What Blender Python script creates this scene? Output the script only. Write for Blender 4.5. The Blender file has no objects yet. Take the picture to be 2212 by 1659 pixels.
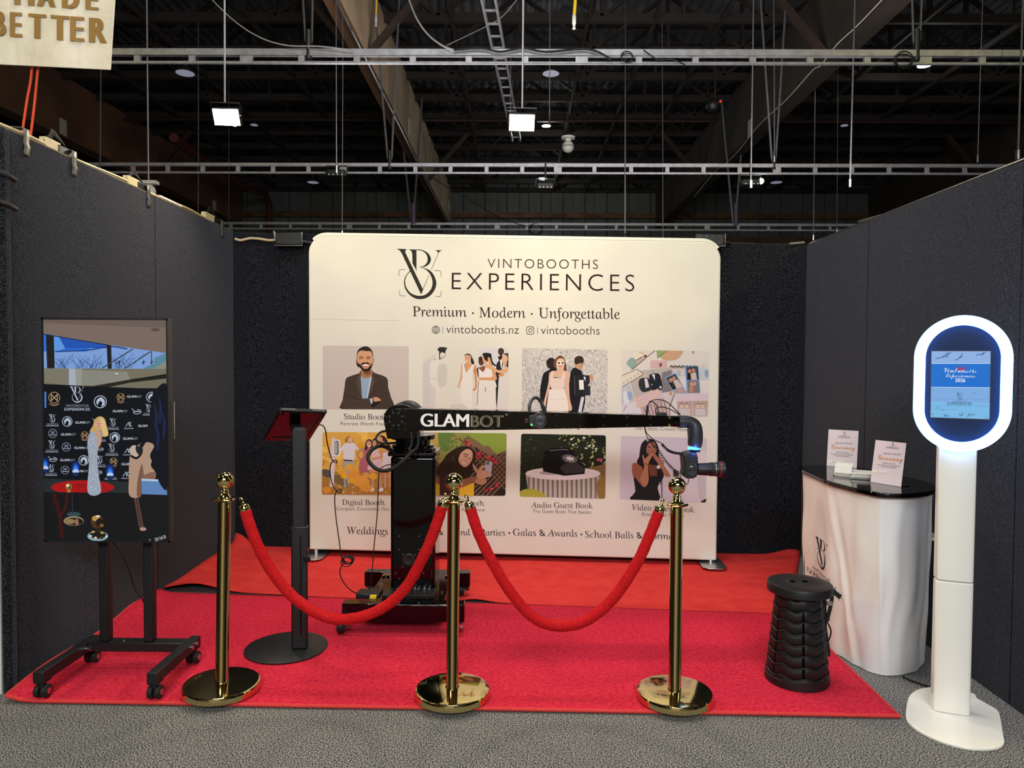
import bpy, math, random
from mathutils import Vector, Matrix
V = Vector
random.seed(7)
SC = bpy.context.scene
COL = SC.collection
R = math.radians

# ---------------------------------------------------------------- camera
FPX, CX, CY, H = 1540.0, 1106.0, 829.5, 1.45
cam_d = bpy.data.cameras.new('camera')
cam_d.sensor_fit = 'HORIZONTAL'; cam_d.sensor_width = 36.0
cam_d.lens = FPX / 2212 * 36.0
cam_d.clip_start = 0.05; cam_d.clip_end = 200
CAM = bpy.data.objects.new('camera', cam_d); COL.objects.link(CAM)
MROT = (Matrix.Rotation(math.atan(12 / FPX), 3, 'Z') @ Matrix.Rotation(R(90) - math.atan(47.5 / FPX), 3, 'X')
        @ Matrix.Rotation(R(0.35), 3, 'Z'))
CPOS = V((0, 0, H))
CAM.matrix_world = Matrix.Translation(CPOS) @ MROT.to_4x4()
SC.camera = CAM

# ---------------------------------------------------------------- colour management, world
SC.view_settings.view_transform = 'Standard'
SC.view_settings.look = 'None'
SC.view_settings.exposure = -0.1
SC.view_settings.gamma = 1.0
SC.view_settings.use_curve_mapping = False
W = bpy.data.worlds.new('hall_ambient'); SC.world = W; W.use_nodes = True
W.node_tree.nodes['Background'].inputs[0].default_value = (0.55, 0.62, 0.8, 1)
W.node_tree.nodes['Background'].inputs[1].default_value = 0.03


def light(name, kind, loc, target, watts, col, size=0.3, size_y=None, spot=None, blend=0.5):
    d = bpy.data.lights.new(name, kind)
    d.energy = watts; d.color = col
    if kind == 'AREA':
        d.shape = 'RECTANGLE'; d.size = size; d.size_y = size_y or size
    else:
        d.shadow_soft_size = size
    if kind == 'SPOT':
        d.spot_size = R(spot or 60); d.spot_blend = blend
    o = bpy.data.objects.new(name, d); COL.objects.link(o)
    o.location = loc
    o.rotation_euler = (V(target) - V(loc)).to_track_quat('-Z', 'Y').to_euler()
    return o


WARM = (1.0, 0.85, 0.10); NEUT = (1.0, 0.93, 0.84); COOL = (0.86, 0.92, 1.0)
# floodlights of the hall over and behind the photographer, and the two hung over the stand (their housings are built below), then two added fills
light('hall_flood_west', 'AREA', (-6.4, 1.6, 4.25), (0.0, 4.4, 1.4), 64, WARM, 0.5, 0.35)
light('hall_flood_east', 'AREA', (5.6, 1.6, 4.9), (-0.4, 4.4, 1.4), 60, WARM, 0.5, 0.35)
light('hall_flood_front', 'AREA', (0.3, -3.4, 3.9), (0.0, 4.6, 0.7), 415, (0.93, 0.97, 0.98), 3.6, 1.2)
light('hall_flood_over', 'AREA', (0.1, 3.2, 5.6), (0.0, 4.1, 0.0), 115, (1.0, 0.98, 0.95), 3.0, 1.0)
light('hall_flood_side', 'AREA', (-1.9, 0.6, 4.8), (0.8, 3.4, 0.3), 45, NEUT, 0.7, 0.5)
light('stand_flood_west', 'AREA', (-1.86, 4.56, 2.98), (0.3, 2.4, 0.0), 22, (1.0, 0.86, 0.66), 0.16, 0.1)
light('stand_flood_east', 'AREA', (0.03, 4.56, 2.94), (0.5, 2.3, 0.0), 22, (1.0, 0.86, 0.66), 0.16, 0.1)
light('roof_fill', 'AREA', (1.0, 7.2, 3.2), (0.6, 12.0, 8.0), 220, (1.0, 0.93, 0.87), 6.0, 1.5)  # unseen upward fill, added to brighten beams and roof
light('aisle_fill', 'AREA', (0.0, -1.0, 5.0), (0.0, -5.0, 1.2), 190, NEUT, 6.0, 1.0)  # unseen fill added to light the aisle walls for the brass reflections


# ---------------------------------------------------------------- pixel geometry
def ray(px, py):
    return MROT @ V(((px - CX) / FPX, -(py - CY) / FPX, -1.0))


def P(px, py, d):
    r = ray(px, py)
    return CPOS + r * (d / r.y)


def G(px, py, z=0.0):
    r = ray(px, py)
    return CPOS + r * ((z - H) / r.z)


class Plane:
    """A flat face in the place; map() takes a picture point to the face, off metres in front of it."""
    def __init__(s, p, n):
        s.p = V(p); s.n = V(n).normalized()

    def map(s, px, py, off=0.0):
        r = ray(px, py)
        t = (s.p - CPOS).dot(s.n) / r.dot(s.n)
        return CPOS + r * t + s.n * off


# ---------------------------------------------------------------- materials
def lin(h):
    if not isinstance(h, str):
        return tuple(h)[:3]
    h = h.lstrip('#')
    c = [int(h[i:i + 2], 16) / 255 for i in (0, 2, 4)]
    return tuple(x / 12.92 if x <= 0.04045 else ((x + 0.055) / 1.055) ** 2.4 for x in c)


MATS = {}


def mat(name, col='#808080', rough=0.5, metal=0.0, var=None, bump=None, emit=None, spec=0.5, coat=0.0,
        col2=None, stretch=None, trans=0.0, attr=False, sheen=None):
    """Principled surface: var=(scale, amount or col2 mix, detail) noise in the colour, bump=(scale, strength, distance)."""
    if name in MATS:
        return MATS[name]
    m = bpy.data.materials.new(name); MATS[name] = m
    m.use_nodes = True
    nt = m.node_tree; N = nt.nodes; L = nt.links
    b = N['Principled BSDF']
    c = lin(col)
    b.inputs['Base Color'].default_value = (*c, 1)
    b.inputs['Roughness'].default_value = rough
    b.inputs['Metallic'].default_value = metal
    b.inputs['Specular IOR Level'].default_value = spec
    b.inputs['Coat Weight'].default_value = coat
    b.inputs['Coat Roughness'].default_value = 0.05
    b.inputs['Transmission Weight'].default_value = trans
    if sheen:
        b.inputs['Sheen Weight'].default_value = sheen[0]; b.inputs['Sheen Roughness'].default_value = sheen[1]
        b.inputs['Sheen Tint'].default_value = (*lin(sheen[2]), 1)
    tc = N.new('ShaderNodeTexCoord')
    vec = tc.outputs['Object']
    if stretch:
        mp = N.new('ShaderNodeMapping'); mp.inputs['Scale'].default_value = stretch
        L.new(vec, mp.inputs[0]); vec = mp.outputs[0]

    def noise(scale, detail=3.0):
        n = N.new('ShaderNodeTexNoise')
        n.inputs['Scale'].default_value = scale; n.inputs['Detail'].default_value = detail
        L.new(vec, n.inputs['Vector'])
        return n
    if attr:
        a = N.new('ShaderNodeVertexColor'); a.layer_name = 'Col'
        L.new(a.outputs[0], b.inputs['Base Color'])
        if emit:
            L.new(a.outputs[0], b.inputs['Emission Color']); b.inputs['Emission Strength'].default_value = emit
            b.inputs['Base Color'].default_value = (0.01, 0.01, 0.01, 1)
            L.remove(b.inputs['Base Color'].links[0])
        return m
    if var or col2:
        var = var or (60, 0.5)
        n = noise(var[0], var[2] if len(var) > 2 else 3.0)
        rp = N.new('ShaderNodeValToRGB')
        w = var[1]
        c2 = lin(col2) if col2 else tuple(min(1, x * (1 + w)) for x in c)
        c1 = c if col2 else tuple(x * (1 - w) for x in c)
        lo, hi = (var[3], var[4]) if len(var) > 4 else (0.3, 0.7)
        rp.color_ramp.elements[0].position = lo; rp.color_ramp.elements[1].position = hi
        rp.color_ramp.elements[0].color = (*c1, 1); rp.color_ramp.elements[1].color = (*c2, 1)
        L.new(n.outputs[0], rp.inputs[0]); L.new(rp.outputs[0], b.inputs['Base Color'])
    else:
        n = noise(35, 4)
        mr = N.new('ShaderNodeMapRange')
        mr.inputs['To Min'].default_value = max(0.02, rough * 0.85); mr.inputs['To Max'].default_value = min(1, rough * 1.15)
        L.new(n.outputs[0], mr.inputs[0]); L.new(mr.outputs[0], b.inputs['Roughness'])
    if bump:
        n2 = noise(bump[0], 3)
        bp = N.new('ShaderNodeBump'); bp.inputs['Strength'].default_value = bump[1]
        bp.inputs['Distance'].default_value = bump[2] if len(bump) > 2 else 0.002
        L.new(n2.outputs[0], bp.inputs['Height']); L.new(bp.outputs[0], b.inputs['Normal'])
    if emit:
        b.inputs['Emission Color'].default_value = (*lin(emit[0]), 1)
        b.inputs['Emission Strength'].default_value = emit[1]
    return m


M_floor = mat('grey_carpet', '#1d1d20', 0.95, var=(190, 0.5, 2.0, 0.42, 0.60), col2='#9c9a96', bump=(200, 0.3, 0.003), spec=0.1)
M_wallf = mat('charcoal_felt', '#08090b', 0.95, var=(170, 0.4, 3.0, 0.42, 0.78), col2='#3e3f46', bump=(200, 0.5, 0.004), spec=0.05, sheen=(0.5, 0.45, '#9a9da8'))
M_red = mat('crimson_pile', '#b0182e', 0.95, var=(60, 0.3, 8.0, 0.3, 0.7), col2='#d93248', bump=(130, 0.7, 0.006), spec=0.08, sheen=(0.3, 0.5, '#d04050'))
M_red2 = mat('scarlet_felt', '#cc3432', 0.95, var=(9, 0.3, 6.0, 0.3, 0.7), col2='#da403c', bump=(220, 0.4, 0.002), spec=0.08)
M_bind = mat('red_binding', '#c8302f', 0.8, var=(200, 0.2))
M_brass = mat('polished_brass', (0.72, 0.59, 0.27), 0.07, 1.0)
M_velvet = mat('red_velvet', '#b80c14', 0.8, var=(90, 0.25, 6), bump=(120, 0.6, 0.004), spec=0.2)
M_blk = mat('satin_black_steel', '#141416', 0.42, bump=(300, 0.05, 0.001))
M_blkm = mat('matt_black_steel', '#111215', 0.5, bump=(300, 0.05, 0.001))
M_gloss = mat('gloss_black_paint', '#030304', 0.09, coat=0.2, spec=0.3)
M_blkp = mat('black_plastic', '#0e0e10', 0.5, bump=(200, 0.1, 0.001))
M_dgrey = mat('dark_grey_plastic', '#2b2d32', 0.38)
M_rubber = mat('black_rubber', '#0a0a0b', 0.7)
M_chrome = mat('bright_steel', (0.7, 0.7, 0.7), 0.18, 1.0)
M_alu = mat('brushed_aluminium', (0.62, 0.62, 0.63), 0.35, 1.0)
M_galv = mat('galvanised_steel', '#9a9aa2', 0.45, 0.35, var=(14, 0.18))
M_rod = mat('weathered_steel', '#55555a', 0.5, 0.3, var=(20, 0.2))
M_white = mat('white_gloss_panel', '#e9e6df', 0.22)
M_whitem = mat('white_plastic', '#d9d8d4', 0.5)
M_fabric = mat('cream_stretch_fabric', '#dcd7c8', 0.85, bump=(5, 0.10, 0.01), var=(3, 0.03), spec=0.15)
M_cloth = mat('white_stretch_cloth', '#e2dedc', 0.85, bump=(7, 0.1, 0.01), var=(4, 0.03), spec=0.15)
M_print = mat('printed_ink', attr=True, rough=0.8, spec=0.15)
M_screen = mat('lit_screen', attr=True, rough=0.2, emit=0.95, spec=0.15)
M_ring = mat('led_diffuser', '#ffffff', 0.5, emit=('#dcebff', 9.0))
M_ringside = mat('acrylic_edge', '#bfe4ff', 0.2, emit=('#4f9aff', 9.0))
M_flood = mat('flood_led_panel', '#ffffff', 0.5, emit=('#fff4dd', 30.0))
M_lamp = mat('lit_lamp', '#ffffff', 0.5, emit=('#eefff4', 24.0))
M_lampoff = mat('unlit_lamp_faint_glow', '#e6e6f0', 0.5, emit=('#c9cdf0', 0.25))  # faces of unlit lamps, given a faint glow in place of caught light
M_blue = mat('blue_led_ring', '#3090ff', 0.4, emit=('#2a9bff', 9.0))
M_green = mat('green_led', '#20ff40', 0.4, emit=('#30ff50', 3.0))
M_wood = mat('aged_timber', '#3a2416', 0.8, var=(2.2, 0.35, 6), col2='#6b4a2e', stretch=(1, 0.25, 3), bump=(8, 0.2, 0.01))
M_wood3 = mat('dark_plywood', '#1f1a17', 0.85, var=(1.6, 0.35, 7), col2='#383029', stretch=(1, 0.6, 0.6))
M_wood4 = mat('brown_plywood', '#4a3020', 0.8, var=(1.6, 0.35, 7), col2='#6b4a32', stretch=(1, 0.6, 0.6))
M_wood2 = mat('aged_plywood', '#7d6a55', 0.8, var=(1.6, 0.35, 7), col2='#b09a80', stretch=(1, 0.6, 0.6), bump=(8, 0.2, 0.01))
M_truss = mat('dark_roof_timber', '#1c1513', 0.85, var=(3, 0.3, 5))
M_roof = mat('roof_sheeting', '#57585e', 0.6, var=(1.0, 0.25, 5))
M_hallwall = mat('pale_wall_sheeting', '#4c4f4e', 0.7, var=(1.0, 0.3, 5))
M_hallw2 = mat('grey_partition', '#8d8a84', 0.8, var=(2, 0.1))
M_pipe = mat('red_pipe_paint', '#4a1414', 0.6)
M_pipe2 = mat('faded_red_pipe', '#230c0c', 0.7)
M_brace = mat('brace_timber', '#2b1d15', 0.85, var=(2.2, 0.3, 6))
M_canvas = mat('unbleached_canvas', '#d9d0bf', 0.9, var=(7, 0.06), bump=(9, 0.4, 0.02))
M_gold = mat('gold_print', '#8a6a3a', 0.6)
M_orange = mat('orange_strap', '#e0472c', 0.6)
M_tag = mat('old_paper', '#a8a49c', 0.9)
M_yellow = mat('yellow_hose', '#e5c21c', 0.5)
M_glass = mat('clear_acrylic', '#ffffff', 0.03, trans=1.0)
M_paper = mat('white_paper', '#dcd8d0', 0.8)
M_tint = mat('pale_timber', '#c9b98f', 0.6, var=(20, 0.15))
M_purple = mat('purple_tape', '#55425f', 0.5)
M_bluetape = mat('blue_tape', '#4a8ed0', 0.5)
M_ink = mat('black_ink', '#1b1613', 0.7)
M_redblk = mat('gloss_black_back', '#0b090a', 0.13, coat=0.3)


# ---------------------------------------------------------------- mesh builder
ROOTS = {}


class MB:
    def __init__(s):
        s.v = []; s.f = []; s.c = None

    def add(s, vs, fs):
        k = len(s.v)
        s.v += [V(p) for p in vs]
        s.f += [tuple(i + k for i in f) for f in fs]
        return s

    def box(s, x0, x1, y0, y1, z0, z1):
        return s.obox(V(((x0 + x1) / 2, (y0 + y1) / 2, (z0 + z1) / 2)), V(((x1 - x0) / 2, 0, 0)), V((0, (y1 - y0) / 2, 0)), V((0, 0, (z1 - z0) / 2)))

    def obox(s, c, a, b, d):
        c = V(c); a = V(a); b = V(b); d = V(d)
        vs = [c + a * i + b * j + d * k for k in (-1, 1) for j in (-1, 1) for i in (-1, 1)]
        return s.add(vs, [(0, 2, 3, 1), (4, 5, 7, 6), (0, 1, 5, 4), (2, 6, 7, 3), (0, 4, 6, 2), (1, 3, 7, 5)])

    def bar(s, p, q, w, h, up=(0, 0, 1)):
        p = V(p); q = V(q); d = (q - p); L = d.length; d.normalize()
        up = V(up)
        if abs(d.dot(up)) > 0.98:
            up = V((0, 1, 0))
        x = d.cross(up).normalized(); y = x.cross(d).normalized()
        return s.obox((p + q) / 2, d * L / 2, x * w / 2, y * h / 2)

    def cyl(s, p, q, r, r2=None, n=24, caps=True):
        p = V(p); q = V(q); r2 = r if r2 is None else r2
        d = (q - p).normalized()
        a = d.orthogonal().normalized(); b = d.cross(a)
        vs = []
        for c, rr in ((p, r), (q, r2)):
            for i in range(n):
                t = 2 * math.pi * i / n
                vs.append(c + (a * math.cos(t) + b * math.sin(t)) * rr)
        fs = [(i, (i + 1) % n, n + (i + 1) % n, n + i) for i in range(n)]
        if caps:
            fs += [tuple(range(n - 1, -1, -1)), tuple(range(n, 2 * n))]
        return s.add(vs, fs)

    def tube(s, pts, r, n=8, closed=False, rs=None):
        pts = [V(p) for p in pts]; m = len(pts)
        if m < 2:
            return s
        tan = []
        for i in range(m):
            a = pts[(i - 1) % m] if (closed or i > 0) else pts[i]
            b = pts[(i + 1) % m] if (closed or i < m - 1) else pts[i]
            t = (b - a)
            tan.append(t.normalized() if t.length > 1e-9 else V((0, 0, 1)))
        nrm = tan[0].orthogonal().normalized()
        vs = []
        for i in range(m):
            nrm = (nrm - tan[i] * nrm.dot(tan[i]))
            nrm = nrm.normalized() if nrm.length > 1e-6 else tan[i].orthogonal().normalized()
            bn = tan[i].cross(nrm)
            rr = rs[i] if rs else r
            for k in range(n):
                t = 2 * math.pi * k / n
                vs.append(pts[i] + (nrm * math.cos(t) + bn * math.sin(t)) * rr)
        fs = []
        for i in range(m if closed else m - 1):
            j = (i + 1) % m
            for k in range(n):
                fs.append((i * n + k, i * n + (k + 1) % n, j * n + (k + 1) % n, j * n + k))
        if not closed:
            fs += [tuple(range(n - 1, -1, -1)), tuple(range((m - 1) * n, m * n))]
        return s.add(vs, fs)

    def lathe(s, prof, o=(0, 0, 0), ax=(0, 0, 1), n=40):
        """prof: (radius, height) pairs from bottom to top round axis ax at o."""
        o = V(o); ax = V(ax).normalized()
        a = ax.orthogonal().normalized(); b = ax.cross(a)
        vs = []; m = len(prof)
        for r, h in prof:
            for i in range(n):
                t = 2 * math.pi * i / n
                vs.append(o + ax * h + (a * math.cos(t) + b * math.sin(t)) * max(r, 1e-5))
        fs = []
        for k in range(m - 1):
            for i in range(n):
                fs.append((k * n + i, k * n + (i + 1) % n, (k + 1) * n + (i + 1) % n, (k + 1) * n + i))
        fs += [tuple(range(n - 1, -1, -1)), tuple(range((m - 1) * n, m * n))]
        return s.add(vs, fs)

    def ball(s, c, r, n=24):
        return s.lathe([(r * math.sin(math.pi * k / 14), -r * math.cos(math.pi * k / 14)) for k in range(15)], c, n=n)

    def prism(s, pts, off):
        pts = [V(p) for p in pts]; off = V(off); n = len(pts)
        vs = pts + [p + off for p in pts]
        fs = [tuple(range(n - 1, -1, -1)), tuple(range(n, 2 * n))] + [(i, (i + 1) % n, n + (i + 1) % n, n + i) for i in range(n)]
        return s.add(vs, fs)

    def sheet(s, fn, nu, nv):
        vs = [fn(i / nu, j / nv) for j in range(nv + 1) for i in range(nu + 1)]
        fs = [(j * (nu + 1) + i, j * (nu + 1) + i + 1, (j + 1) * (nu + 1) + i + 1, (j + 1) * (nu + 1) + i) for j in range(nv) for i in range(nu)]
        return s.add(vs, fs)

    def build(s, name, m, parent=None, bevel=0.0, local=False, sub=0, ang=38, seg=2, solid=0.0):
        me = bpy.data.meshes.new(name)
        vs = s.v
        if parent is not None and not local:
            inv = ROOTS[parent.name].inverted()
            vs = [inv @ p for p in vs]
        me.from_pydata([tuple(p) for p in vs], [], s.f)
        me.update()
        bmfix(me)
        me.shade_smooth(); me.set_sharp_from_angle(angle=R(ang))
        me.materials.append(m)
        o = bpy.data.objects.new(name, me); COL.objects.link(o)
        if parent is not None:
            o.parent = parent; ROOTS[o.name] = ROOTS[parent.name]
        else:
            ROOTS[o.name] = Matrix.Identity(4)
        if solid:
            md = o.modifiers.new('thickness', 'SOLIDIFY'); md.thickness = solid; md.offset = 0
        if bevel:
            md = o.modifiers.new('edge', 'BEVEL'); md.width = bevel; md.segments = seg; md.limit_method = 'ANGLE'; md.angle_limit = R(40)
        if sub:
            md = o.modifiers.new('round', 'SUBSURF'); md.levels = sub; md.render_levels = sub
        return o


def bmfix(me):
    import bmesh
    bm = bmesh.new(); bm.from_mesh(me)
    bmesh.ops.recalc_face_normals(bm, faces=bm.faces)
    bm.to_mesh(me); bm.free()


def tag(o, label=None, cat=None, group=None, kind=None):
    if label: o['label'] = label
    if cat: o['category'] = cat
    if group: o['group'] = group
    if kind: o['kind'] = kind
    return o


def thing(name, label, cat, loc=(0, 0, 0), rot=(0, 0, 0), group=None):
    o = bpy.data.objects.new(name, None); COL.objects.link(o)
    o.empty_display_size = 0.1
    o.location = loc; o.rotation_euler = rot
    from mathutils import Euler
    ROOTS[o.name] = Matrix.Translation(V(loc)) @ Euler(rot).to_matrix().to_4x4()
    return tag(o, label, cat, group)


def dup(root, loc, rot=None, label=None):
    r = root.copy(); COL.objects.link(r); r.location = loc
    if rot is not None: r.rotation_euler = rot
    if label: r['label'] = label
    for ch in list(root.children):
        c = ch.copy(); COL.objects.link(c); c.parent = r
        for g in ch.children:
            d = g.copy(); COL.objects.link(d); d.parent = c
    return r


def struct(o, label=None):
    o['kind'] = 'structure'
    if label: o['label'] = label
    return o


def spline(pts, k=6, closed=False):
    """Catmull-Rom through the points (2-D tuples or Vectors)."""
    p = [V(q) for q in pts]; n = len(p); out = []
    for i in range(n if closed else n - 1):
        g = (lambda j: p[j % n]) if closed else (lambda j: p[min(max(j, 0), n - 1)])
        a, b, c, d = g(i - 1), g(i), g(i + 1), g(i + 2)
        for j in range(k):
            t = j / k
            out.append(0.5 * ((2 * b) + (c - a) * t + (2 * a - 5 * b + 4 * c - d) * t * t + (3 * b - a - 3 * c + d) * t ** 3))
    if not closed:
        out.append(p[-1])
    return out


def rrect(x0, y0, x1, y1, r, n=6):
    out = []
    for cx, cy, a in ((x1 - r, y1 - r, 0), (x0 + r, y1 - r, 90), (x0 + r, y0 + r, 180), (x1 - r, y0 + r, 270)):
        for i in range(n + 1):
            t = R(a + 90 * i / n)
            out.append((cx + r * math.cos(t), cy + r * math.sin(t)))
    return out


# ---------------------------------------------------------------- lettering
def mathp(s, u, l):
    return ''.join(chr(u + ord(c) - 65) if 'A' <= c <= 'Z' else chr(l + ord(c) - 97) if 'a' <= c <= 'z' else c for c in s)


GLY = {}


def glyphs(body, style='sans', space=1.0):
    key = (body, style, space)
    if key in GLY:
        return GLY[key]
    off = {'sans': 0.0, 'thin': -0.011, 'bold': 0.008, 'serif': 0.0, 'script': -0.006}[style]
    t = body
    if style == 'serif': t = mathp(body, 0x1D434, 0x1D44E).replace(chr(0x1D455), '\u210e')
    if style == 'script': t = mathp(body, 0x1D4D0, 0x1D4EA)
    c = bpy.data.curves.new('lettering', 'FONT')
    c.body = t; c.offset = off; c.space_character = space; c.shear = -0.3 if style == 'serif' else 0.0; c.resolution_u = 4
    o = bpy.data.objects.new('lettering', c); COL.objects.link(o)
    dg = bpy.context.evaluated_depsgraph_get()
    me = bpy.data.meshes.new_from_object(o.evaluated_get(dg))
    vs = [(v.co.x, v.co.y) for v in me.vertices]
    fs = [tuple(p.vertices) for p in me.polygons]
    bpy.data.objects.remove(o); bpy.data.curves.remove(c); bpy.data.meshes.remove(me)
    x0 = min(v[0] for v in vs); x1 = max(v[0] for v in vs)
    GLY[key] = ([((x - x0) / (x1 - x0), y / (x1 - x0)) for x, y in vs], fs)
    return GLY[key]


def clip_poly(pts, win):
    """Sutherland-Hodgman against a convex window (2-D)."""
    area = sum(win[i][0] * win[(i + 1) % len(win)][1] - win[(i + 1) % len(win)][0] * win[i][1] for i in range(len(win)))
    sg = 1 if area > 0 else -1
    out = [tuple(p[:2]) for p in pts]
    for i in range(len(win)):
        a = win[i]; b = win[(i + 1) % len(win)]
        inp = out; out = []
        if not inp:
            return []
        side = lambda p: sg * ((b[0] - a[0]) * (p[1] - a[1]) - (b[1] - a[1]) * (p[0] - a[0]))
        for j in range(len(inp)):
            p = inp[j - 1]; q = inp[j]
            sp, sq = side(p), side(q)
            if (sp >= 0) != (sq >= 0):
                t = sp / (sp - sq)
                out.append((p[0] + (q[0] - p[0]) * t, p[1] + (q[1] - p[1]) * t))
            if sq >= 0:
                out.append(q)
    return out


class Art:
    """Flat printed or displayed picture: coloured areas laid on one face. o, s: origin and scale of the drawing grid."""
    def __init__(s, plane, o=(0, 0), sc=1.0, base=0.0006, step=0.00002):
        s.pl = plane; s.o = o; s.s = sc; s.z = base; s.step = step
        s.v = []; s.f = []; s.col = []; s.win = None; s.hold = False

    def at(s, o, sc):
        s.o = o; s.s = sc; return s

    def pt(s, x, y):
        return (s.o[0] + x / s.s, s.o[1] + y / s.s)

    def _add(s, pts, col):
        if s.win:
            pts = clip_poly(pts, s.win)
        q = []
        for p in pts:
            if not q or abs(p[0] - q[-1][0]) + abs(p[1] - q[-1][1]) > 1e-4:
                q.append(p)
        if len(q) < 3:
            return
        k = len(s.v)
        s.v += [s.pl.map(p[0], p[1], s.z) for p in q]
        s.f.append(tuple(range(k, k + len(q)))); s.col.append(lin(col))
        if not s.hold: s.z += s.step

    def poly(s, pts, col):
        s._add([s.pt(*p) for p in pts], col); return s

    def blob(s, pts, col, k=5):
        s._add([s.pt(p[0], p[1]) for p in spline([(a, b, 0) for a, b in pts], k, True)], col); return s

    def ell(s, cx, cy, rx, ry, col, n=20, rot=0):
        c, d = math.cos(R(rot)), math.sin(R(rot))
        s._add([s.pt(cx + rx * math.cos(t) * c - ry * math.sin(t) * d, cy + rx * math.cos(t) * d + ry * math.sin(t) * c)
                for t in (2 * math.pi * i / n for i in range(n))], col); return s

    def line(s, pts, w, col, smooth=True):
        q = spline([(a, b, 0) for a, b in pts], 5) if smooth and len(pts) > 2 else [V((a, b, 0)) for a, b in pts]
        q = [p for i, p in enumerate(q) if i == 0 or (p - q[i - 1]).length > 1e-6]
        n = len(q); closed = (q[0] - q[-1]).length < 1e-6 and n > 3
        L_, R_ = [], []
        for i in range(n):
            d0 = (q[i] - q[i - 1]) if i > 0 else ((q[-1] - q[-2]) if closed else q[1] - q[0])
            d1 = (q[i + 1] - q[i]) if i < n - 1 else ((q[1] - q[0]) if closed else d0)
            d0 = d0.normalized(); d1 = d1.normalized()
            t = d0 + d1
            t = t.normalized() if t.length > 1e-3 else d1
            m = min(1.8, 1.0 / max(0.35, t.dot(d1)))
            nn = V((-t.y, t.x, 0)) * (w / 2 * m)
            L_.append(q[i] + nn); R_.append(q[i] - nn)
        z = s.z
        for i in range(n - 1):
            s._add([s.pt(*p[:2]) for p in (L_[i], L_[i + 1], R_[i + 1], R_[i])], col)
            s.z = z
        s.z = z + s.step
        return s

    def ring(s, cx, cy, r, w, col, n=28):
        s.line([(cx + r * math.cos(2 * math.pi * i / n), cy + r * math.sin(2 * math.pi * i / n)) for i in range(n + 1)], w, col, False); return s

    def text(s, body, x0, y0, x1, y1=None, style='sans', col='#1b1613', space=1.0, tall=1.0):
        y1 = y0 if y1 is None else y1
        if style == 'bold':
            e = math.hypot(x1 - x0, y1 - y0) / max(2, len(body)) * 0.045
            for k in (-1, 1, 0):
                s.text(body, x0 + e * (1 + k), y0, x1 - e * (1 - k), y1, 'sans', col, space, tall)
            return s
        vs, fs = glyphs(body, style, space)
        k = len(s.v)
        dx, dy = x1 - x0, y1 - y0
        L = math.hypot(dx, dy)
        nx, ny = dy / L, -dx / L            # picture y runs down
        for u, w in vs:
            s.v.append(s.pl.map(*s.pt(x0 + dx * u + nx * w * L * tall, y0 + dy * u + ny * w * L * tall), s.z))
        for f in fs:
            s.f.append(tuple(i + k for i in f)); s.col.append(lin(col))
        s.z += s.step
        return s

    def build(s, name, m, parent):
        me = bpy.data.meshes.new(name)
        inv = ROOTS[parent.name].inverted() if parent is not None else Matrix.Identity(4)
        me.from_pydata([tuple(inv @ p) for p in s.v], [], s.f)
        a = me.color_attributes.new('Col', 'FLOAT_COLOR', 'CORNER')
        i = 0
        for p, c in zip(s.f, s.col):
            for _ in p:
                a.data[i].color = (*c, 1); i += 1
        me.update()
        n = inv.to_3x3() @ s.pl.n
        if me.polygons and sum(p.normal.dot(n) * p.area for p in me.polygons) < 0:
            me.flip_normals()
        me.materials.append(m)
        o = bpy.data.objects.new(name, me); COL.objects.link(o)
        if parent is not None:
            o.parent = parent; ROOTS[o.name] = ROOTS[parent.name]
        return o


def emblem(a, x, y, k, col='#33302a', frame=True):
    """The entwined V and B mark; x, y: its centre, k: scale (mark about 400 wide, 450 high)."""
    f = lambda pts: [(x + (px - 235) * k, y + (py - 275) * k) for px, py in pts]
    a.poly(f([(30, 50), (122, 55), (108, 62), (103, 80), (262, 412), (245, 455), (75, 95), (58, 68)]), col)
    a.poly(f([(135, 55), (203, 58), (203, 230), (208, 250), (168, 180), (166, 95), (158, 70)]), col)
    o = spline([(200, 55, 0), (255, 62, 0), (303, 87, 0), (328, 125, 0), (330, 155, 0), (315, 185, 0), (280, 208, 0), (232, 215, 0)], 5)
    i = spline([(232, 212, 0), (265, 203, 0), (293, 178, 0), (302, 142, 0), (290, 100, 0), (255, 70, 0), (203, 61, 0)], 5)
    a.poly(f([(p.x, p.y) for p in o] + [(p.x, p.y) for p in i]), col)
    o = spline([(235, 214, 0), (310, 235, 0), (355, 280, 0), (378, 345, 0), (370, 400, 0), (335, 455, 0), (290, 485, 0), (240, 496, 0), (190, 488, 0), (140, 455, 0), (105, 405, 0), (93, 350, 0), (100, 310, 0), (115, 280, 0), (145, 245, 0)], 5)
    i = spline([(150, 250, 0), (122, 280, 0), (107, 315, 0), (103, 350, 0), (115, 395, 0), (150, 440, 0), (200, 463, 0), (245, 467, 0), (290, 452, 0), (330, 410, 0), (345, 365, 0), (342, 320, 0), (320, 270, 0), (285, 235, 0), (245, 218, 0)], 5)
    a.poly(f([(p.x, p.y) for p in o] + [(p.x, p.y) for p in i]), col)
    w = max(3.5 * k, 0.15 * a.s)
    a.line(f([(405, 72), (335, 235)]), w, col); a.line(f([(313, 285), (258, 415)]), w, col)
    a.poly(f([(372, 62), (432, 65), (410, 73), (398, 88), (390, 78)]), col)
    if frame:
        for q in ([(48, 290), (49, 245), (58, 235), (103, 235)], [(362, 242), (408, 244), (419, 254), (419, 297)],
                  [(54, 415), (54, 458), (64, 466), (108, 467)], [(370, 471), (410, 473), (420, 463), (421, 420)]):
            a.line(f(q), w * 0.9, col, False)
    return a

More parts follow.
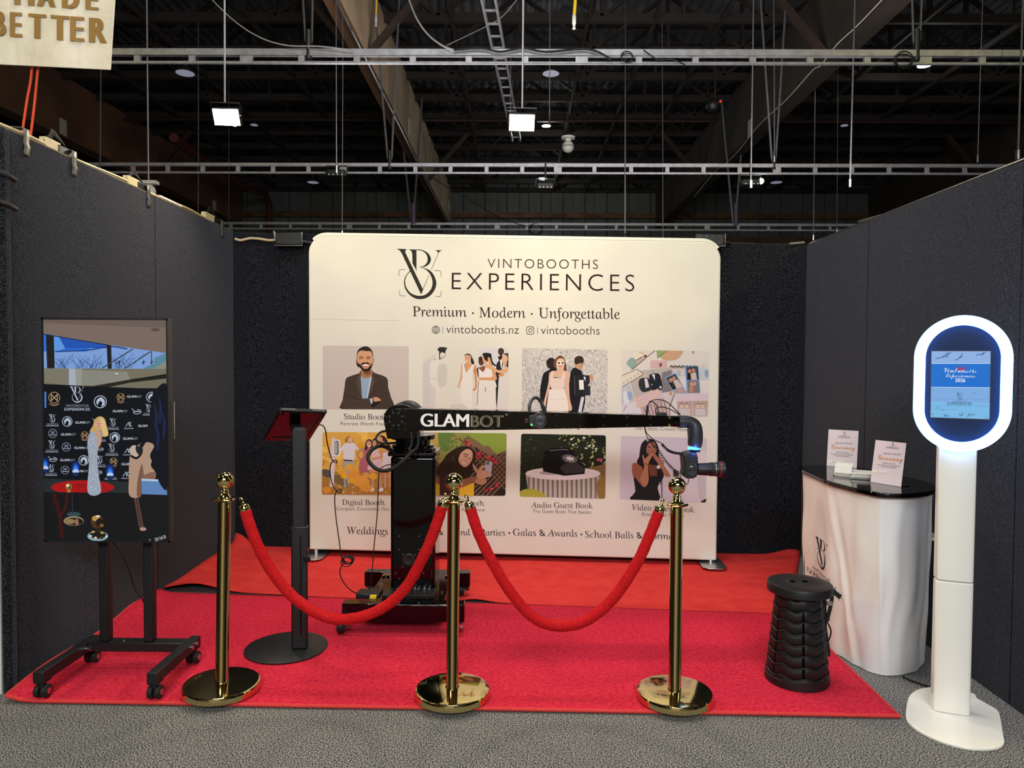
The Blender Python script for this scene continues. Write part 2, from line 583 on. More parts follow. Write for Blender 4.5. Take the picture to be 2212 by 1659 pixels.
# ================================================================ the setting
# plan points of the stand's walls, from where they meet the floor
LB = G(508, 1181); LF = G(4, 1502); RB = G(1730, 1199); RF = G(2212, 1546)
LF = LB + (LF - LB) * 0.978; RF = RB + (RF - RB) * 1.12
ZL, ZR = 2.435, 2.31


struct(MB().box(-16, 16, -8, 23.2, -0.1, 0).build('floor', M_floor), 'grey flecked carpet of the exhibition hall')


def felt_wall(name, a, b, za, zb, seams, out, label, th=0.05):
    """Felt-covered exhibition wall from plan point a to b; seams split it into panels with a fine gap."""
    mb = MB(); a = V((a.x, a.y, 0)); b = V((b.x, b.y, 0)); o = V(out) * th
    cuts = [0] + seams + [1]
    for t0, t1 in zip(cuts[:-1], cuts[1:]):
        g = 0.0012 / (b - a).length
        p = a + (b - a) * (t0 + g); q = a + (b - a) * (t1 - g)
        z0 = za + (zb - za) * t0; z1 = za + (zb - za) * t1
        mb.prism([p, q, q + V((0, 0, z1)), p + V((0, 0, z0))], o)
    return struct(mb.build(name, M_wallf, bevel=0.004), label)


felt_wall('wall_left', LF, LB, ZL + 0.01, ZL, [0.0, 0.52][1:], (-1, -0.03, 0), 'charcoal felt side wall of the stand behind the portrait screen')
felt_wall('wall_back', LB, RB, ZL, ZR + 0.03, [0.25, 0.5, 0.75], (0, 1, 0), 'charcoal felt rear wall of the stand behind the printed display')
felt_wall('wall_right', RB, RF, ZR + 0.03, ZR - 0.01, [0.36, 0.86], (1, 0, 0), 'charcoal felt side wall of the stand behind the counter')
# thin rails capping the walls
struct(MB().bar(LF + V((-0.025, 0, ZL + 0.012)), LB + V((-0.025, 0, ZL + 0.004)), 0.05, 0.006).build('trim_1', mat('raw_board_edge', '#6b5f45', 0.7)))
struct(MB().bar(RB + V((0.025, 0, ZR + 0.034)), RF + V((0.025, 0, ZR - 0.004)), 0.05, 0.006).build('trim_2', M_alu))

# hall shell far beyond the stand
ZT = 1.45 + 6.45          # top chords
struct(MB().sheet(lambda u, v: V((-16 + 32 * u, -8 + 32 * v, ZT + 0.28 + 0.018 * math.sin(u * 320 * math.pi))), 1280, 1).build('ceiling', M_roof, ang=180), 'dark corrugated hall roof sheeting')


def corr(u, v):
    x = -16 + 32 * u
    return V((x, 23 + 0.05 * (1 if math.sin(x * 9.0) > 0.2 else 0), 0 + 8.2 * v))


struct(MB().sheet(corr, 640, 1).build('wall_far', M_hallwall, ang=20), 'ribbed end wall of the hall')
for i, (z, h) in enumerate(((6.12, 0.16), (5.35, 0.2))):
    struct(MB().box(-16, 16, 22.8, 22.9, z - h / 2, z + h / 2).build('trim_%d' % (3 + i), M_wood))
struct(MB().box(-16.2, -16, -3, 23.2, 0, 8.2).build('wall_west', M_hallwall)); struct(MB().box(16, 16.2, -3, 23.2, 0, 8.2).build('wall_east', M_hallwall))

# the aisle behind the photographer: the stands across it, seen only in the polished brass and the black gloss
for i, (xa, xb, m) in enumerate(((-9, -3.2, M_hallw2), (-3.0, 1.2, M_canvas), (1.4, 9, M_hallw2))):
    struct(MB().box(xa, xb, -5.1, -5.0, 0, 2.6).build('wall_aisle', m, bevel=0.01), 'partition of the stands across the aisle')
struct(MB().box(-16, 16, -8.2, -8, 0, 8.2).build('wall_near', M_hallwall))
# deep timber box beams running away from the camera
for i, (x0, x1, lab) in enumerate(((-9.1, -8.82, 'deep brown plywood box beam over the left neighbouring stands'),
                                   (-2.345, -2.165, 'deep pale plywood box beam with a conduit, above the left of the display'),
                                   (4.36, 4.63, 'deep dark plywood box beam above the right side wall'),
                                   (11.1, 11.4, 'deep dark box beam at the far right of the hall'))):
    zb, zt = 5.75, 6.95
    mb = MB().box(x0, x1, 1.5, 22.9, zb + 0.03, zt)
    bm_ = (M_wood4, M_wood2, M_wood3, M_wood3)[i]; fm_ = (M_wood, M_wood, M_wood3, M_wood3)[i]
    o = struct(mb.build('roof_beam', bm_), lab)
    struct(MB().box(x0 - 0.006, x1 + 0.006, 1.5, 22.9, zb, zb + 0.03).build('beam_flange', fm_, o), None)
    st = MB()
    for y in [2.0 + 2.44 * k for k in range(9)]:
        st.box(x0 - 0.003, x1 + 0.003, y, y + 0.14, zb + 0.03, zt - 0.02)
    struct(st.build('beam_stiffener', bm_, o), None)
    cb = MB()
    for yb in (10.3, 17.2):
        for sg in (-1, 1):
            xs = x1 if sg > 0 else x0
            cb.bar((xs, yb, zb + 0.06), (xs + sg * 0.95, yb, 6.92), 0.08, 0.11, (0, 1, 0))
    struct(cb.build('knee_brace', M_brace, o), None)

# cross trusses of the roof
TY = [11.6 + 1.13 * i - (0.06 if i == 0 else 0) for i in range(11)] + [5.0, 6.3, 7.6, 8.9, 10.2]
for i in range(11):
    y = 11.6 + 1.13 * i - (0.06 if i == 0 else 0)
    zb, zt = 6.95, 7.9
    mb = MB().box(-16, 16, y - 0.04, y + 0.04, zb - 0.09, zb + 0.05).box(-16, 16, y - 0.04, y + 0.04, zt - 0.05, zt + 0.05)
    x = -15.6
    k = 0
    while x < 15.6:
        mb.bar((x, y, zb), (x, y, zt), 0.05, 0.09, (0, 1, 0))
        a, b = ((x, y, zb), (x + 1.3, y, zt)) if k % 2 else ((x, y, zt), (x + 1.3, y, zb))
        mb.bar(a, b, 0.05, 0.09, (0, 1, 0))
        x += 1.3; k += 1
    struct(mb.build('roof_truss', M_truss), None)
for x in (-7.6, -6.0, -4.3, -1.08, 1.08, 2.15, 3.2, 6.4, 8.0, 9.6):
    struct(MB().bar((x, 4, 6.9), (x, 22.8, 6.9), 0.05, 0.08).build('roof_brace', M_truss), None)
for y in [5.0, 6.3, 7.6, 8.9, 10.2]:
    struct(MB().box(-16, 16, y - 0.04, y + 0.04, 6.9, 7.05).build('roof_truss', M_truss), None)

# ================================================================ lighting rails
ORD = ['first', 'second', 'third', 'fourth', 'fifth', 'sixth', 'seventh', 'eighth', 'ninth', 'tenth']


def rail(d, yt0, yt1, yb0, yb1, x0, x1, ht, hb, rungs, wide, hangers, lab):
    a, b = P(x0, yt0, d), P(x1, yt1, d); c, e = P(x0, yb0, d), P(x1, yb1, d)
    mid = (a + b) / 2
    root = thing('lighting_rail', lab, 'ceiling rail', (mid.x, mid.y, c.z), group='ladder rails across the hall')
    MB().bar(a, b, 0.05, ht).build('top_tube', M_galv, root, bevel=0.006)
    MB().tube([c, (c + e) / 2, e], hb / 2, 10).build('bottom_tube', M_galv, root)
    for i, px in enumerate(rungs):
        t = (px - x0) / (x1 - x0)
        p = a + (b - a) * t; q = c + (e - c) * t
        w = (0.11 if i in wide else 0.055)
        MB().bar(p, q, w, 0.03, (0, 1, 0)).build('rung', M_galv, root)
    for px, dx in hangers:
        t = (px - x0) / (x1 - x0); p = a + (b - a) * t
        if dx is None:
            MB().tube([p + V((0, 0, 0.0)), p + V((0.0, 0, 6.9 - p.z))], 0.011 * d / 8, 6).build('hanger', M_galv, root)
        else:
            for s in (-1, 1):
                MB().tube([p, p + V((0.03 * s, 0, 0.12)), p + V((dx * s - 0.05, 0, 6.9 - p.z))], 0.0015 * d, 6).build('hanger', M_rod, root)
            MB().cyl(p - V((0, 0, 0.06)), p + V((0, 0, 0.2)), 0.03, n=10).build('hanger_clamp', M_blk, root)
    return root


rail(6.5, 113, 117, 134.5, 138.5, 60, 2330, 0.062, 0.03,
     [300, 419, 537, 657, 777, 898, 1019, 1141, 1263, 1386, 1508, 1631, 1754, 1877, 2001, 2123], (2, 8, 14),
     [(672, 0.12), (1983, 0.12)], 'galvanised ladder rail spanning highest in view, nearest of the three')
rail(10.3, 355, 359, 372, 376, 130, 2300, 0.05, 0.035,
     [289, 365, 441, 518, 594, 671, 747, 826, 903, 979, 1057, 1134, 1211, 1290, 1369, 1447, 1525, 1603, 1683, 1765, 1844, 1924, 2005, 2086], (6, 12, 18),
     [(847, 0.2), (1676, 0.2)], 'galvanised ladder rail in the middle height, level with the dark stage lights')
rail(14.9, 482, 487, 493.5, 498.5, 430, 2000, 0.055, 0.04,
     [500, 565, 629, 693, 757, 822, 886, 951, 1013, 1077, 1141, 1205, 1269, 1334, 1398, 1463, 1530, 1597, 1662, 1729, 1794, 1860], (4, 9, 16),
     [(893, 0.25), (1588, 0.25)], 'galvanised ladder rail lowest in view, just over the rear felt wall')

# rods and cables hanging from the roof: (top px x, bottom px x, bottom y, depth, radius, material, what it reaches)
ROD = [(725, 727, 368, 8.2, 0.008, M_rod, 'thin steel rod hanging left of the big plywood beam, above the leftmost stage light'),
       (1187, 1187, 262, 9.0, 0.008, M_rod, 'thin dark cable dropping between the bright floodlight and the white globe'),
       (1350, 1350, 520, 7.2, 0.009, M_rubber, 'long black cable hanging to the top of the display right of centre'),
       (1627, 1622, 400, 8.0, 0.009, M_rod, 'pale knotted cord hanging to the rightmost dark stage light'),
       (1671, 1673, 345, 9.6, 0.012, M_rod, 'grey rod hanging in front of the dark right beam'),
       (1846, 1836, 398, 8.0, 0.011, M_rod, 'grey pole hanging below the second rail on the right, with a free lower end'),
       (2122, 2112, 345, 8.2, 0.006, M_rod, 'very thin wire hanging above the right side wall'),
       (2209, 2199, 337, 6.6, 0.011, M_rod, 'grey pole hanging at the right edge above the felt wall'),
       (740, 739, 508, 9.0, 0.008, M_rod, 'thin rod dropping under the leftmost stage light to the rear wall'),
       (1430, 1432, 520, 12.0, 0.009, M_rod, 'faint rod hanging behind the display between two dark beams'),
       (1762, 1757, 515, 12.0, 0.010, M_rod, 'grey rod reaching the rear wall left of the right corner'),
       (1810, 1808, 500, 13.0, 0.008, M_rod, 'thin rod hanging over the right corner of the stand'),
       (428, 428, 480, 12.0, 0.010, M_rod, 'grey rod hanging in front of the left beam over the side wall'),
       (218, 216, 378, 10.5, 0.012, M_rod, 'grey rod hanging before the left brown beam, near the white tag'),
       (494, 494, 500, 13.5, 0.009, M_rod, 'thin rod hanging above the left rear corner')]
for i, (xt, xb, yb, d, r, m, lab) in enumerate(ROD):
    d = min(TY, key=lambda y: abs(y - d))
    q = P(xb, yb, d); p = P(xt, 0, d); t = (6.95 - q.z) / max(p.z - q.z, 0.1)
    top = q + (p - q) * t
    ro = tag(MB().tube([top, (top + q) / 2 + V((0.004, 0, 0)), q], r * 0.75, 6).build('hanging_rod' if m is M_rod else 'hanging_cable', m), lab, 'rod' if m is M_rod else 'cable', 'rods and cables hanging from the roof')
    MB().cyl(q - V((0, 0, 0.03)), q + V((0, 0, 0.05)), r * 1.7, n=8).build('end_fitting', M_chrome, ro)

# slack cables between rails and roof
for pts, d, r, lab in (([(430, -30), (500, 40), (560, 80), (620, 98), (690, 100), (760, 108)], 6.4, 0.006, 'slack grey cable drooping to the nearest rail left of the plywood beam'),
                       ([(880, -10), (900, 40), (925, 75), (955, 98), (980, 108)], 6.4, 0.008, 'grey hose curving down to the nearest rail at the centre'),
                       ([(1120, -5), (1080, 40), (1020, 72), (965, 98)], 6.42, 0.004, 'thin cable slanting across the steel ladder tray to the nearest rail'),
                       ([(900, 360), (960, 400), (1020, 435), (1080, 470), (1140, 490)], None, 0.008, 'thin black cable slanting from the middle rail to the lowest rail'),
                       ([(980, 108), (1040, 104), (1080, 112), (1130, 104), (1180, 112), (1270, 106), (1320, 128)], 6.44, 0.010, 'black cable lying along the nearest rail by the ladder tray'),
                       ([(1390, 108), (1420, 128), (1450, 128), (1480, 140)], 6.44, 0.006, 'short black cable loop on the nearest rail right of centre')):
    tag(MB().tube(spline([P(x, y, d or 10.3 + 4.6 * i_ / 4) for i_, (x, y) in enumerate(pts)], 6), r, 6).build('slack_cable', M_rubber if 'black' in lab else M_galv), lab, 'cable', 'slack cables in the roof')


def coil(name, c, rad, r, turns, m, lab, cat='cable', tilt=0.5):
    pts = []
    for i in range(turns * 20 + 1):
        t = 2 * math.pi * i / 20; k = i / 20
        rr = rad * (1 + 0.12 * math.sin(k * 2.3))
        pts.append(V(c) + V((rr * math.cos(t), 0.01 * k + tilt * 0.02 * math.sin(t * 1.3), rr * math.sin(t) * (0.85 + 0.12 * math.cos(k)))))
    return tag(MB().tube(pts, r, 6).build(name, m), lab, cat)


coil('cable_coil', P(1355, 122, 6.42), 0.05, 0.004, 3, M_rubber, 'small black cable coil tied on the nearest rail at centre right')
coil('cable_coil', P(1955, 128, 6.42), 0.075, 0.004, 4, M_rubber, 'loose dark cable coil on the nearest rail beside the lit lamp')
coil('cable_coil', P(1158, 495, 14.88), 0.13, 0.012, 3, M_rubber, 'dark cable bundle on the lowest rail above the display')

# steel ladder tray in the roof
a0, a1 = P(1028, -60, 8.0), P(1107, 303, 13.6)
b0, b1 = P(1060, -60, 8.0), P(1124, 303, 13.6)
tray = thing('cable_ladder', 'steel ladder tray running away under the roof, ending behind the floodlight', 'cable ladder', ((a0 + b1) / 2))
for p, q in ((a0, a1), (b0, b1)):
    MB().bar(p, q, 0.025, 0.07).build('side_rail', M_galv, tray)
for i in range(17):
    t = (i + 0.5) / 17
    MB().bar(a0 + (a1 - a0) * t, b0 + (b1 - b0) * t, 0.03, 0.02).build('rung', M_galv, tray)
for t in (0.15, 0.9):
    MB().tube([a0 + (a1 - a0) * t, a0 + (a1 - a0) * t + V((0, 0, 6.95 - (a0.z + (a1.z - a0.z) * t)))], 0.008, 6).build('hanger', M_galv, tray)

# conduit on the plywood beam, and red sprinkler pipes
tag(MB().tube([(-2.19, 2.5, 5.722), (-2.19, 22.5, 5.722)], 0.022, 8).build('conduit', M_alu), 'shiny conduit fixed under the central plywood beam', 'conduit')
tag(MB().tube(spline([CPOS + ray(x, y) * (4.345 / ray(x, y).x) for x, y in ((1905, 0), (1850, 57), (1808, 96), (1772, 142), (1755, 152), (1700, 214), (1640, 270), (1585, 337), (1545, 370), (1500, 425))], 4), 0.006, 6).build('beam_cable', M_paper), 'thin pale wire running along the dark right beam', 'wire')
for xa, xb, lab in ((-8.78, -2.37, 'dull red pipe crossing the roof left of the pale plywood beam'), (-2.13, 4.33, 'dull red pipe crossing the roof between the two central beams'), (4.67, 11.05, 'dull red pipe crossing the roof right of the dark beam')):
    tag(MB().tube([(xa, TY[4] - 0.15, 6.80), (xb, TY[4] - 0.15, 6.80)], 0.04, 8).build('sprinkler_pipe', M_pipe2), lab, 'pipe', 'red pipes under the roof')
pts = [P(375, 297, 14.0), P(425, 337, 15.5), P(480, 368, 17), P(520, 400, 19), P(575, 420, 22), P(581, 440, 22.3), P(582, 505, 22.3)]
tag(MB().tube(pts, 0.09, 8).build('sprinkler_pipe', M_pipe), 'red pipe following the left beam and turning down the end wall', 'pipe')

# paper notices on the beams
for x, y, w, h, d, lab in ((136, 275, 14, 34, 10.4, 'white paper tag on the left brown beam nearest the orange straps'), (463, 444, 7, 21, 20.6, 'white paper tag far along the left beam'),
                           (885, 279, 5, 36, 12.0, 'narrow white tag on the central plywood beam face'), (1620, 277, 7, 36, 13.2, 'white tag on the dark right beam face'),
                           (971, 449, 4, 20, 19, 'small white tag low on the central beam')):
    xf = -8.82 if x < 600 else (-2.165 if x < 1200 else 4.36)
    fp = lambda px, py: CPOS + ray(px, py) * (xf / ray(px, py).x)
    qa, qb, qc = fp(x - w / 2, y), fp(x + w / 2, y), fp(x, y)
    k = qc.y / FPX
    tag(MB().box(xf - 0.012, xf + 0.012, min(qa.y, qb.y), max(qa.y, qb.y), qc.z - h * k / 2, qc.z + h * k / 2).build('paper_notice', M_tag), lab, 'notice')


# high-bay lamps and other roof fittings
def bay(px, py, wpx, d, lit, lab):
    d = min(TY, key=lambda y: abs(y - d)); c = P(px, py, d); r = wpx / 2 * d / FPX
    t = thing('highbay_lamp', lab, 'lamp', c, group='round lamps under the roof')
    MB().lathe([(r * 0.96, 0.0), (r, 0.01), (r * 0.72, r * 0.45), (r * 0.3, r * 0.75), (r * 0.28, r * 1.3), (0.001, r * 1.35)], c, n=28).build('lamp_shade', M_dgrey, t)
    MB().lathe([(0.001, 0), (r * 0.93, 0.0), (r * 0.9, 0.006), (0.001, 0.007)], c - V((0, 0, 0.004)), n=28).build('diffuser', M_lamp if lit else M_lampoff, t)
    MB().tube([c + V((0, 0, r * 1.2)), V((c.x, c.y, 6.95))], 0.012, 6).build('stem', M_blk, t)
    return c


bay(400, 158, 41, 13.0, 0, 'unlit white round lamp under the roof at left, below the nearest rail')
bay(1190, 159, 38, 13.0, 0, 'unlit white round lamp above the centre, below the nearest rail')
bay(676, 394, 26, 20.5, 0, 'unlit round lamp under the middle rail left of the plywood beam')
bay(1677, 394, 26, 20.5, 0, 'unlit round lamp beside the rightmost stage light')
bay(549, 270, 17, 15.9, 0, 'small unlit round lamp right of the left floodlight')
bay(1824, 271, 17, 15.9, 0, 'small unlit round lamp behind the right roof beam')
LB1 = bay(1997, 141, 30, 12.7, 1, 'lit round lamp shining under the nearest rail at the right')
LB2 = bay(1180, 272, 20, 15.9, 1, 'small lit round lamp beside the central floodlight')
LB3 = bay(1172, 386, 20, 20.5, 1, 'lit round lamp behind the middle rail above the display')
for k, c in enumerate((LB1, LB2, LB3)):
    light('highbay_glow', 'POINT', c - V((0, 0, 0.12)), c - V((0, 0, 1)), 25, (0.95, 1.0, 0.95), 0.1)

c = P(1227, 317, TY[1])
t = thing('dome_camera', 'white globe camera hanging on its round plate under the roof', 'camera', c)
MB().ball(c, 0.105).build('globe', M_whitem, t)
MB().lathe([(0.05, 0.08), (0.055, 0.13), (0.12, 0.14), (0.125, 0.17), (0.03, 0.18)], c, n=28).build('mounting_plate', M_whitem, t)
MB().tube([c + V((0, 0, 0.17)), V((c.x, c.y, 6.95))], 0.012, 6).build('stem', M_blk, t)
MB().lathe([(0.1055, -0.006), (0.1065, 0.0), (0.1055, 0.006)], c, n=28).build('seam_ring', M_dgrey, t)
c = P(321, 413, 8.9)
t = thing('dome_camera', 'white globe fixture just behind the top of the left felt wall', 'camera', c)
MB().ball(c, 0.085).build('globe', M_whitem, t)
MB().obox(c + V((0.01, 0, 0.105)), (0.1, 0, 0.0), (0, 0.05, 0), (0, 0, 0.02)).build('mounting_plate', M_whitem, t)
MB().tube([c + V((0, 0, 0.1)), V((c.x, c.y, 6.95))], 0.009, 6).build('stem', M_galv, t)
c = P(1240, 56, 7.6)
t = thing('air_hose', 'yellow hose end hanging from the roof at the top centre', 'hose', c)
MB().tube([V((c.x + 0.03, c.y, 6.95)), c + V((0.01, 0, 0.25)), c + V((0, 0, 0.1))], 0.016, 8).build('hose', M_yellow, t)
MB().lathe([(0.018, -0.03), (0.012, 0.0), (0.02, 0.02), (0.02, 0.1), (0.014, 0.12)], c, n=14).build('fitting', M_whitem, t)


c = P(812, 50, 7.6)
t = thing('air_hose', 'short yellow hose end hanging in front of the pale plywood beam', 'hose', c)
MB().tube([V((c.x, c.y, 6.95)), c + V((0.005, 0, 0.2)), c + V((0, 0, 0.08))], 0.010, 8).build('hose', mat('dull_yellow_hose', '#a8841c', 0.6), t)
MB().lathe([(0.012, -0.03), (0.009, 0.0), (0.013, 0.02), (0.013, 0.07), (0.010, 0.09)], c, n=14).build('fitting', M_galv, t)


# LED floodlights on drop rods
def flood(px, py, lab):
    c = P(px, py, 4.6)
    t = thing('floodlight', lab, 'floodlight', c, group='square floodlights on drop rods')
    f = V((0.05, -0.86, -0.5)).normalized(); x = V((1, 0.06, 0)).normalized(); u = x.cross(f).normalized()
    if u.z < 0: u = -u
    MB().obox(c, x * 0.086, u * 0.056, f * 0.018).build('housing', M_blkm, t, bevel=0.006)
    MB().obox(c + f * 0.0195, x * 0.079, u * 0.049, f * 0.002).build('led_panel', M_flood, t)
    MB().tube([c - x * 0.092, c - x * 0.092 + u * 0.085, c + x * 0.092 + u * 0.085, c + x * 0.092], 0.005, 6).build('yoke', M_blk, t)
    fins = MB()
    for i in range(9):
        fins.obox(c - f * 0.03 + x * (0.018 * (i - 4)), x * 0.003, u * 0.05, f * 0.014)
    fins.build('cooling_fins', M_blk, t)
    MB().tube([c + u * 0.085, c + u * 0.085 + V((0.012, 0.0, 3.6))], 0.006, 6).build('drop_rod', M_galv, t)


flood(491, 252, 'glaring square floodlight on a drop rod, upper left')
flood(1127, 264, 'glaring square floodlight in front of the steel ladder tray')


# dark stage lights under the middle rail
def stage(px, py, d, lab, s=1.0):
    c = P(px, py, d)
    t = thing('stage_light', lab, 'stage light', c, group='dark stage lights under the middle rail')
    MB().box(c.x - 0.13 * s, c.x + 0.13 * s, c.y - 0.06, c.y + 0.06, c.z - 0.05 * s, c.z + 0.04 * s).build('housing', M_blkp, t, bevel=0.012)
    MB().tube([c + V((-0.15 * s, 0, 0)), c + V((-0.15 * s, 0, 0.1)), c + V((0.15 * s, 0, 0.1)), c + V((0.15 * s, 0, 0))], 0.009, 6).build('yoke', M_blk, t)
    b = MB()
    for i in range(4):
        b.cyl(c + V((-0.09 * s + 0.06 * s * i, -0.061, -0.035 * s)), c + V((-0.09 * s + 0.06 * s * i, -0.068, -0.035 * s)), 0.008, n=10)
    b.build('lens_row', M_whitem, t)
    MB().tube([c + V((0, 0, 0.1)), V((c.x, c.y, c.z + 0.33))], 0.012, 6).build('clamp', M_blk, t)
    return c, t


stage(727, 374, 10.27, 'dark stage light under the middle rail at left')
stage(1178, 402, 10.27, 'dark stage light with lens row under the middle rail above the display', 0.9)
c, tl = stage(1621, 394, 10.27, 'dark stage light with a lit end under the middle rail at right', 0.95)
MB().ball(c + V((0.14, -0.03, 0.01)), 0.04, 14).build('lamp', M_lamp, tl)
t = thing('projector_rig', 'small dark gadget with a tiny red light beside the right beam', 'stage light', P(1543, 232, TY[0]))
MB().ball(P(1540, 228, TY[0]), 0.11, 14).build('body', M_blkp, t); MB().bar(P(1530, 225, TY[0]), P(1556, 220, TY[0]), 0.05, 0.05).build('arm', M_blkp, t)
MB().tube([P(1545, 225, TY[0]), P(1546, 38, TY[0])], 0.012, 6).build('stem', M_blk, t)
MB().ball(P(1556, 219, TY[0] - .1), 0.015, 10).build('indicator', mat('red_led', '#ff3010', 0.4, emit=('#ff3010', 2.0)), t)

# ================================================================ canvas banner of the neighbouring stand
BD = 3.95
bp = Plane((0, BD, 0), (0, -1, 0))


def ripple(u, v):
    w = 0.010 * math.sin(u * 15 + v * 2) + 0.004 * math.sin(v * 9 + u * 5) + 0.006 * math.sin(u * 7 - v * 6)
    for c_, k_, a_ in ((0.30, 0.10, 0.012), (0.47, -0.06, -0.012), (0.74, 0.05, 0.014), (0.62, -0.3, 0.008)):
        w += 0.12 * a_ * math.exp(-((u - c_ - k_ * (v - 0.7)) / 0.018) ** 2)
    return w


def bann(u, v):
    return P(-70 + 328 * u - 20 * v * u ** 2, -160 + (295 + 15 * u) * v, BD + ripple(u, v))


bt = thing('canvas_banner', 'unbleached canvas banner with brown capitals hanging at the top left corner', 'banner', P(100, 140, BD))
MB().sheet(bann, 140, 100).build('cloth', M_canvas, bt, solid=0.003, ang=180)
hem = MB().tube([bann(i / 40, 1) for i in range(41)], 0.004, 6).tube([bann(1, i / 40) for i in range(41)], 0.004, 6)
hem.build('hem', M_canvas, bt)
ar = Art(Plane((0, BD - 0.036, 0), (0, -1, 0)), (0, 0), 2.962)
bc = '#8f6f3f'


def capline(word, xs, ws, yb, hh, slope):
    for ch, x, w in zip(word, xs, ws):
        vs, fs = glyphs(ch, 'sans')
        mx = max(q[1] for q in vs)
        for sh in (-0.10, -0.05, 0.0, 0.05, 0.10):
            k = len(ar.v)
            for u, q in vs:
                px = x + (u * 0.8 + 0.1 + sh) * w; py = yb + slope * px - q / mx * hh
                gx, gy = ar.pt(px, py)                      # follow the ripples of the cloth
                uu = (gx + 70) / 318; vv = (gy + 160) / (295 + 15 * uu)
                ar.v.append(P(gx, gy, BD + ripple(uu, vv) - 0.009))
            for f in fs:
                ar.f.append(tuple(i + k for i in f)); ar.col.append(lin(bc))


capline('BETTER', [-60, 62, 180, 322, 448, 568], [100, 80, 116, 122, 92, 116], 228, 156, 0.07)
capline('MADE', [90, 235, 395, 545], [130, 120, 115, 85], 20, 130, 0.07)
ar.build('lettering', M_print, bt)
for i, (pts, lab) in enumerate((([(72, 60), (68, 160), (58, 220), (46, 300)], 'orange strap under the canvas banner, nearer the corner post'), ([(92, 60), (82, 150), (74, 230), (64, 310)], 'orange strap under the canvas banner, nearer the wood block'))):
    tag(MB().tube(spline([P(x, y, 3.99) for x, y in pts], 6), 0.0065, 6).build('strap', M_orange), lab, 'strap', 'orange straps under the banner')

# ================================================================ carpets
c0, c1, c2, c3 = G(14, 1519), G(1942, 1553), G(1655, 1322), G(352, 1285)
c1r = G(1846, 1447)


def edge_l(v):
    return c0 + (G(338, 1284) - c0) * v


def carp(u, v):
    l = edge_l(v); r = c1 + (V((c1.x + 0.02, G(1740, 1331).y - 0.012, 0)) - c1) * v
    p = l + (r - l) * u
    z = 0.012 + 0.0006 * math.sin(p.x * 5 + p.y * 3) + 0.0004 * math.sin(p.y * 11 + p.x * 2)
    dwall = u * (r - l).length
    z += 0.035 * math.exp(-(dwall / 0.05) ** 2) * (0.6 + 0.4 * math.sin(v * 9))          # curls up against the side wall
    z += 0.006 * math.exp(-((v - 0.42 - 0.03 * math.sin(u * 7)) / 0.03) ** 2) * math.exp(-((u - 0.33) / 0.2) ** 2)
    return V((p.x, p.y, z))


rc = thing('red_carpet', 'crimson pile carpet with a bound front edge under the rope posts', 'carpet', (0, 3.5, 0))
MB().sheet(carp, 90, 40).build('pile', M_red, rc, solid=0.012, ang=180)
MB().tube([carp(i / 60, 0) for i in range(61)] + [carp(1, i / 20) for i in range(1, 21)], 0.008, 8).build('binding', M_bind, rc, )
MB().tube([carp(0, i / 40) + V((0.0, 0, 0.004)) for i in range(41)], 0.006, 8).build('binding', M_bind, rc)
# second runner behind it, up to the rear wall
q0, q1 = G(346, 1278), G(1740, 1331)
q2, q3 = V((RB.x - 0.02, RB.y - 0.03, 0)), V((LB.x + 0.02, LB.y - 0.03, 0))


def carp2(u, v):
    a = q0 + (V((1.58, q1.y, 0)) - q0) * u; b = q3 + (q2 - q3) * u
    p = a + (b - a) * v
    z = 0.010 + 0.002 * math.sin(p.x * 4.1 + p.y * 5) + 0.001 * math.sin(p.x * 9 - p.y * 2.3)
    z += 0.05 * math.exp(-((u - 0.06) / 0.05) ** 2 - (v / 0.12) ** 2) * (1 if True else 0)
    z += 0.018 * math.exp(-((u - 0.52) / 0.025) ** 2 - (v / 0.06) ** 2)
    z += 0.05 * math.exp(-(u / 0.02) ** 2) * v + 0.06 * math.exp(-((1 - v) / 0.03) ** 2) * (math.exp(-(u / 0.03) ** 2) + 0.7 * math.exp(-((u - 0.985) / 0.03) ** 2))
    return V((p.x, p.y, z))


tag(MB().sheet(carp2, 90, 50).build('red_carpet', M_red2, solid=0.006, ang=180), 'flat scarlet felt carpet beneath the printed display and the rear wall', 'carpet')

# ================================================================ printed display
A, B = G(673, 1205), G(1541, 1224)
ex = V((B.x - A.x, B.y - A.y, 0)).normalized(); ez = V((0, 0, 1)); en = V((ex.y, -ex.x, 0))   # en points to the camera
PL = Plane(A, en)
PF = Plane(A + en * 0.0203, en)
db = thing('display_stand', 'big cream printed display with rounded corners, photos and black lettering', 'display stand', (A.x, A.y, 0.02), (0, 0, math.atan2(ex.y, ex.x)))
db['kind'] = 'thing'


def on(px, py, pl=PF):
    q = pl.map(px, py); return ((q - A).dot(ex), q.z)


u0, z1 = on(667, 700)[0], on(1000, 514)[1]
tl, tr, br, bl = on(666, 507), on(1558, 521), on(1548, 1211), on(668, 1187)
print('display corners', tl, tr, br, bl)
ua, ub = (tl[0] + bl[0]) / 2, (tr[0] + br[0]) / 2
za, zb_ = (bl[1] + br[1]) / 2, (tl[1] + tr[1]) / 2
rad = 0.13


def edge_pt(s, t):
    """s across, t up; corner-following outline of the fabric."""
    u = tl[0] * t + bl[0] * (1 - t); w = tr[0] * t + br[0] * (1 - t)
    lo = bl[1] + (br[1] - bl[1]) * s; hi = tl[1] + (tr[1] - tl[1]) * s
    return (u + (w - u) * s, lo + (hi - lo) * t)


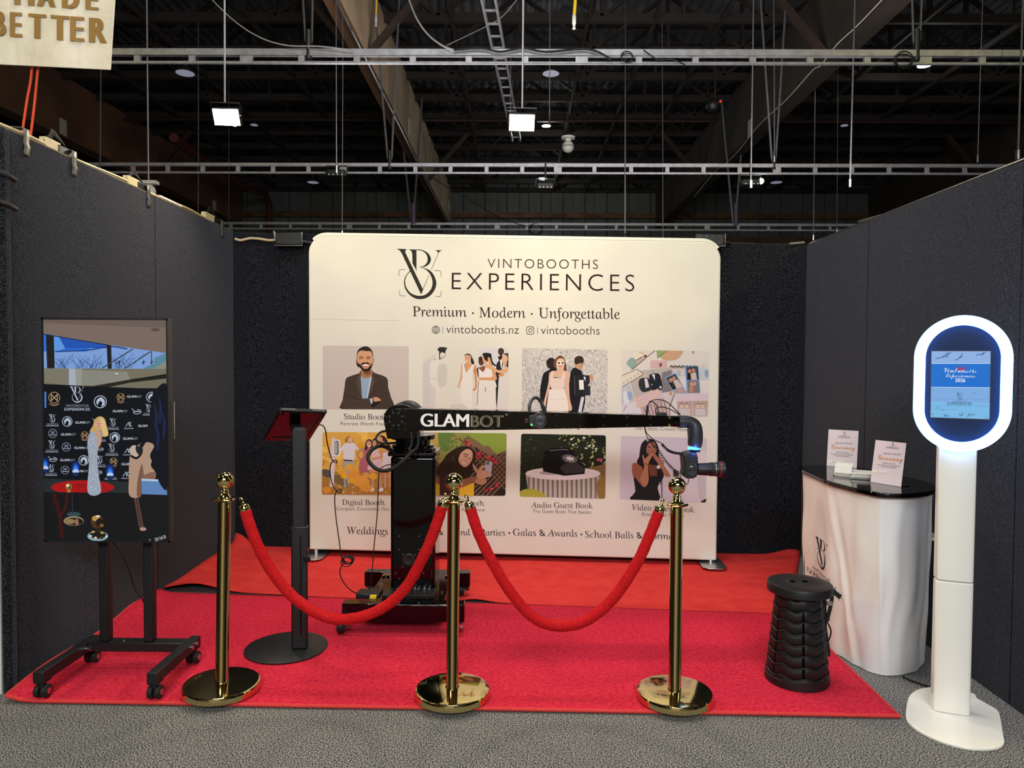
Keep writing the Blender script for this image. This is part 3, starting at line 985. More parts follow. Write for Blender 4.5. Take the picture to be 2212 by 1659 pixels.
out = []
N_ = 10
hgt = tl[1] - bl[1]; wid = ub - ua
for i in range(N_ + 1):   # top-left round
    a = R(180 - 90 * i / N_); out.append(edge_pt((rad + rad * math.cos(a)) / wid, 1 - (rad - rad * math.sin(a)) / hgt))
for i in range(N_ + 1):
    a = R(90 - 90 * i / N_); out.append(edge_pt(1 - (rad - rad * math.cos(a)) / wid, 1 - (rad - rad * math.sin(a)) / hgt))
r2 = 0.012
for (s_, a0_) in ((1, 0), (0, -90)):
    for i in range(4):
        a = R(a0_ - 90 * i / 3)
        cx_ = 1 - r2 / wid if s_ else r2 / wid
        out.append(edge_pt(cx_ + r2 * math.cos(a) / wid, (r2 + r2 * math.sin(a)) / hgt))
W3 = lambda u, z, off=0.0: A + ex * u + ez * z + en * off
MB().prism([W3(u, z, 0.02) for u, z in out], en * -0.04).build('fabric_cover', M_fabric, db, bevel=0.012, seg=3)
zip_ = MB().tube([W3(u, z, 0.0) for u, z in out[5:18]], 0.021, 8)
zip_.build('frame_tube', M_fabric, db)
for k, (uu, sgn) in enumerate((((673 and 0.035), -1), ((B - A).length - 0.02, 1))):
    p = A + ex * uu
    MB().cyl(V((p.x, p.y, 0.03)), V((p.x, p.y, 0.11)), 0.016, n=16).build('post', M_alu, db)
    fp = [(-0.055, -0.2), (-0.075, -0.05), (-0.08, 0.2), (0.08, 0.2), (0.075, -0.05), (0.06, -0.22)]
    pts = [p + ex * (a + sgn * 0.0) + en * (-b - (0.04)) + V((0, 0, 0.028 - p.z)) for a, b in [(-0.07, 0.3), (0.07, 0.3), (0.085, 0.0), (0.085, -0.17), (0.05, -0.21), (-0.05, -0.21), (-0.085, -0.17), (-0.085, 0.0)]]
    MB().prism(pts, (0, 0, 0.006)).build('foot_plate', M_alu, db, bevel=0.002)
cord = [W3(on(x, 1200)[0], 0.045 + 0.01 * math.sin(x * 0.05), -0.12) for x in range(1250, 1400, 10)]
tag(MB().tube(cord, 0.018, 8).build('storage_bag', M_rubber), 'dark bundled bag lying under the lower edge of the display', 'bag')


def art(o=(0, 0), sc=1.0, base=0.0006):
    return Art(PF, o, sc, base)


# ---- lettering of the display
a = art((850, 525), 4.096)
emblem(a, 235, 275, 1.0, '#2e2c26')
a.build('emblem', M_print, db)
a = art((850, 525), 4.096)
a.text('VINTOBOOTHS', 832, 220, 1808, 230, 'thin', '#3a2622', 1.22)
a.text('EXPERIENCES', 515, 410, 2130, 428, 'thin', '#2a1c1a', 1.3, 1.0)
a.build('title_lettering', M_print, db)
a = art((850, 525), 4.096)
for w, x0, x1, y0, y1 in (('Premium', 168, 648, 647, 653), ('Modern', 757, 1168, 657, 661), ('Unforgettable', 1281, 2003, 663, 672)):
    a = art((850, 525), 4.096)
    a.text(w, x0, y0, x1, y1, 'serif', '#2a1a1a')
    if w != 'Premium': a.ell(*((703, 620) if w == 'Modern' else (1223, 627)), 8, 8, '#2a1a1a')
    a.build('tagline_lettering', M_print, db)
a = art((850, 525), 4.096)
a.ring(375, 767, 34, 3.5, '#2e2620'); a.line([(341, 767), (409, 767)], 3, '#2e2620'); a.line([(375, 733), (375, 801)], 3, '#2e2620')
for dx in (-16, 16):
    a.line([(375, 733), (375 + dx, 750), (375 + dx * 1.2, 767), (375 + dx, 784), (375, 801)], 3, '#2e2620')
for dy in (-17, 17):
    a.line([(347, 767 + dy), (403, 767 + dy)], 3, '#2e2620')
a.build('globe_icon', M_print, db); a = art((850, 525), 4.096)
a.line([(437, 738), (437, 798)], 3.5, '#4a4a9a')
a.text('vintobooths.nz', 467, 797, 1110, 803, 'thin', '#3a322c')
a.build('contact_lettering', M_print, db); a = art((850, 525), 4.096)
rr = rrect(1177, 740, 1243, 806, 18)
a.line(rr + rr[:1], 5, '#2e2620', False); a.ring(1210, 773, 15, 5, '#2e2620'); a.ell(1229, 754, 4, 4, '#2e2620')
a.build('camera_icon', M_print, db); a = art((850, 525), 4.096)
a.line([(1275, 746), (1275, 804)], 3.5, '#2e2620')
a.text('vintobooths', 1305, 806, 1824, 810, 'thin', '#3a322c')
a.build('contact_lettering', M_print, db)
DK = '#33242a'
for name, serif, sub in (('caption_lettering', ('Studio Booth', 743, 905.5, 840, 906.5), ('Portraits Worth Framing', 735.8, 918.4, 847, 919.5)),
                         ('caption_lettering', ('Show Booth', 1180, 910, 1265, 912), ('Show Stopping Videos', 1174, 924.3, 1291, 926.3)),
                         ('caption_lettering', ('Print Booth', 1385, 913, 1470, 915), ('The Classic Crowd Favourite', 1369.5, 928.2, 1504, 932)),
                         ('caption_lettering', ('Digital Booth', 739, 1090.3, 831.5, 1091.2), ('Compact. Connected. Fun.', 726.3, 1102, 842, 1102.8)),
                         ('caption_lettering', ('Virtual Booth', 953, 1091.6, 1046, 1092.8), ('Anywhere, Any Device', 945, 1103.5, 1047, 1104.6)),
                         ('caption_lettering', ('Audio Guest Book', 1147, 1096.4, 1280.5, 1098), ('The Guest Book That Speaks', 1150.5, 1107.5, 1277, 1109.8)),
                         ('caption_lettering', ('Video Guest Book', 1364, 1101.5, 1500, 1107), ('Emotions in Motion', 1387, 1114.2, 1476, 1117.5))):
    if serif[0] in ('Show Booth', 'Print Booth'):
        a = art(); a.text(*sub, style='thin', col=DK); a.build(name, M_print, db); continue
    a = art(); a.text(*serif, style='serif', col=DK); a.text(*sub, style='thin', col=DK); a.build(name, M_print, db)
a = art()
for w, x0, x1, y0, y1 in (('Weddings', 748.5, 838, 1153.3, 1155), ('Corporate', 857, 938, 1155, 1156), ('&', 946, 958.5, 1155.5, 1155.5), ('Brand', 966, 1016, 1155.5, 1156.3),
                          ('Parties', 1036.5, 1091, 1156.5, 1157.3), ('Galas & Awards', 1108, 1247, 1156.8, 1159.5), ('School Balls &', 1264, 1389, 1161, 1163.5), ('Formals', 1395, 1468, 1164, 1166)):
    a = art(); a.text(w, x0, y0, x1, y1, 'serif', '#2a1c24')
    for n_, x, y in (('Weddings', 847, 1148), ('Brand', 1026, 1150), ('Parties', 1100, 1151.5), ('Galas & Awards', 1256, 1154.5)):
        if n_ == w: a.ell(x, y, 2, 2, '#2a1c24')
    a.build('footer_lettering', M_print, db)
# fold lines of the fabric, as shallow creases
cr = MB()
for (x0, y0, x1, y1) in ((672, 688, 740, 689), (742, 690, 862, 692)):
    cr.tube([PF.map(x0 + (x1 - x0) * i / 12, y0 + (y1 - y0) * i / 12 + 0.6 * math.sin(i * 2.1), 0.0005) for i in range(13)], 0.0009, 5)
cr.build('fold_crease', M_fabric, db)


# ---- the eight printed photographs
def tile(tlp, trp, brp, blp, r=5.5):
    """Rounded outline between four picture corners."""
    c = [V((*p, 0)) for p in (tlp, trp, brp, blp)]; o = []
    for i in range(4):
        p = c[i]; a_ = (c[i - 1] - p).normalized(); b_ = (c[(i + 1) % 4] - p).normalized()
        for k in range(7):
            t = k / 6
            q = (p + a_ * r) * (1 - t) ** 2 + p * 2 * t * (1 - t) + (p + b_ * r) * t * t
            o.append((q.x, q.y))
    return o


def photo(win, o, sc, bg):
    a = Art(PF, (0, 0), 1.0, 0.0004); a.poly(win, bg); a.win = win
    return a.at(o, sc)


def face(a, cx, cy, w, h, skin, hair=None, smile=True, tilt=0, shade=None):
    """A small printed face: w, h half sizes."""
    a.ell(cx, cy, w, h, skin, 22, tilt)
    sh = shade or '#7a4530'
    c, s_ = math.cos(R(tilt)), math.sin(R(tilt))
    f = lambda x, y: (cx + x * w * c - y * h * s_, cy + x * w * s_ + y * h * c)
    for e in (-0.42, 0.42):
        a.line([f(e - 0.22, -0.22), f(e, -0.30), f(e + 0.22, -0.22)], max(w * 0.08, 1), '#2a1a14')
        a.ell(*f(e, -0.08), w * 0.15, h * 0.05, '#20140f', 10, tilt)
    a.line([f(0.02, -0.05), f(0.1, 0.22), f(-0.06, 0.24)], max(w * 0.07, 1), sh)
    if smile:
        a.poly([f(-0.36, 0.42), f(0, 0.48), f(0.36, 0.42), f(0.2, 0.62), f(-0.2, 0.62)], '#f4ece6')
    a.line([f(-0.36, 0.42), f(0, 0.66), f(0.36, 0.42)], max(w * 0.08, 1), '#a04a3c')


rnd = random.Random(3)
# 1 studio portrait
w = tile((697, 746.5), (882.8, 748), (882.8, 884.3), (697.5, 883.8))
a = photo(w, (690, 740), 9.215, '#c8bbb2')
a.blob([(528, 720), (640, 660), (790, 610), (830, 555), (1040, 550), (1100, 605), (1340, 700), (1370, 900), (1420, 1080), (1425, 1330), (470, 1340), (462, 1150), (500, 900)], '#43362f', 3)
a.poly([(815, 640), (1045, 640), (1030, 760), (960, 1110), (850, 1115)], '#93a7bd'); a.poly([(1012, 700), (1040, 660), (1030, 760), (960, 1110), (940, 1110)], '#c3cbd6')
a.blob([(828, 540), (1045, 540), (1045, 650), (990, 700), (900, 705), (835, 665)], '#a9714f', 3); a.poly([(860, 560), (1040, 560), (1010, 640), (920, 650)], '#7d4f38')
a.blob([(745, 250), (770, 150), (830, 100), (910, 75), (980, 90), (1040, 150), (1066, 230), (1060, 350), (1040, 480), (760, 480)], '#2c2623', 4)
a.blob([(765, 210), (830, 160), (930, 170), (1020, 175), (1050, 240), (1060, 380), (1030, 520), (930, 580), (830, 520), (770, 400), (745, 350)], '#d29a72', 4)
a.blob([(745, 350), (765, 340), (775, 400), (765, 415)], '#c88c64'); a.blob([(1062, 320), (1085, 320), (1080, 400), (1060, 410)], '#b47a56')
a.poly([(770, 400), (815, 440), (860, 480), (880, 520), (960, 520), (1000, 470), (1045, 400), (1040, 500), (1000, 560), (930, 585), (860, 560), (810, 500)], '#2b211d')
a.blob([(818, 430), (870, 398), (920, 400), (960, 395), (1003, 420), (985, 440), (920, 425), (845, 450)], '#2a201c', 3)
a.poly([(850, 440), (915, 432), (985, 436), (955, 462), (900, 465)], '#f2ebe4'); a.poly([(860, 462), (955, 465), (985, 445), (950, 500), (900, 505)], '#c07a68')
for x in (830, 975):
    a.line([(x - 45, 300), (x, 282), (x + 45, 296)], 14, '#3a2a22'); a.line([(x - 35, 325), (x, 314), (x + 38, 322)], 12, '#33241e')
a.line([(880, 380), (905, 400), (940, 395), (955, 370)], 10, '#8a5a40')
a.poly([(720, 780), (790, 610), (830, 570), (820, 800), (850, 1115), (800, 1115), (740, 900)], '#54463d'); a.poly([(1105, 790), (1050, 600), (1040, 720), (965, 1110), (1040, 1000)], '#55473e')
a.line([(735, 790), (780, 990), (840, 1112)], 10, '#2b211c'); a.line([(1110, 800), (1060, 950), (975, 1105)], 10, '#2b211c'); a.line([(1045, 980), (1190, 930)], 8, '#2f2620')
a.blob([(470, 1130), (650, 1120), (850, 1125), (1000, 1115), (1030, 1200), (1000, 1330), (500, 1330)], '#4a3c34', 3); a.line([(640, 1080), (700, 1120), (840, 1128)], 9, '#221a16'); a.line([(560, 1180), (700, 1220), (860, 1200)], 8, '#33281f')
a.poly([(1000, 1115), (1070, 1108), (1060, 1190), (1030, 1230)], '#b9b7c6'); a.blob([(1075, 1095), (1160, 1090), (1225, 1145), (1180, 1170), (1090, 1170)], '#cf946c', 3); a.line([(1070, 1100), (1085, 1200)], 12, '#1c1614')
a.blob([(1030, 1240), (1110, 1185), (1200, 1165), (1215, 1190), (1120, 1250), (1060, 1290)], '#241c18', 3)
a.build('printed_photo', M_print, db)
# 2 group in white
w = tile((913.7, 749.2), (1098.3, 751.6), (1096.9, 884.6), (912.7, 883))
a = photo(w, (905, 740), 10.37, '#d9d3c4')
a.poly([(95, 450), (380, 240), (360, 1500), (80, 1500)], '#cfc8c2'); a.poly([(1320, 90), (2010, 90), (2010, 600), (1320, 600)], '#d3d0cf')
a.poly([(90, 500), (250, 470), (250, 1500), (85, 1500)], '#cbc4c2'); a.blob([(250, 480), (430, 400), (440, 950), (330, 985), (255, 900)], '#ddd6c8'); a.blob([(430, 540), (620, 500), (620, 900), (560, 975), (440, 980)], '#c9c4b8')
a.poly([(370, 960), (480, 970), (490, 1480), (390, 1480)], '#dbd5c6'); a.line([(260, 800), (430, 818)], 10, '#a9a194'); a.poly([(710, 1390), (1160, 1370), (1160, 1490), (700, 1490)], '#cdc5bb')
a.blob([(415, 155), (480, 95), (590, 110), (632, 115), (600, 180), (585, 240), (520, 215), (480, 240), (450, 200)], '#2d2e2a', 3); a.line([(462, 200), (462, 380)], 22, '#2f302c'); a.line([(585, 240), (590, 290), (540, 345), (470, 375)], 9, '#3a3a36'); a.line([(540, 310), (480, 360)], 9, '#44443e')
a.poly([(345, 378), (375, 376), (372, 392), (345, 392)], '#3a3834'); a.line([(530, 1445), (545, 1475), (665, 1472)], 6, '#6a6660')
a.poly([(1740, 470), (1800, 390), (1900, 400), (1850, 640), (1780, 980), (1740, 1500), (1700, 820)], '#26272a')
a.ell(1838, 200, 68, 82, '#4a342a'); a.ell(1820, 320, 48, 62, '#3c2a22'); a.ell(1795, 292, 20, 16, '#efe6de'); a.poly([(1770, 300), (1850, 320), (1830, 390), (1785, 380)], '#2a1e19')
a.poly([(1815, 400), (1870, 390), (1850, 590), (1835, 560)], '#e9e4da')
a.blob([(1180, 330), (1215, 380), (1242, 490), (1190, 490), (1160, 420)], '#2a2523'); a.blob([(1025, 300), (1045, 262), (1100, 245), (1160, 275), (1185, 340), (1165, 400), (1130, 360)], '#3a302b', 4)
a.blob([(1030, 300), (1085, 275), (1150, 300), (1165, 370), (1130, 440), (1090, 470), (1045, 440), (1030, 370)], '#dba57c', 4); a.line([(1050, 340), (1080, 350)], 9, '#4a3024'); a.line([(1100, 345), (1125, 355)], 9, '#4a3024'); a.line([(1050, 410), (1075, 432), (1105, 412)], 9, '#f4e8e0')
a.poly([(1050, 455), (1130, 440), (1150, 500), (1110, 560), (1060, 500)], '#cf9468')
a.blob([(945, 490), (970, 485), (975, 560), (965, 720), (975, 780), (905, 960), (920, 1020), (885, 1010), (868, 970), (910, 840), (935, 700)], '#d9a077', 3)
a.blob([(1230, 490), (1275, 520), (1290, 700), (1300, 980), (1240, 1080), (1205, 1060), (1260, 960), (1240, 740), (1215, 620)], '#c98a5a', 3)
a.poly([(975, 485), (1020, 480), (1065, 660), (1210, 480), (1250, 490), (1215, 620), (1180, 800), (1195, 1000), (1180, 1495), (1130, 1495), (960, 1350), (920, 1180), (980, 800)], '#e2dbd0')
a.poly([(1020, 480), (1100, 470), (1205, 485), (1065, 672)], '#d29a6c'); a.line([(1015, 480), (1062, 668)], 8, '#5a3a24')
a.ell(1395, 420, 62, 95, '#5a3a2c'); a.ell(1390, 360, 55, 50, '#39251c'); a.blob([(1290, 590), (1340, 560), (1345, 700), (1370, 740), (1340, 790), (1310, 720)], '#6b4032', 3); a.poly([(1340, 560), (1490, 510), (1470, 670), (1430, 680)], '#8a5236')
a.poly([(1330, 580), (1440, 665), (1500, 550), (1620, 600), (1640, 780), (1480, 800), (1400, 860), (1350, 860), (1340, 730)], '#e6ddd8')
a.poly([(1340, 840), (1700, 830), (1750, 1010), (1720, 1500), (1310, 1500), (1330, 1000)], '#e0d9cf'); a.line([(1340, 860), (1320, 1100), (1305, 1400)], 14, '#7a716a'); a.poly([(1485, 985), (1500, 1000), (1500, 1080), (1475, 1135), (1480, 1060)], '#b4685a')
a.blob([(1420, 280), (1450, 235), (1540, 230), (1620, 255), (1625, 300), (1660, 440), (1745, 520), (1690, 520), (1600, 450), (1560, 340), (1530, 440), (1480, 400)], '#26221f', 4)
a.blob([(1410, 300), (1440, 290), (1470, 380), (1530, 430), (1500, 475), (1440, 430)], '#d8a57c', 3); a.blob([(1540, 340), (1590, 340), (1630, 470), (1720, 700), (1730, 840), (1480, 840), (1350, 840), (1350, 790), (1480, 780), (1640, 770), (1640, 650), (1570, 470)], '#d49a6c', 3)
a.blob([(1470, 500), (1560, 480), (1660, 540), (1800, 620), (1990, 560), (1995, 640), (1840, 700), (1640, 610), (1500, 560)], '#dca77f', 3)
a.blob([(1900, 260), (1960, 240), (2000, 260), (2000, 540), (1960, 520), (1970, 380)], '#2e2320', 3); a.blob([(1880, 290), (1940, 270), (1985, 330), (1975, 420), (1910, 460), (1855, 430), (1865, 350)], '#e0ae88', 4); a.poly([(1900, 450), (1960, 420), (1960, 540), (1900, 560)], '#d9a47c')
a.poly([(1800, 720), (1960, 680), (2000, 760), (2000, 1500), (1770, 1500), (1780, 900)], '#d9d2cb'); a.blob([(1780, 720), (1880, 700), (1910, 740), (1800, 760)], '#cf9266'); a.poly([(1720, 1000), (1770, 980), (1760, 1250), (1745, 1480), (1725, 1300)], '#2b2a2c')
a.build('printed_photo', M_print, db)
# 3 sequin wall
w = tile((1128.2, 751.8), (1312.9, 755.1), (1311.4, 892.5), (1127.2, 887.7))
a = photo(w, (1120, 745), 10.37, '#c6c0bb')
for k, (n, c) in enumerate(((900, '#dfdad4'), (800, '#a8a2a0'), (420, '#85807f'), (150, '#575351'), (380, '#f1ede6'))):
    a.hold = True
    for i in range(n):
        x = rnd.uniform(70, 2000); y = rnd.uniform(80, 1520); ww = rnd.uniform(7, 17); hh = rnd.uniform(12, 50) * (0.6 if k == 3 else 1)
        a.poly([(x, y), (x + ww, y + 3), (x + ww, y + hh), (x, y + hh - 3)], c)
    a.hold = False; a.z += a.step
a.blob([(1100, 500), (1150, 470), (1210, 500), (1190, 620), (1110, 600)], '#a7a3a6')
a.blob([(620, 400), (640, 340), (700, 290), (780, 300), (830, 380), (820, 500), (750, 580), (690, 520), (640, 490)], '#2b2422', 4); a.blob([(630, 430), (655, 430), (680, 520), (660, 520)], '#4a3428', 3)
a.blob([(690, 560), (780, 480), (860, 560), (860, 1500), (540, 1500), (480, 1100), (500, 900), (560, 640)], '#1d1e22', 3)
a.poly([(1170, 600), (1220, 520), (1320, 490), (1410, 580), (1460, 700), (1500, 1100), (1490, 1300), (1440, 1510), (1100, 1510), (1130, 900)], '#1c1d22')
a.poly([(1250, 420), (1400, 420), (1440, 480), (1390, 570), (1260, 500)], '#c49a7c'); a.blob([(1255, 400), (1260, 300), (1330, 250), (1420, 260), (1465, 340), (1440, 420), (1380, 410), (1300, 440)], '#3a2c26', 4); a.blob([(1385, 440), (1450, 410), (1440, 480), (1400, 560)], '#b58a6c', 3)
a.blob([(780, 380), (840, 300), (930, 235), (1020, 290), (1050, 380), (1080, 520), (1060, 610), (1010, 560), (1010, 460), (850, 400), (850, 500), (800, 510)], '#6a4230', 4)
a.blob([(850, 400), (880, 320), (960, 300), (1020, 330), (1030, 440), (1000, 520), (930, 570), (870, 510)], '#e0b69c', 4); a.poly([(860, 540), (1000, 520), (1010, 620), (850, 640)], '#d9ad92')
a.poly([(860, 368), (1035, 375), (1020, 430), (970, 440), (945, 415), (910, 440), (870, 425)], '#f4f0ea')
for x in (905, 990):
    a.blob([(x - 32, 390), (x - 16, 382), (x, 392), (x + 16, 382), (x + 30, 392), (x + 4, 432)], '#2a1818', 3)
a.line([(900, 470), (940, 488), (985, 466)], 13, '#b5584a')
a.blob([(690, 640), (780, 580), (880, 590), (1000, 580), (1100, 600), (1140, 700), (1135, 900), (1150, 1200), (1200, 1420), (1150, 1480), (1110, 1350), (1050, 1000), (1040, 800), (960, 740), (740, 740), (720, 900), (640, 1180), (600, 1400), (555, 1330), (600, 1150), (670, 850)], '#ddb196', 4)
a.poly([(745, 600), (790, 590), (760, 735), (950, 755), (1010, 600), (1045, 600), (1040, 700), (1010, 1000), (740, 1000), (700, 860), (700, 760)], '#e4cdc2')
a.poly([(690, 1000), (1020, 1000), (1090, 1200), (1130, 1485), (620, 1480), (660, 1180)], '#e9ddd2'); a.line([(650, 1215), (1095, 1220)], 6, '#c9bcb2'); a.line([(725, 800), (790, 850), (870, 800), (960, 840)], 6, '#cdb0a6')
a.poly([(1240, 680), (1460, 670), (1500, 700), (1510, 1120), (1260, 1130)], '#222226'); a.poly([(1440, 680), (1590, 680), (1600, 850), (1550, 910), (1610, 930), (1610, 1130), (1450, 1130)], '#2b2a2e'); a.line([(1250, 690), (1270, 1120)], 12, '#5d5a58'); a.line([(1340, 690), (1350, 1110)], 8, '#3b3a3c')
a.poly([(1355, 790), (1455, 785), (1465, 1000), (1365, 1005)], '#eae5e4'); a.poly([(1455, 715), (1500, 715), (1502, 825)], '#e2dede'); a.blob([(1590, 680), (1640, 650), (1672, 720), (1640, 800), (1605, 770)], '#c99672', 3)
a.poly([(1405, 1165), (1475, 1165), (1410, 1510), (1335, 1510)], '#d3cfd8')
a.build('printed_photo', M_print, db)
# 4 scattered prints
w = tile((1342.7, 755.6), (1532.2, 758.5), (1528.3, 898.3), (1342.2, 894.5))
a = photo(w, (1335, 745), 10.37, '#d6cdc6')
a.poly([(185, 400), (480, 100), (830, 110), (350, 560), (280, 560)], '#c9cfc6'); a.poly([(300, 270), (480, 105), (690, 210), (520, 360)], '#d9d3bf'); a.blob([(190, 400), (300, 280), (400, 340), (430, 420), (350, 550), (230, 470)], '#8ba39a', 3); a.poly([(400, 340), (640, 200), (660, 270), (430, 480)], '#bba79c')
for i in range(8):
    a.line([(220 + i * 22, 420 - i * 14), (250 + i * 20, 500 - i * 10)], 7, '#5f7a72' if i % 2 else '#b8c8bf')
a.ell(500, 165, 30, 22, '#d0a495'); a.ell(560, 190, 24, 20, '#c9917f'); a.ell(610, 250, 34, 28, '#7a3a28'); a.line([(420, 340), (530, 270)], 14, '#33302c'); a.line([(300, 560), (700, 230), (830, 130)], 18, '#6a645f')
a.poly([(860, 115), (1130, 120), (1020, 230), (880, 310)], '#7b8a5c'); a.poly([(880, 310), (960, 200), (1110, 125), (880, 115)], '#93a070'); a.blob([(960, 280), (1150, 120), (1450, 120), (1400, 250), (1300, 330), (1080, 350)], '#c59c7c', 4)
a.poly([(730, 345), (1110, 355), (1100, 510), (720, 530)], '#cbaaa6'); a.blob([(920, 430), (955, 405), (990, 430), (960, 500), (935, 490)], '#7c5450', 3)
a.poly([(1640, 140), (1720, 145), (1685, 215)], '#9a9890'); a.poly([(1110, 360), (1980, 355), (2020, 780), (1120, 700)], '#d2ccc4')
for i in range(7):
    x = 1200 + i * 85; a.ell(x, 510 + 20 * (i % 2), 34, 44, '#c9b5a9'); a.blob([(x - 38, 480), (x, 455), (x + 38, 480), (x + 34, 530), (x, 490), (x - 34, 540)], '#5a504c', 3); a.poly([(x - 45, 560), (x + 45, 560), (x + 50, 700), (x - 50, 700)], '#c6c2c6' if i % 2 else '#b2aeb4')
a.poly([(1800, 520), (2025, 520), (2030, 780), (1810, 770)], '#bcc2c8'); a.ell(1910, 490, 36, 42, '#cdb9ae'); a.blob([(1940, 570), (2020, 580), (2025, 720), (1950, 710)], '#8f9cb4', 3)
a.poly([(295, 600), (1190, 500), (1230, 1030), (370, 1170), (280, 850)], '#b7aca6'); a.poly([(980, 620), (1200, 560), (1230, 1030), (980, 1070)], '#7d7678')
a.blob([(470, 790), (560, 740), (690, 750), (740, 900), (760, 1000), (560, 1060), (470, 940)], '#303036', 3); a.poly([(590, 760), (650, 750), (700, 940), (620, 970)], '#d8cfd2'); a.ell(605, 690, 42, 55, '#c9b4a8')
a.blob([(700, 690), (760, 650), (900, 640), (960, 740), (985, 1000), (760, 1010), (720, 850)], '#22242c', 3); a.poly([(755, 660), (825, 660), (825, 800)], '#d9d5d8'); a.ell(780, 600, 40, 45, '#a8a4a2'); a.ell(950, 950, 24, 30, '#d6cfcc'); a.ell(760, 890, 14, 12, '#d6cfcc')
a.poly([(90, 690), (430, 540), (570, 660), (90, 940)], '#d8d0bf'); a.line([(90, 690), (430, 545), (570, 655), (90, 945)], 12, '#4d463f', False)
for i in range(5):
    a.ell(130 + i * 80, 850 - i * 50, 26, 20, '#c9b39c'); a.line([(110 + i * 80, 850 - i * 50), (140 + i * 80, 830 - i * 50)], 7, '#7a6c58')
a.poly([(75, 950), (270, 880), (370, 1230), (80, 1360)], '#b8bcc4'); a.poly([(110, 1060), (190, 1030), (260, 1290), (130, 1350)], '#d5d8de'); a.blob([(210, 1060), (290, 1060), (330, 1180), (240, 1230)], '#98a4bb', 3); a.ell(165, 1000, 36, 42, '#cfc0b8')
a.blob([(60, 1360), (260, 1300), (420, 1400), (520, 1560), (60, 1570)], '#d3cdd2', 3); a.line([(120, 1500), (160, 1400), (200, 1360)], 14, '#77737c')
a.poly([(370, 1190), (900, 980), (1050, 1220), (520, 1410), (420, 1380)], '#d2b3b5')
for x, y in ((420, 1200), (480, 1320), (720, 1055), (885, 1060), (800, 1210), (500, 1360)):
    a.ell(x, y, 24, 22, '#d6bf62')
a.poly([(500, 1410), (1010, 1190), (1180, 1560), (560, 1570)], '#b59a97')
for i in range(16):
    x = 560 + i * 38; a.line([(x - 20, 1410 - i * 12), (x + 40, 1560)], 12, '#6b504e' if i % 2 else '#d8c6c4')
a.poly([(960, 1080), (1210, 1040), (1260, 1110), (1150, 1390), (1040, 1210)], '#cbc0c0'); a.ell(1180, 1090, 34, 40, '#c0846c'); a.line([(1260, 1110), (1150, 1390)], 26, '#77767c')
a.poly([(1045, 730), (1290, 620), (1540, 1070), (1270, 1110)], '#8ea4c8'); a.poly([(1070, 740), (1280, 650), (1440, 930), (1230, 1010)], '#39424c'); a.ell(1180, 790, 40, 46, '#c08a72'); a.ell(1250, 750, 40, 46, '#b98670'); a.poly([(1230, 800), (1330, 770), (1440, 930), (1310, 980)], '#c9b4ac'); a.poly([(1130, 850), (1180, 840), (1300, 970), (1220, 1000)], '#22201f'); a.poly([(1240, 1030), (1450, 940), (1520, 1060), (1260, 1090)], '#a8938c'); a.ell(1400, 1020, 44, 40, '#c49484')
a.poly([(1490, 480), (1800, 470), (1840, 1075), (1540, 1080)], '#7f9acb'); a.poly([(1530, 490), (1785, 480), (1810, 780), (1545, 785)], '#39454e'); a.ell(1605, 590, 36, 46, '#c9866c'); a.ell(1690, 570, 40, 46, '#bc7e68'); a.poly([(1620, 640), (1740, 610), (1770, 780), (1640, 780)], '#c6b2a8'); a.poly([(1560, 640), (1620, 620), (1630, 780), (1550, 780)], '#1d1b1a')
a.poly([(1550, 800), (1800, 795), (1830, 1070), (1560, 1075)], '#66717a'); a.ell(1650, 880, 40, 52, '#c9917c'); a.ell(1720, 870, 40, 52, '#bf8a76'); a.poly([(1590, 940), (1680, 920), (1690, 1070), (1590, 1070)], '#b57f68'); a.poly([(1690, 930), (1780, 930), (1810, 1070), (1690, 1070)], '#7d7074')
a.poly([(1280, 1090), (2020, 1080), (2000, 1590), (1320, 1560)], '#d0bcc4'); a.poly([(1330, 1260), (2010, 1250), (2000, 1590), (1340, 1570)], '#b9a196')
for i in range(6):
    a.line([(1340, 1280 + 22 * i), (2010, 1275 + 22 * i)], 5, '#9a7f74')
for x in (1430, 1540, 1790, 1890):
    a.ell(x, 1370, 40, 52, '#d5b7a2'); a.poly([(x - 60, 1440), (x + 60, 1430), (x + 70, 1590), (x - 60, 1590)], '#c8bdc0'); a.blob([(x - 44, 1340), (x, 1300), (x + 44, 1340), (x, 1330)], '#806a5e', 3)
a.line([(1665, 1260), (1670, 1580)], 8, '#dccfd2')
a.build('printed_photo', M_print, db)
# 5 yellow field
w = tile((697, 933), (880, 934.5), (879.5, 1069.5), (695, 1068))
a = photo(w, (685, 925), 8.51, '#d8a248')
for i in range(60):
    x = rnd.uniform(80, 1700); y = rnd.uniform(60, 620); a.ell(x, y, rnd.uniform(30, 110), rnd.uniform(20, 70), rnd.choice(['#e0a93a', '#d9a650', '#e6b852', '#cf962e', '#e4bd76']), 12)
a.poly([(90, 780), (600, 800), (1700, 820), (1700, 1230), (90, 1230)], '#a8783a')
a.hold = True
for i in range(260):
    x = rnd.uniform(90, 1650); y = rnd.uniform(580, 1200); a.ell(x, y, rnd.uniform(6, 20), rnd.uniform(5, 14), rnd.choice(['#e8cf9a', '#d9b060', '#8a7a4a', '#6b5a36', '#e0a040', '#c9853a']), 8)
a.hold = False; a.z += a.step
a.blob([(90, 760), (250, 780), (260, 900), (120, 880)], '#55524a', 3); a.blob([(310, 860), (480, 900), (500, 1050), (330, 1000)], '#77643a', 3)
a.blob([(245, 500), (270, 200), (340, 200), (400, 480), (300, 520)], '#cfc4c2', 3); a.poly([(255, 530), (325, 530), (310, 1080), (235, 1080)], '#d4c6d0')
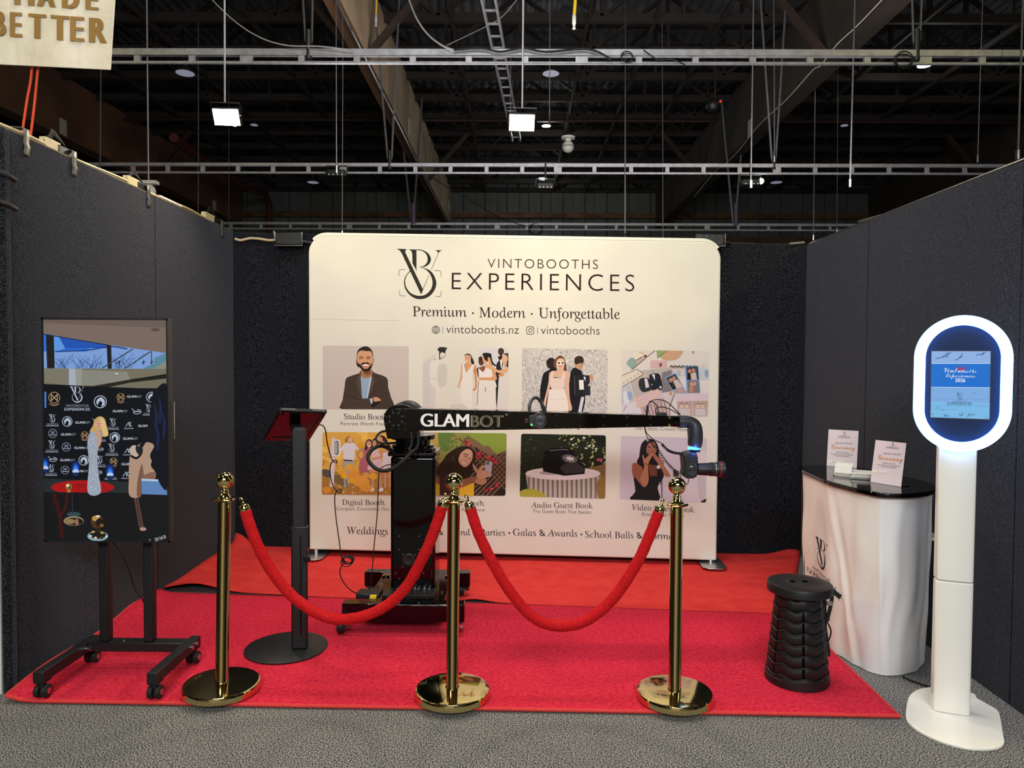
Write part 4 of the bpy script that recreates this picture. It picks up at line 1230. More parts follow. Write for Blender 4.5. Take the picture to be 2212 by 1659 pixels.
o = rrect(297, 205, 430, 525, 62); a.poly(o, '#ddd6d8'); a.poly(rrect(318, 228, 400, 495, 40), '#6f6d6c'); a.poly(rrect(326, 250, 372, 470, 20), '#a8a4a4')
a.poly([(480, 560), (690, 580), (640, 900), (570, 1080), (500, 1090), (480, 800)], '#a59c97'); a.line([(530, 940), (560, 1090)], 26, '#6e6660')
a.blob([(490, 300), (560, 265), (680, 270), (740, 380), (690, 400), (680, 580), (490, 575), (495, 400)], '#d3ccd2', 3); a.line([(500, 320), (460, 390), (430, 400)], 44, '#d6cfd4'); a.line([(690, 310), (755, 400)], 50, '#cdc6cc'); a.line([(490, 585), (650, 598)], 24, '#3a2c22')
a.blob([(515, 250), (530, 180), (590, 145), (660, 190), (670, 260), (640, 250), (600, 200), (560, 260)], '#9a7440', 3); a.ell(610, 220, 46, 62, '#d8a684', 18, 12); a.line([(590, 255), (625, 262)], 12, '#8a4a3a')
a.blob([(845, 380), (960, 340), (1010, 440), (960, 560), (975, 780), (780, 800), (790, 580), (850, 520)], '#a8606a', 3)
a.line([(860, 370), (740, 460), (790, 590)], 44, '#b8805e'); a.blob([(880, 390), (900, 240), (960, 200), (1010, 240), (1030, 380), (990, 400), (960, 260), (920, 390)], '#33211c', 4); a.ell(955, 290, 48, 62, '#c48e6e', 18, -8); a.line([(930, 320), (955, 334), (985, 318)], 11, '#f2e6de')
a.blob([(1010, 240), (1050, 190), (1110, 210), (1120, 380), (1050, 330)], '#3a261f', 3); a.ell(1058, 270, 38, 52, '#c08a6c')
a.blob([(1020, 430), (1150, 380), (1180, 560), (1190, 740), (930, 760), (990, 600)], '#d4b2b4', 3); a.line([(1130, 400), (1180, 520), (1000, 570)], 42, '#c4906e')
a.blob([(1120, 200), (1180, 130), (1260, 170), (1330, 300), (1400, 380), (1300, 330), (1230, 240)], '#33251f', 3); a.ell(1165, 205, 40, 50, '#c29070'); a.poly([(1220, 420), (1380, 420), (1400, 760), (1190, 750)], '#d6c9cc'); a.line([(1370, 420), (1200, 420)], 50, '#c4906e')
for x in (1010, 1150, 1240, 1330):
    a.line([(x, 760), (x + 10, 900), (x + 15, 1090)], 48, '#c58f72')
for x in (1000, 1170):
    a.blob([(x - 40, 1150), (x, 1090), (x + 50, 1110), (x + 30, 1160)], '#e0d8d8', 3)
for x, y, r_, c_ in ((600, 720, 90, '#dba03c'), (460, 800, 80, '#e0a02c'), (500, 880, 60, '#e8a828'), (680, 860, 120, '#dc9038'), (820, 980, 150, '#e09a44'), (640, 960, 70, '#e0a428'), (1030, 880, 80, '#dfa030'), (900, 1090, 110, '#d8953c'), (180, 1130, 80, '#d89030'), (900, 860, 70, '#d89650')):
    a.blob([(x - r_, y), (x - r_ * .3, y - r_ * .7), (x + r_ * .6, y - r_ * .5), (x + r_, y + r_ * .2), (x + r_ * .3, y + r_ * .8), (x - r_ * .7, y + r_ * .5)], c_, 4)
a.build('printed_photo', M_print, db)
# 6 phone portrait by a lattice
w = tile((910, 934), (1094.5, 936), (1092, 1071), (908.5, 1069.8))
a = photo(w, (900, 925), 8.507, '#8a8a45')
a.blob([(80, 90), (400, 90), (380, 400), (420, 700), (80, 760)], '#b39a52', 3); a.blob([(400, 90), (700, 100), (680, 340), (480, 420)], '#5f7a3a', 3); a.blob([(1050, 90), (1660, 90), (1660, 420), (1300, 330), (1100, 250)], '#8fa83e', 3); a.blob([(1480, 120), (1660, 110), (1660, 380), (1500, 330)], '#a4c244', 3)
for i in range(40):
    a.ell(rnd.uniform(560, 1000), rnd.uniform(130, 430), rnd.uniform(14, 40), rnd.uniform(8, 22), rnd.choice(['#6f8040', '#8c8a4a', '#556b34', '#a0783c']), 10, rnd.uniform(0, 180))
a.poly([(1010, 330), (1640, 420), (1640, 1240), (1040, 1240), (900, 700)], '#2c211d')
for i in range(16):
    x = 780 + i * 90
    a.line([(x, 180 if x < 1150 else 240), (x + 900, 1180)], 30, '#6a5040'); a.line([(x + 160, 180 if x < 1100 else 300), (x - 760, 1240)], 30, '#745a46')
a.poly([(880, 90), (1660, 90), (1660, 400), (1480, 480), (1250, 330), (1050, 200)], '#86993f'); a.poly([(950, 200), (1030, 180), (1190, 330), (1330, 320), (1450, 480), (1330, 500), (1180, 400), (1060, 330)], '#7c624a')
for x, y in ((920, 270), (980, 300), (1130, 470), (1110, 540), (1320, 520), (1400, 560), (1440, 620), (1360, 1110), (1450, 1040), (470, 1070), (1290, 1130), (1170, 500)):
    for j in range(5):
        a.ell(x + rnd.uniform(-40, 40), y + rnd.uniform(-30, 30), 24, 20, rnd.choice(['#b8323c', '#c4484c', '#8c2430']), 8)
a.blob([(360, 760), (480, 600), (560, 480), (740, 360), (950, 330), (1060, 420), (1080, 560), (1000, 860), (880, 1000), (640, 1240), (360, 1240)], '#2f211a', 4)
for i in range(26):
    x = rnd.uniform(420, 1000); y = rnd.uniform(500, 1000); a.line([(x, y), (x + rnd.uniform(-30, 30), y + 50), (x + rnd.uniform(-30, 30), y + 110)], 9, rnd.choice(['#5a4030', '#44302a', '#6d5038', '#1f1512']))
a.poly([(360, 800), (700, 840), (620, 1240), (360, 1240)], '#3a2320'); a.blob([(770, 570), (820, 450), (930, 380), (1020, 430), (1025, 560), (960, 670), (880, 715), (800, 650)], '#c99a82', 4)
a.line([(860, 480), (900, 470), (950, 500)], 14, '#4a3026'); a.line([(960, 550), (1000, 560)], 13, '#3a2620'); a.line([(880, 510), (930, 522)], 14, '#3a2620'); a.poly([(820, 590), (860, 625), (910, 655), (890, 670), (840, 645)], '#f4ece6'); a.line([(815, 585), (860, 650), (915, 660)], 9, '#a5584e'); a.line([(920, 560), (900, 600), (930, 605)], 9, '#a3705a')
a.blob([(1030, 640), (1080, 700), (1150, 800), (1130, 840), (1080, 800), (1040, 720)], '#b98a70', 3); a.blob([(1060, 960), (1160, 900), (1270, 920), (1280, 1000), (1200, 1040), (1100, 1010)], '#b5805f', 3); a.blob([(640, 1000), (850, 940), (1060, 880), (1100, 940), (900, 1060), (780, 1120), (660, 1110)], '#8a5c44', 3)
a.poly([(790, 1110), (1060, 990), (1050, 1240), (780, 1240)], '#dcae2c')
a.poly([(1270, 605), (1395, 620), (1365, 895), (1240, 870)], '#b9adc2'); a.poly([(1285, 620), (1335, 625), (1330, 670), (1282, 664)], '#4d4656')
a.blob([(1100, 860), (1180, 700), (1250, 675), (1260, 710), (1200, 760), (1340, 790), (1350, 810), (1330, 850), (1300, 900), (1160, 930)], '#c69474', 3)
for y in (790, 825, 865):
    a.line([(1200, y), (1345, y + 14)], 20, '#d0a080')
a.build('printed_photo', M_print, db)
# 7 telephone on a fluted table
w = tile((1125.8, 936.8), (1308.9, 940.3), (1307.5, 1077.3), (1122.5, 1072.5))
a = photo(w, (1100, 850), 3.686, '#23261a')
a.hold = True
for i in range(200):
    x = rnd.uniform(90, 770); y = rnd.uniform(325, 700); g = x > 400 and y < 620
    a.ell(x, y, rnd.uniform(5, 16), rnd.uniform(3, 9), rnd.choice(['#8a9a4a', '#b4ba84', '#5d6c34', '#d6d6b4'] if g else ['#38401f', '#2c331a', '#48522a', '#1d2114']), 8, rnd.uniform(0, 180))
a.hold = False; a.z += a.step
a.poly([(640, 330), (775, 330), (775, 440), (700, 400)], '#1c1d18'); a.ell(720, 528, 26, 12, '#b04a5c'); a.poly([(600, 600), (770, 560), (770, 840), (600, 840)], '#7c6238'); a.ell(470, 520, 60, 40, '#77853f')
a.poly([(130, 640), (730, 660), (700, 835), (160, 830)], '#a89c90')
for i in range(15):
    x = 150 + i * 38; a.poly([(x, 670), (x + 14, 675), (x + 14, 835), (x + 2, 835)], '#6f665c'); a.poly([(x + 18, 675), (x + 28, 676), (x + 28, 835), (x + 20, 835)], '#c4b8ac')
a.ell(428, 640, 300, 50, '#d8ccca'); a.ell(428, 634, 298, 48, '#e2d8d6'); a.ell(330, 632, 90, 16, '#a9a0a0')
a.blob([(85, 780), (160, 758), (240, 775), (290, 830), (80, 835)], '#a8a03a', 3); a.blob([(700, 700), (770, 660), (770, 830), (710, 830)], '#8c6c3a', 3)
a.poly([(262, 545), (300, 460), (500, 450), (545, 520), (605, 600), (600, 640), (440, 655), (270, 620)], '#141315'); a.poly([(500, 520), (600, 596), (602, 628), (440, 640), (400, 590)], '#3a3534')
a.blob([(270, 470), (330, 440), (430, 432), (500, 445), (515, 470), (440, 462), (360, 465), (300, 490)], '#0f0e10', 3); a.line([(320, 455), (430, 446), (470, 452)], 6, '#6f6c70')
a.ell(478, 520, 72, 38, '#2b2728', 24, 14); a.ell(482, 520, 58, 29, '#8d8484', 24, 14); a.ell(486, 518, 30, 14, '#cfc8c4', 20, 14)
for i in range(10):
    t_ = 2 * math.pi * i / 10; a.ell(482 + 45 * math.cos(t_), 520 + 21 * math.sin(t_) + 8 * math.cos(t_), 7, 5, '#2a2626', 8)
a.build('printed_photo', M_print, db)
# 8 person at a microphone
w = tile((1341.2, 941.8), (1527, 946.5), (1525.7, 1085.8), (1338, 1078))
a = photo(w, (1330, 930), 8.506, '#c6bac3')
a.blob([(1240, 700), (1300, 480), (1640, 360), (1680, 700), (1660, 1330), (1300, 1320), (1230, 1100)], '#d3c7c9', 3); a.poly([(1560, 1290), (1670, 1250), (1650, 1320), (1580, 1330)], '#2b2629'); a.blob([(1500, 760), (1640, 700), (1650, 1200), (1540, 1260)], '#c4b7ba', 3)
a.blob([(390, 560), (430, 480), (460, 280), (530, 180), (640, 150), (740, 210), (790, 330), (800, 480), (880, 600), (860, 900), (600, 900), (420, 640)], '#1f1b1c', 4)
a.blob([(300, 640), (360, 590), (440, 640), (500, 700), (520, 900), (600, 1000), (540, 1030), (450, 980), (320, 840)], '#9a5f47', 4)
a.blob([(560, 360), (600, 240), (690, 215), (745, 280), (750, 370), (700, 440), (600, 440)], '#94604c', 4); a.line([(590, 300), (640, 310)], 13, '#241816'); a.line([(700, 300), (740, 296)], 12, '#241816'); a.line([(655, 215), (700, 310)], 10, '#1b1617'); a.ell(680, 395, 20, 10, '#7a463a')
a.poly([(600, 620), (760, 640), (760, 860), (630, 850)], '#6f4334')
a.blob([(330, 850), (450, 980), (540, 1035), (610, 900), (640, 840), (860, 850), (820, 930), (770, 1060), (790, 1290), (270, 1270), (360, 1120)], '#211e20', 3)
a.blob([(490, 460), (515, 460), (530, 520), (600, 460), (655, 420), (680, 450), (600, 620), (605, 900), (560, 1020), (480, 960), (450, 880), (520, 700), (510, 600)], '#b47a5a', 3)
a.blob([(690, 420), (720, 430), (790, 500), (830, 480), (860, 580), (900, 660), (1010, 830), (920, 850), (860, 740), (770, 600), (690, 480)], '#a76d54', 3); a.line([(510, 620), (550, 610), (610, 640)], 9, '#1d1718')
for d_ in (0, 18, 36):
    a.line([(560 + d_, 520 - d_), (640 + d_ * .6, 430 - d_ * .1)], 6, '#96604a'); a.line([(700 + d_, 440 + d_), (790 + d_ * .5, 540 + d_)], 6, '#8a5642')
a.ell(785, 670, 32, 34, '#d6d2d2'); a.line([(800, 700), (850, 760), (870, 840)], 26, '#2a2729'); a.line([(845, 830), (850, 1270)], 16, '#201d1f'); a.line([(840, 880), (815, 1000)], 16, '#2b2729')
a.poly([(560, 180), (600, 125), (635, 140), (590, 210)], '#a39ea0')
a.build('printed_photo', M_print, db)

# ================================================================ brass rope posts
ZC = 0.0215   # carpet top
def post(px, py, topy, lab, lean):
    g = G(px, py, ZC)
    k = g.y / FPX
    top = P(px, topy, g.y).z - ZC
    t = thing('rope_post', lab, 'rope post', (g.x, g.y, ZC + 0.16 * abs(math.sin(R(lean)))), (0, R(lean), 0), 'brass rope posts')
    b = MB().lathe([(0.001, 0), (0.152, 0.0), (0.160, 0.006), (0.160, 0.026), (0.156, 0.034), (0.148, 0.036), (0.04, 0.040), (0.001, 0.040)], n=72)
    b.build('base', M_brass, t, local=True, ang=30)
    rb = 0.038
    hp = top - 2 * rb - 0.045
    MB().lathe([(0.031, 0.038), (0.0265, 0.046), (0.0265, hp - 0.012), (0.024, hp - 0.004), (0.018, hp)], n=40).build('pole', M_brass, t, local=True)
    MB().lathe([(0.018, hp), (0.046, hp + 0.001), (0.049, hp + 0.004), (0.046, hp + 0.007), (0.03, hp + 0.009)], n=40).build('hook_plate', M_brass, t, local=True)
    MB().lathe([(0.03, hp + 0.008), (0.022, hp + 0.016), (0.015, hp + 0.03), (0.018, hp + 0.036), (0.014, hp + 0.042), (0.013, hp + 0.05)], n=32).build('neck', M_brass, t, local=True)
    MB().ball((0, 0, top - rb), rb, 32).build('finial_ball', M_brass, t, local=True)
    return t, g, hp + ZC


p1, g1, h1 = post(479, 1492, 1020, 'brass rope post nearest the portrait screen, its base at the carpet edge', 1.2)
p2, g2, h2 = post(977, 1504, 1022, 'brass rope post between the two hanging red ropes', 0.25)
p3, g3, h3 = post(1457, 1509, 1030, 'brass rope post below the photo camera, near the stool', -0.1)


def rope(pts, lab):
    d0, d1 = pts[0][2], pts[-1][2]
    q = [P(*p) for p in pts]
    t = thing('velvet_rope', lab, 'rope', (q[0] + q[-1]) / 2, group='red velvet ropes')
    n = len(q)
    body = spline(q, 8)
    rs = [0.0235 * (1 + 0.03 * math.sin(i * 1.7)) for i in range(len(body))]
    MB().tube(body, 0.0235, 16, rs=rs).build('velvet_sleeve', M_velvet, t)
    for a, b in ((q[0], q[1]), (q[-1], q[-2])):
        d = (a - b).normalized()
        MB().lathe([(0.0205, -0.006), (0.0215, 0.0), (0.021, 0.020), (0.016, 0.028), (0.008, 0.032), (0.006, 0.037)], a, d, 20).build('end_cap', M_brass, t)
        e = a + d * 0.036
        pl = [e, e + d * 0.008 + V((0.004, 0, 0)), e + d * 0.016 + V((0.002, 0, 0.002)), e + d * 0.018 + V((-0.005, 0, 0.003)), e + d * 0.010 + V((-0.007, 0, 0.0))]
        MB().tube(spline(pl, 5), 0.0035, 8).build('hook', M_brass, t)
    return t


rope([(530, 1103, g1.y), (549, 1160, g1.y), (582, 1226, g1.y + .01), (630, 1286, g1.y + .01), (690, 1327, g1.y), (745, 1338, g1.y), (812, 1321, g1.y - .01), (872, 1275, g1.y - .01), (918, 1195, g2.y), (944, 1130, g2.y), (955, 1094, g2.y)],
     'sagging red velvet rope in front of the black robot column')
rope([(1016, 1098, g2.y), (1033, 1150, g2.y), (1064, 1215, g2.y), (1105, 1282, g2.y), (1152, 1333, g2.y), (1205, 1352, g2.y), (1266, 1340, g2.y), (1325, 1292, g2.y), (1376, 1216, g3.y), (1405, 1152, g3.y), (1423, 1106, g3.y)],
     'sagging red velvet rope in front of the telephone photo')

# ================================================================ portrait screen on a wheeled stand
fl, fr_, br_ = G(95, 1506, ZC), G(341, 1512, ZC), G(410, 1432, ZC)
sx0, sx1 = fl.x - 0.005, (fr_.x + br_.x) / 2 - 0.0
yf, yb = fl.y - 0.03, br_.y + 0.03
yc = 3.27
st = thing('screen_stand', 'black wheeled steel stand holding up the portrait screen', 'stand', ((sx0 + sx1) / 2, yc, ZC))
zl0, zl1 = 0.095, 0.142
fx = {0: (P(92, 1475, yf).x, P(170, 1430, 3.27).x), 1: (P(338, 1480, yf).x, P(408, 1395, yb).x)}
for xa in (sx0, sx1):
    MB().box(xa - 0.022, xa + 0.022, yf, yb, zl0, zl1).build('foot_bar', M_blkm, st, bevel=0.003)
MB().box(sx0 + 0.022, sx1 - 0.022, yc - 0.03, yc + 0.035, 0.10, 0.142).build('cross_bar', M_blkm, st, bevel=0.003)
for px in (230, 325):
    c = P(px, 1420, yc)
    MB().box(c.x - 0.0225, c.x + 0.0225, yc - 0.018, yc + 0.022, 0.142, 1.25).build('upright', M_blkm, st, bevel=0.006)
for xa in (sx0, sx1):
    for ya in (yf + 0.03, yb - 0.03):
        MB().box(xa - 0.022, xa + 0.022, ya - 0.025, ya + 0.025, zl0 - 0.006, zl0).cyl((xa, ya, zl0 - 0.025), (xa, ya, zl0 - 0.004), 0.014, n=14).build('caster_bracket', M_blk, st)
        w = MB().cyl((xa + 0.005, ya, ZC + 0.029), (xa + 0.026, ya, ZC + 0.029), 0.028, n=24).cyl((xa - 0.026, ya, ZC + 0.029), (xa - 0.005, ya, ZC + 0.029), 0.028, n=24).build('caster_wheel', M_rubber, st, bevel=0.004)
        MB().cyl((xa + 0.0262, ya, ZC + 0.029), (xa + 0.0285, ya, ZC + 0.029), 0.013, n=16).cyl((xa - 0.029, ya, ZC + 0.029), (xa - 0.0262, ya, ZC + 0.029), 0.013, n=16).build('hub', M_chrome, w)
bl_ = MB()
for y in (yc - 0.02, yc + 0.025):
    MB().cyl((sx1 + 0.022, y, 0.12), (sx1 + 0.027, y, 0.12), 0.010, n=10).build('bolt', M_chrome, st)
for x in (0.15, 0.33, 0.62):
    MB().cyl((sx0 + 0.022 + x * 0.45, yc + 0.002, 0.142), (sx0 + 0.022 + x * 0.45, yc + 0.002, 0.146), 0.009, n=10).build('bolt', M_chrome, st)
bl_.cyl((sx0 + 0.02, yc - 0.045, 0.12), (sx0 + 0.05, yc - 0.045, 0.12), 0.012, n=10)
bl_.build('bolt', M_chrome, st)
DT = 3.16
pT = Plane((0, DT, 0), (0, -1, 0))
t0, t1 = pT.map(88, 687), pT.map(363, 1171)
tv = thing('portrait_screen', 'tall black framed screen playing a red carpet interview', 'television', ((t0.x + t1.x) / 2, DT, t1.z))
x0, x1, z0, z1 = (P(88, 690, DT).x + P(97, 1165, DT).x) / 2, (P(362, 690, DT).x + P(366, 1165, DT).x) / 2, P(230, 1171, DT).z, P(230, 687, DT).z
MB().box(x0, x1, DT + 0.004, DT + 0.042, z0, z1).build('casing', M_blk, tv, bevel=0.003)
fr = MB(); b = 0.0085
fr.box(x0, x0 + b, DT - 0.002, DT + 0.004, z0, z1).box(x1 - b * 0.8, x1, DT - 0.002, DT + 0.004, z0, z1).box(x0, x1, DT - 0.002, DT + 0.004, z1 - b, z1).box(x0, x1, DT - 0.002, DT + 0.004, z0, z0 + b * 1.2)
fr.build('bezel', M_blkm, tv)
MB().box(x0 + b, x1 - b, DT + 0.002, DT + 0.005, z0 + b, z1 - b).build('glass_panel', M_gloss, tv)
MB().box(x0 + 0.2, x1 - 0.12, DT + 0.042, yc - 0.019, z0 + 0.25, z1 - 0.25).build('wall_bracket', M_blk, tv)
MB().box(x1 + 0.0, x1 + 0.012, DT + 0.03, DT + 0.034, P(370, 950, DT).z, P(370, 868, DT).z).build('side_clip', M_chrome, tv)
tag(MB().tube(spline([P(x, y, 3.21 + max(0, y - 1172) * 0.0012) for x, y in ((246, 1172), (262, 1195), (280, 1235), (292, 1272), (306, 1290), (318, 1320), (330, 1350))], 6), 0.0035, 6).build('power_cable', M_rubber), 'thin black cable hanging behind the portrait screen', 'cable')

a = Art(Plane((0, DT + 0.0015, 0), (0, -1, 0)), (0, 640), 2.764, 0.0005, 0.00001)
scr = [(257, 137), (1000, 140), (1003, 1462), (272, 1455)]
W_ = [(257 / 2.764, 640 + 137 / 2.764), (1000 / 2.764, 640 + 139 / 2.764), (1003 / 2.764, 640 + 1462 / 2.764), (272 / 2.764, 640 + 1455 / 2.764)]
# true edges of the glass, so the picture fills it
a.win = [(p[0] + (-1.5 if i in (0, 3) else 1), p[1]) for i, p in enumerate(W_)]
a.poly([(200, 100), (1100, 100), (1100, 1500), (200, 1500)], '#03060e')
a.poly([(250, 130), (1005, 130), (1005, 340), (640, 288), (258, 225)], '#7d6c62'); a.poly([(250, 130), (1005, 130), (1005, 190), (250, 160)], '#6f5f58'); a.ell(928, 200, 28, 10, '#5d4c46')
a.poly([(255, 222), (640, 288), (1000, 340), (1000, 435), (258, 430)], '#7fa3dd'); a.poly([(258, 222), (560, 275), (520, 330), (258, 330)], '#2a6fd6'); a.poly([(300, 232), (380, 250), (390, 310), (320, 340)], '#5f9ae6'); a.poly([(350, 240), (640, 290), (640, 310), (390, 310)], '#1f55b8')
a.line([(330, 330), (520, 322), (660, 300), (760, 315)], 8, '#1d3f8a')
rt = random.Random(5)
for i in range(60):
    x = rt.choice([rt.uniform(340, 400), rt.uniform(450, 620), rt.uniform(680, 790)]); y = 430; an = rt.uniform(-0.9, 0.9); L_ = rt.uniform(30, 90)
    a.line([(x, y), (x + L_ * math.sin(an) * .7, y - L_ * .6), (x + L_ * math.sin(an) * 1.3 + rt.uniform(-10, 10), y - L_)], 2.2, '#24457e')
a.poly([(275, 228), (322, 235), (328, 430), (282, 430)], '#1c1b1a'); a.poly([(638, 288), (665, 292), (668, 432), (644, 432)], '#17181c'); a.line([(258, 226), (640, 290)], 5, '#151a28')
a.line([(610, 430), (795, 315)], 7, '#39424e', False); a.line([(745, 432), (900, 330)], 7, '#39424e', False); a.line([(905, 328), (907, 430)], 5, '#2a3340')
for x in (710, 857, 905):
    a.line([(x - 10, 400), (x + 12, 388)], 5, '#151f30', False); a.line([(x, 380), (x + 2, 410)], 5, '#151f30', False)
a.poly([(850, 432), (920, 400), (920, 370), (990, 340), (1002, 345), (1000, 435)], '#5b8aa0'); a.poly([(920, 432), (1000, 380), (1000, 435)], '#8d8d80')
a.poly([(255, 430), (1002, 434), (1002, 560), (258, 545)], '#77725f'); a.poly([(258, 430), (410, 432), (410, 530), (258, 510)], '#7e7a6a'); a.poly([(412, 432), (490, 434), (488, 535), (412, 530)], '#a9b4c2'); a.poly([(450, 432), (492, 434), (488, 535), (455, 533)], '#9a9a92')
a.poly([(492, 440), (760, 450), (780, 500), (560, 530), (490, 535)], '#8a8a80'); a.poly([(540, 540), (770, 498), (1002, 462), (1002, 490), (780, 515), (640, 545)], '#241f1a'); a.poly([(780, 495), (1002, 465), (1002, 480), (800, 510)], '#1a1816'); a.ell(697, 462, 10, 5, '#c4cbd2')
a.poly([(200, 520), (560, 538), (820, 548), (1010, 550), (1010, 1110), (200, 1085)], '#03060f')
a.poly([(266, 570), (278, 570), (278, 665), (268, 668)], '#4a7ac8')


def lg(kind, x, y, s):
    """Sponsor marks on the wall shown on the screen."""
    if kind == 'M':
        a.ring(x, y, 31 * s, 4 * s, '#b08a5e'); a.line([(x - 17 * s, y + 18 * s), (x - 17 * s, y - 18 * s), (x + 17 * s, y + 18 * s), (x + 17 * s, y - 18 * s), (x - 17 * s, y + 18 * s)], 6 * s, '#c9a57c', False)
        a.line([(x - 28 * s, y + 34 * s), (x, y + 44 * s), (x + 28 * s, y + 34 * s)], 7 * s, '#9a7a58')
    elif kind == 'S':
        a.ring(x, y, 36 * s, 4.5 * s, '#b9c4d8'); a.blob([(x - 24 * s, y + 2 * s), (x - 14 * s, y - 18 * s), (x + 8 * s, y - 26 * s), (x + 26 * s, y - 6 * s), (x + 24 * s, y + 18 * s), (x + 6 * s, y + 28 * s), (x + 12 * s, y + 8 * s), (x + 2 * s, y - 6 * s), (x - 10 * s, y + 4 * s), (x - 16 * s, y + 20 * s)], '#b9c4d8', 3)
    elif kind == 'V':
        emblem(a, x, y - 12 * s, 0.115 * s, '#c4cddd', False); a.text('VINTOBOOTHS', x - 36 * s, y + 26 * s, x + 36 * s, None, 'sans', '#8d97aa'); a.text('EXPERIENCES', x - 40 * s, y + 38 * s, x + 40 * s, None, 'bold', '#b4bdce', 1.1)
    elif kind == 'E':
        a.ring(x, y, 25 * s, 3 * s, '#8d97aa'); a.line([(x - 12 * s, y - 14 * s), (x + 12 * s, y + 2 * s)], 4 * s, '#8d97aa'); a.line([(x + 12 * s, y - 14 * s), (x - 12 * s, y + 2 * s)], 4 * s, '#8d97aa'); a.line([(x - 20 * s, y + 9 * s), (x + 20 * s, y + 9 * s)], 5 * s, '#8d97aa')
    elif kind == 'O':
        a.line([(x - 34 * s, y - 22 * s), (x - 18 * s, y - 6 * s), (x - 22 * s, y + 8 * s), (x + 4 * s, y + 18 * s), (x + 30 * s, y + 8 * s), (x + 28 * s, y - 8 * s), (x + 4 * s, y - 14 * s)], 4 * s, '#b4bdce'); a.line([(x - 16 * s, y), (x + 26 * s, y)], 8 * s, '#a2acbe')
    elif kind == 'A':
        a.line([(x - 20 * s, y + 14 * s), (x, y - 16 * s), (x + 6 * s, y + 14 * s)], 5 * s, '#b4bdce', False); a.line([(x + 16 * s, y - 16 * s), (x + 4 * s, y - 1 * s), (x + 20 * s, y + 14 * s)], 5 * s, '#b4bdce', False); a.text('Attitude Hub', x - 32 * s, y + 30 * s, x + 32 * s, None, 'bold', '#b4bdce')
    elif kind == 'G':
        a.text('GLAM', x - 44 * s, y + 8 * s, x + 8 * s, None, 'bold', '#c4cbd8'); a.text('BOT', x + 9 * s, y + 8 * s, x + 44 * s, None, 'sans', '#a3aab6')


for k, x, y, s in (('M', 325, 605, 1.05), ('V', 462, 610, 1.9), ('S', 600, 630, 1.0), ('M', 722, 603, .75), ('G', 803, 597, 1), ('S', 905, 602, .82), ('G', 718, 684, 1), ('O', 816, 688, .85), ('V', 890, 678, .9),
                   ('V', 315, 740, .95), ('S', 403, 747, .8), ('G', 495, 752, 1), ('O', 580, 748, .8), ('V', 676, 762, .9), ('A', 770, 765, .9), ('G', 870, 772, 1), ('E', 317, 819, 1), ('G', 410, 823, 1), ('M', 508, 830, .7), ('V', 600, 835, .85), ('S', 687, 842, .8), ('G', 780, 848, 1),
                   ('V', 312, 896, .95), ('E', 398, 899, 1), ('G', 490, 903, 1), ('O', 600, 912, .6), ('V', 670, 915, .95), ('A', 765, 922, .9), ('O', 316, 972, .8), ('G', 405, 976, 1), ('S', 502, 979, .8), ('V', 598, 985, .9), ('M', 680, 986, .7), ('G', 772, 1000, 1),
                   ('V', 308, 1037, .9), ('E', 391, 1037, .95), ('G', 485, 1042, 1), ('O', 592, 1050, .6), ('V', 664, 1060, .9), ('A', 755, 1062, .9)):
    lg(k, x, y, s)
for x, y in ((455, 1040), (660, 1060), (272, 1020)):
    for r_, c_ in ((34, '#071a44'), (28, '#0a2a78'), (22, '#1550c0'), (15, '#3f86e8')):
        a.ell(x, y - r_ * .4, r_ * .8, r_ * 1.5, c_, 18)
    a.ell(x, y + 4, 20, 12, '#b8d2f4'); a.ell(x, y + 16, 14, 5, '#10141c')
a.poly([(250, 1085), (520, 1098), (780, 1108), (1010, 1120), (1010, 1180), (250, 1175)], '#23282c')
for i in range(60):
    x = rt.uniform(270, 780); y = rt.uniform(1092, 1168); a.line([(x, y), (x + 22, y + rt.uniform(-4, 4))], 2.5, rt.choice(['#343b3e', '#171b1e']))
a.ell(497, 1140, 188, 42, '#b0090f', 36)
for i in range(26):
    a.line([(rt.uniform(330, 660), rt.uniform(1110, 1168)), (rt.uniform(330, 660), rt.uniform(1110, 1168))], 2, '#8a0509')
a.poly([(272, 1168), (1010, 1176), (1010, 1480), (272, 1470)], '#0b0c10')
a.blob([(560, 790), (600, 800), (610, 860), (585, 930), (590, 1050), (605, 1172), (528, 1172), (535, 1000), (525, 880), (540, 815)], '#9fa9b8', 4)
for i in range(120):
    y = rt.uniform(820, 1165); x = rt.uniform(532, 592); a.line([(x, y), (x + 4, y + 5)], 2.6, rt.choice(['#c9d0da', '#6f7886', '#dfe5ec']))
a.blob([(572, 815), (600, 805), (612, 850), (600, 895), (580, 895), (590, 860)], '#c69a82', 3)
a.blob([(560, 770), (570, 735), (600, 716), (628, 730), (640, 770), (652, 826), (620, 838), (605, 800), (560, 810), (540, 805)], '#c9a566', 4); a.blob([(600, 725), (630, 740), (645, 800), (650, 828), (626, 832), (612, 790)], '#e0c083', 3); a.ell(592, 765, 18, 24, '#d8a48a', 18, 10); a.line([(598, 758), (604, 759)], 3, '#4a2a20'); a.line([(594, 764), (592, 770), (596, 771)], 2, '#a87058'); a.line([(585, 760), (592, 760)], 3, '#4a2a20'); a.line([(586, 778), (598, 776)], 3.5, '#a03c3c')
a.ell(415, 1135, 20, 20, '#8a6a2a'); a.ell(409, 1128, 9, 9, '#f2e4b0'); a.ell(421, 1142, 8, 6, '#4c3614'); a.poly([(408, 1152), (424, 1152), (428, 1170), (404, 1170)], '#a07c34')
a.poly([(430, 1170), (462, 1170), (462, 1340), (440, 1340)], '#07080b'); a.line([(325, 1175), (360, 1300), (375, 1440)], 24, '#3a0508'); a.line([(410, 1180), (395, 1260), (360, 1320)], 12, '#4a070b')
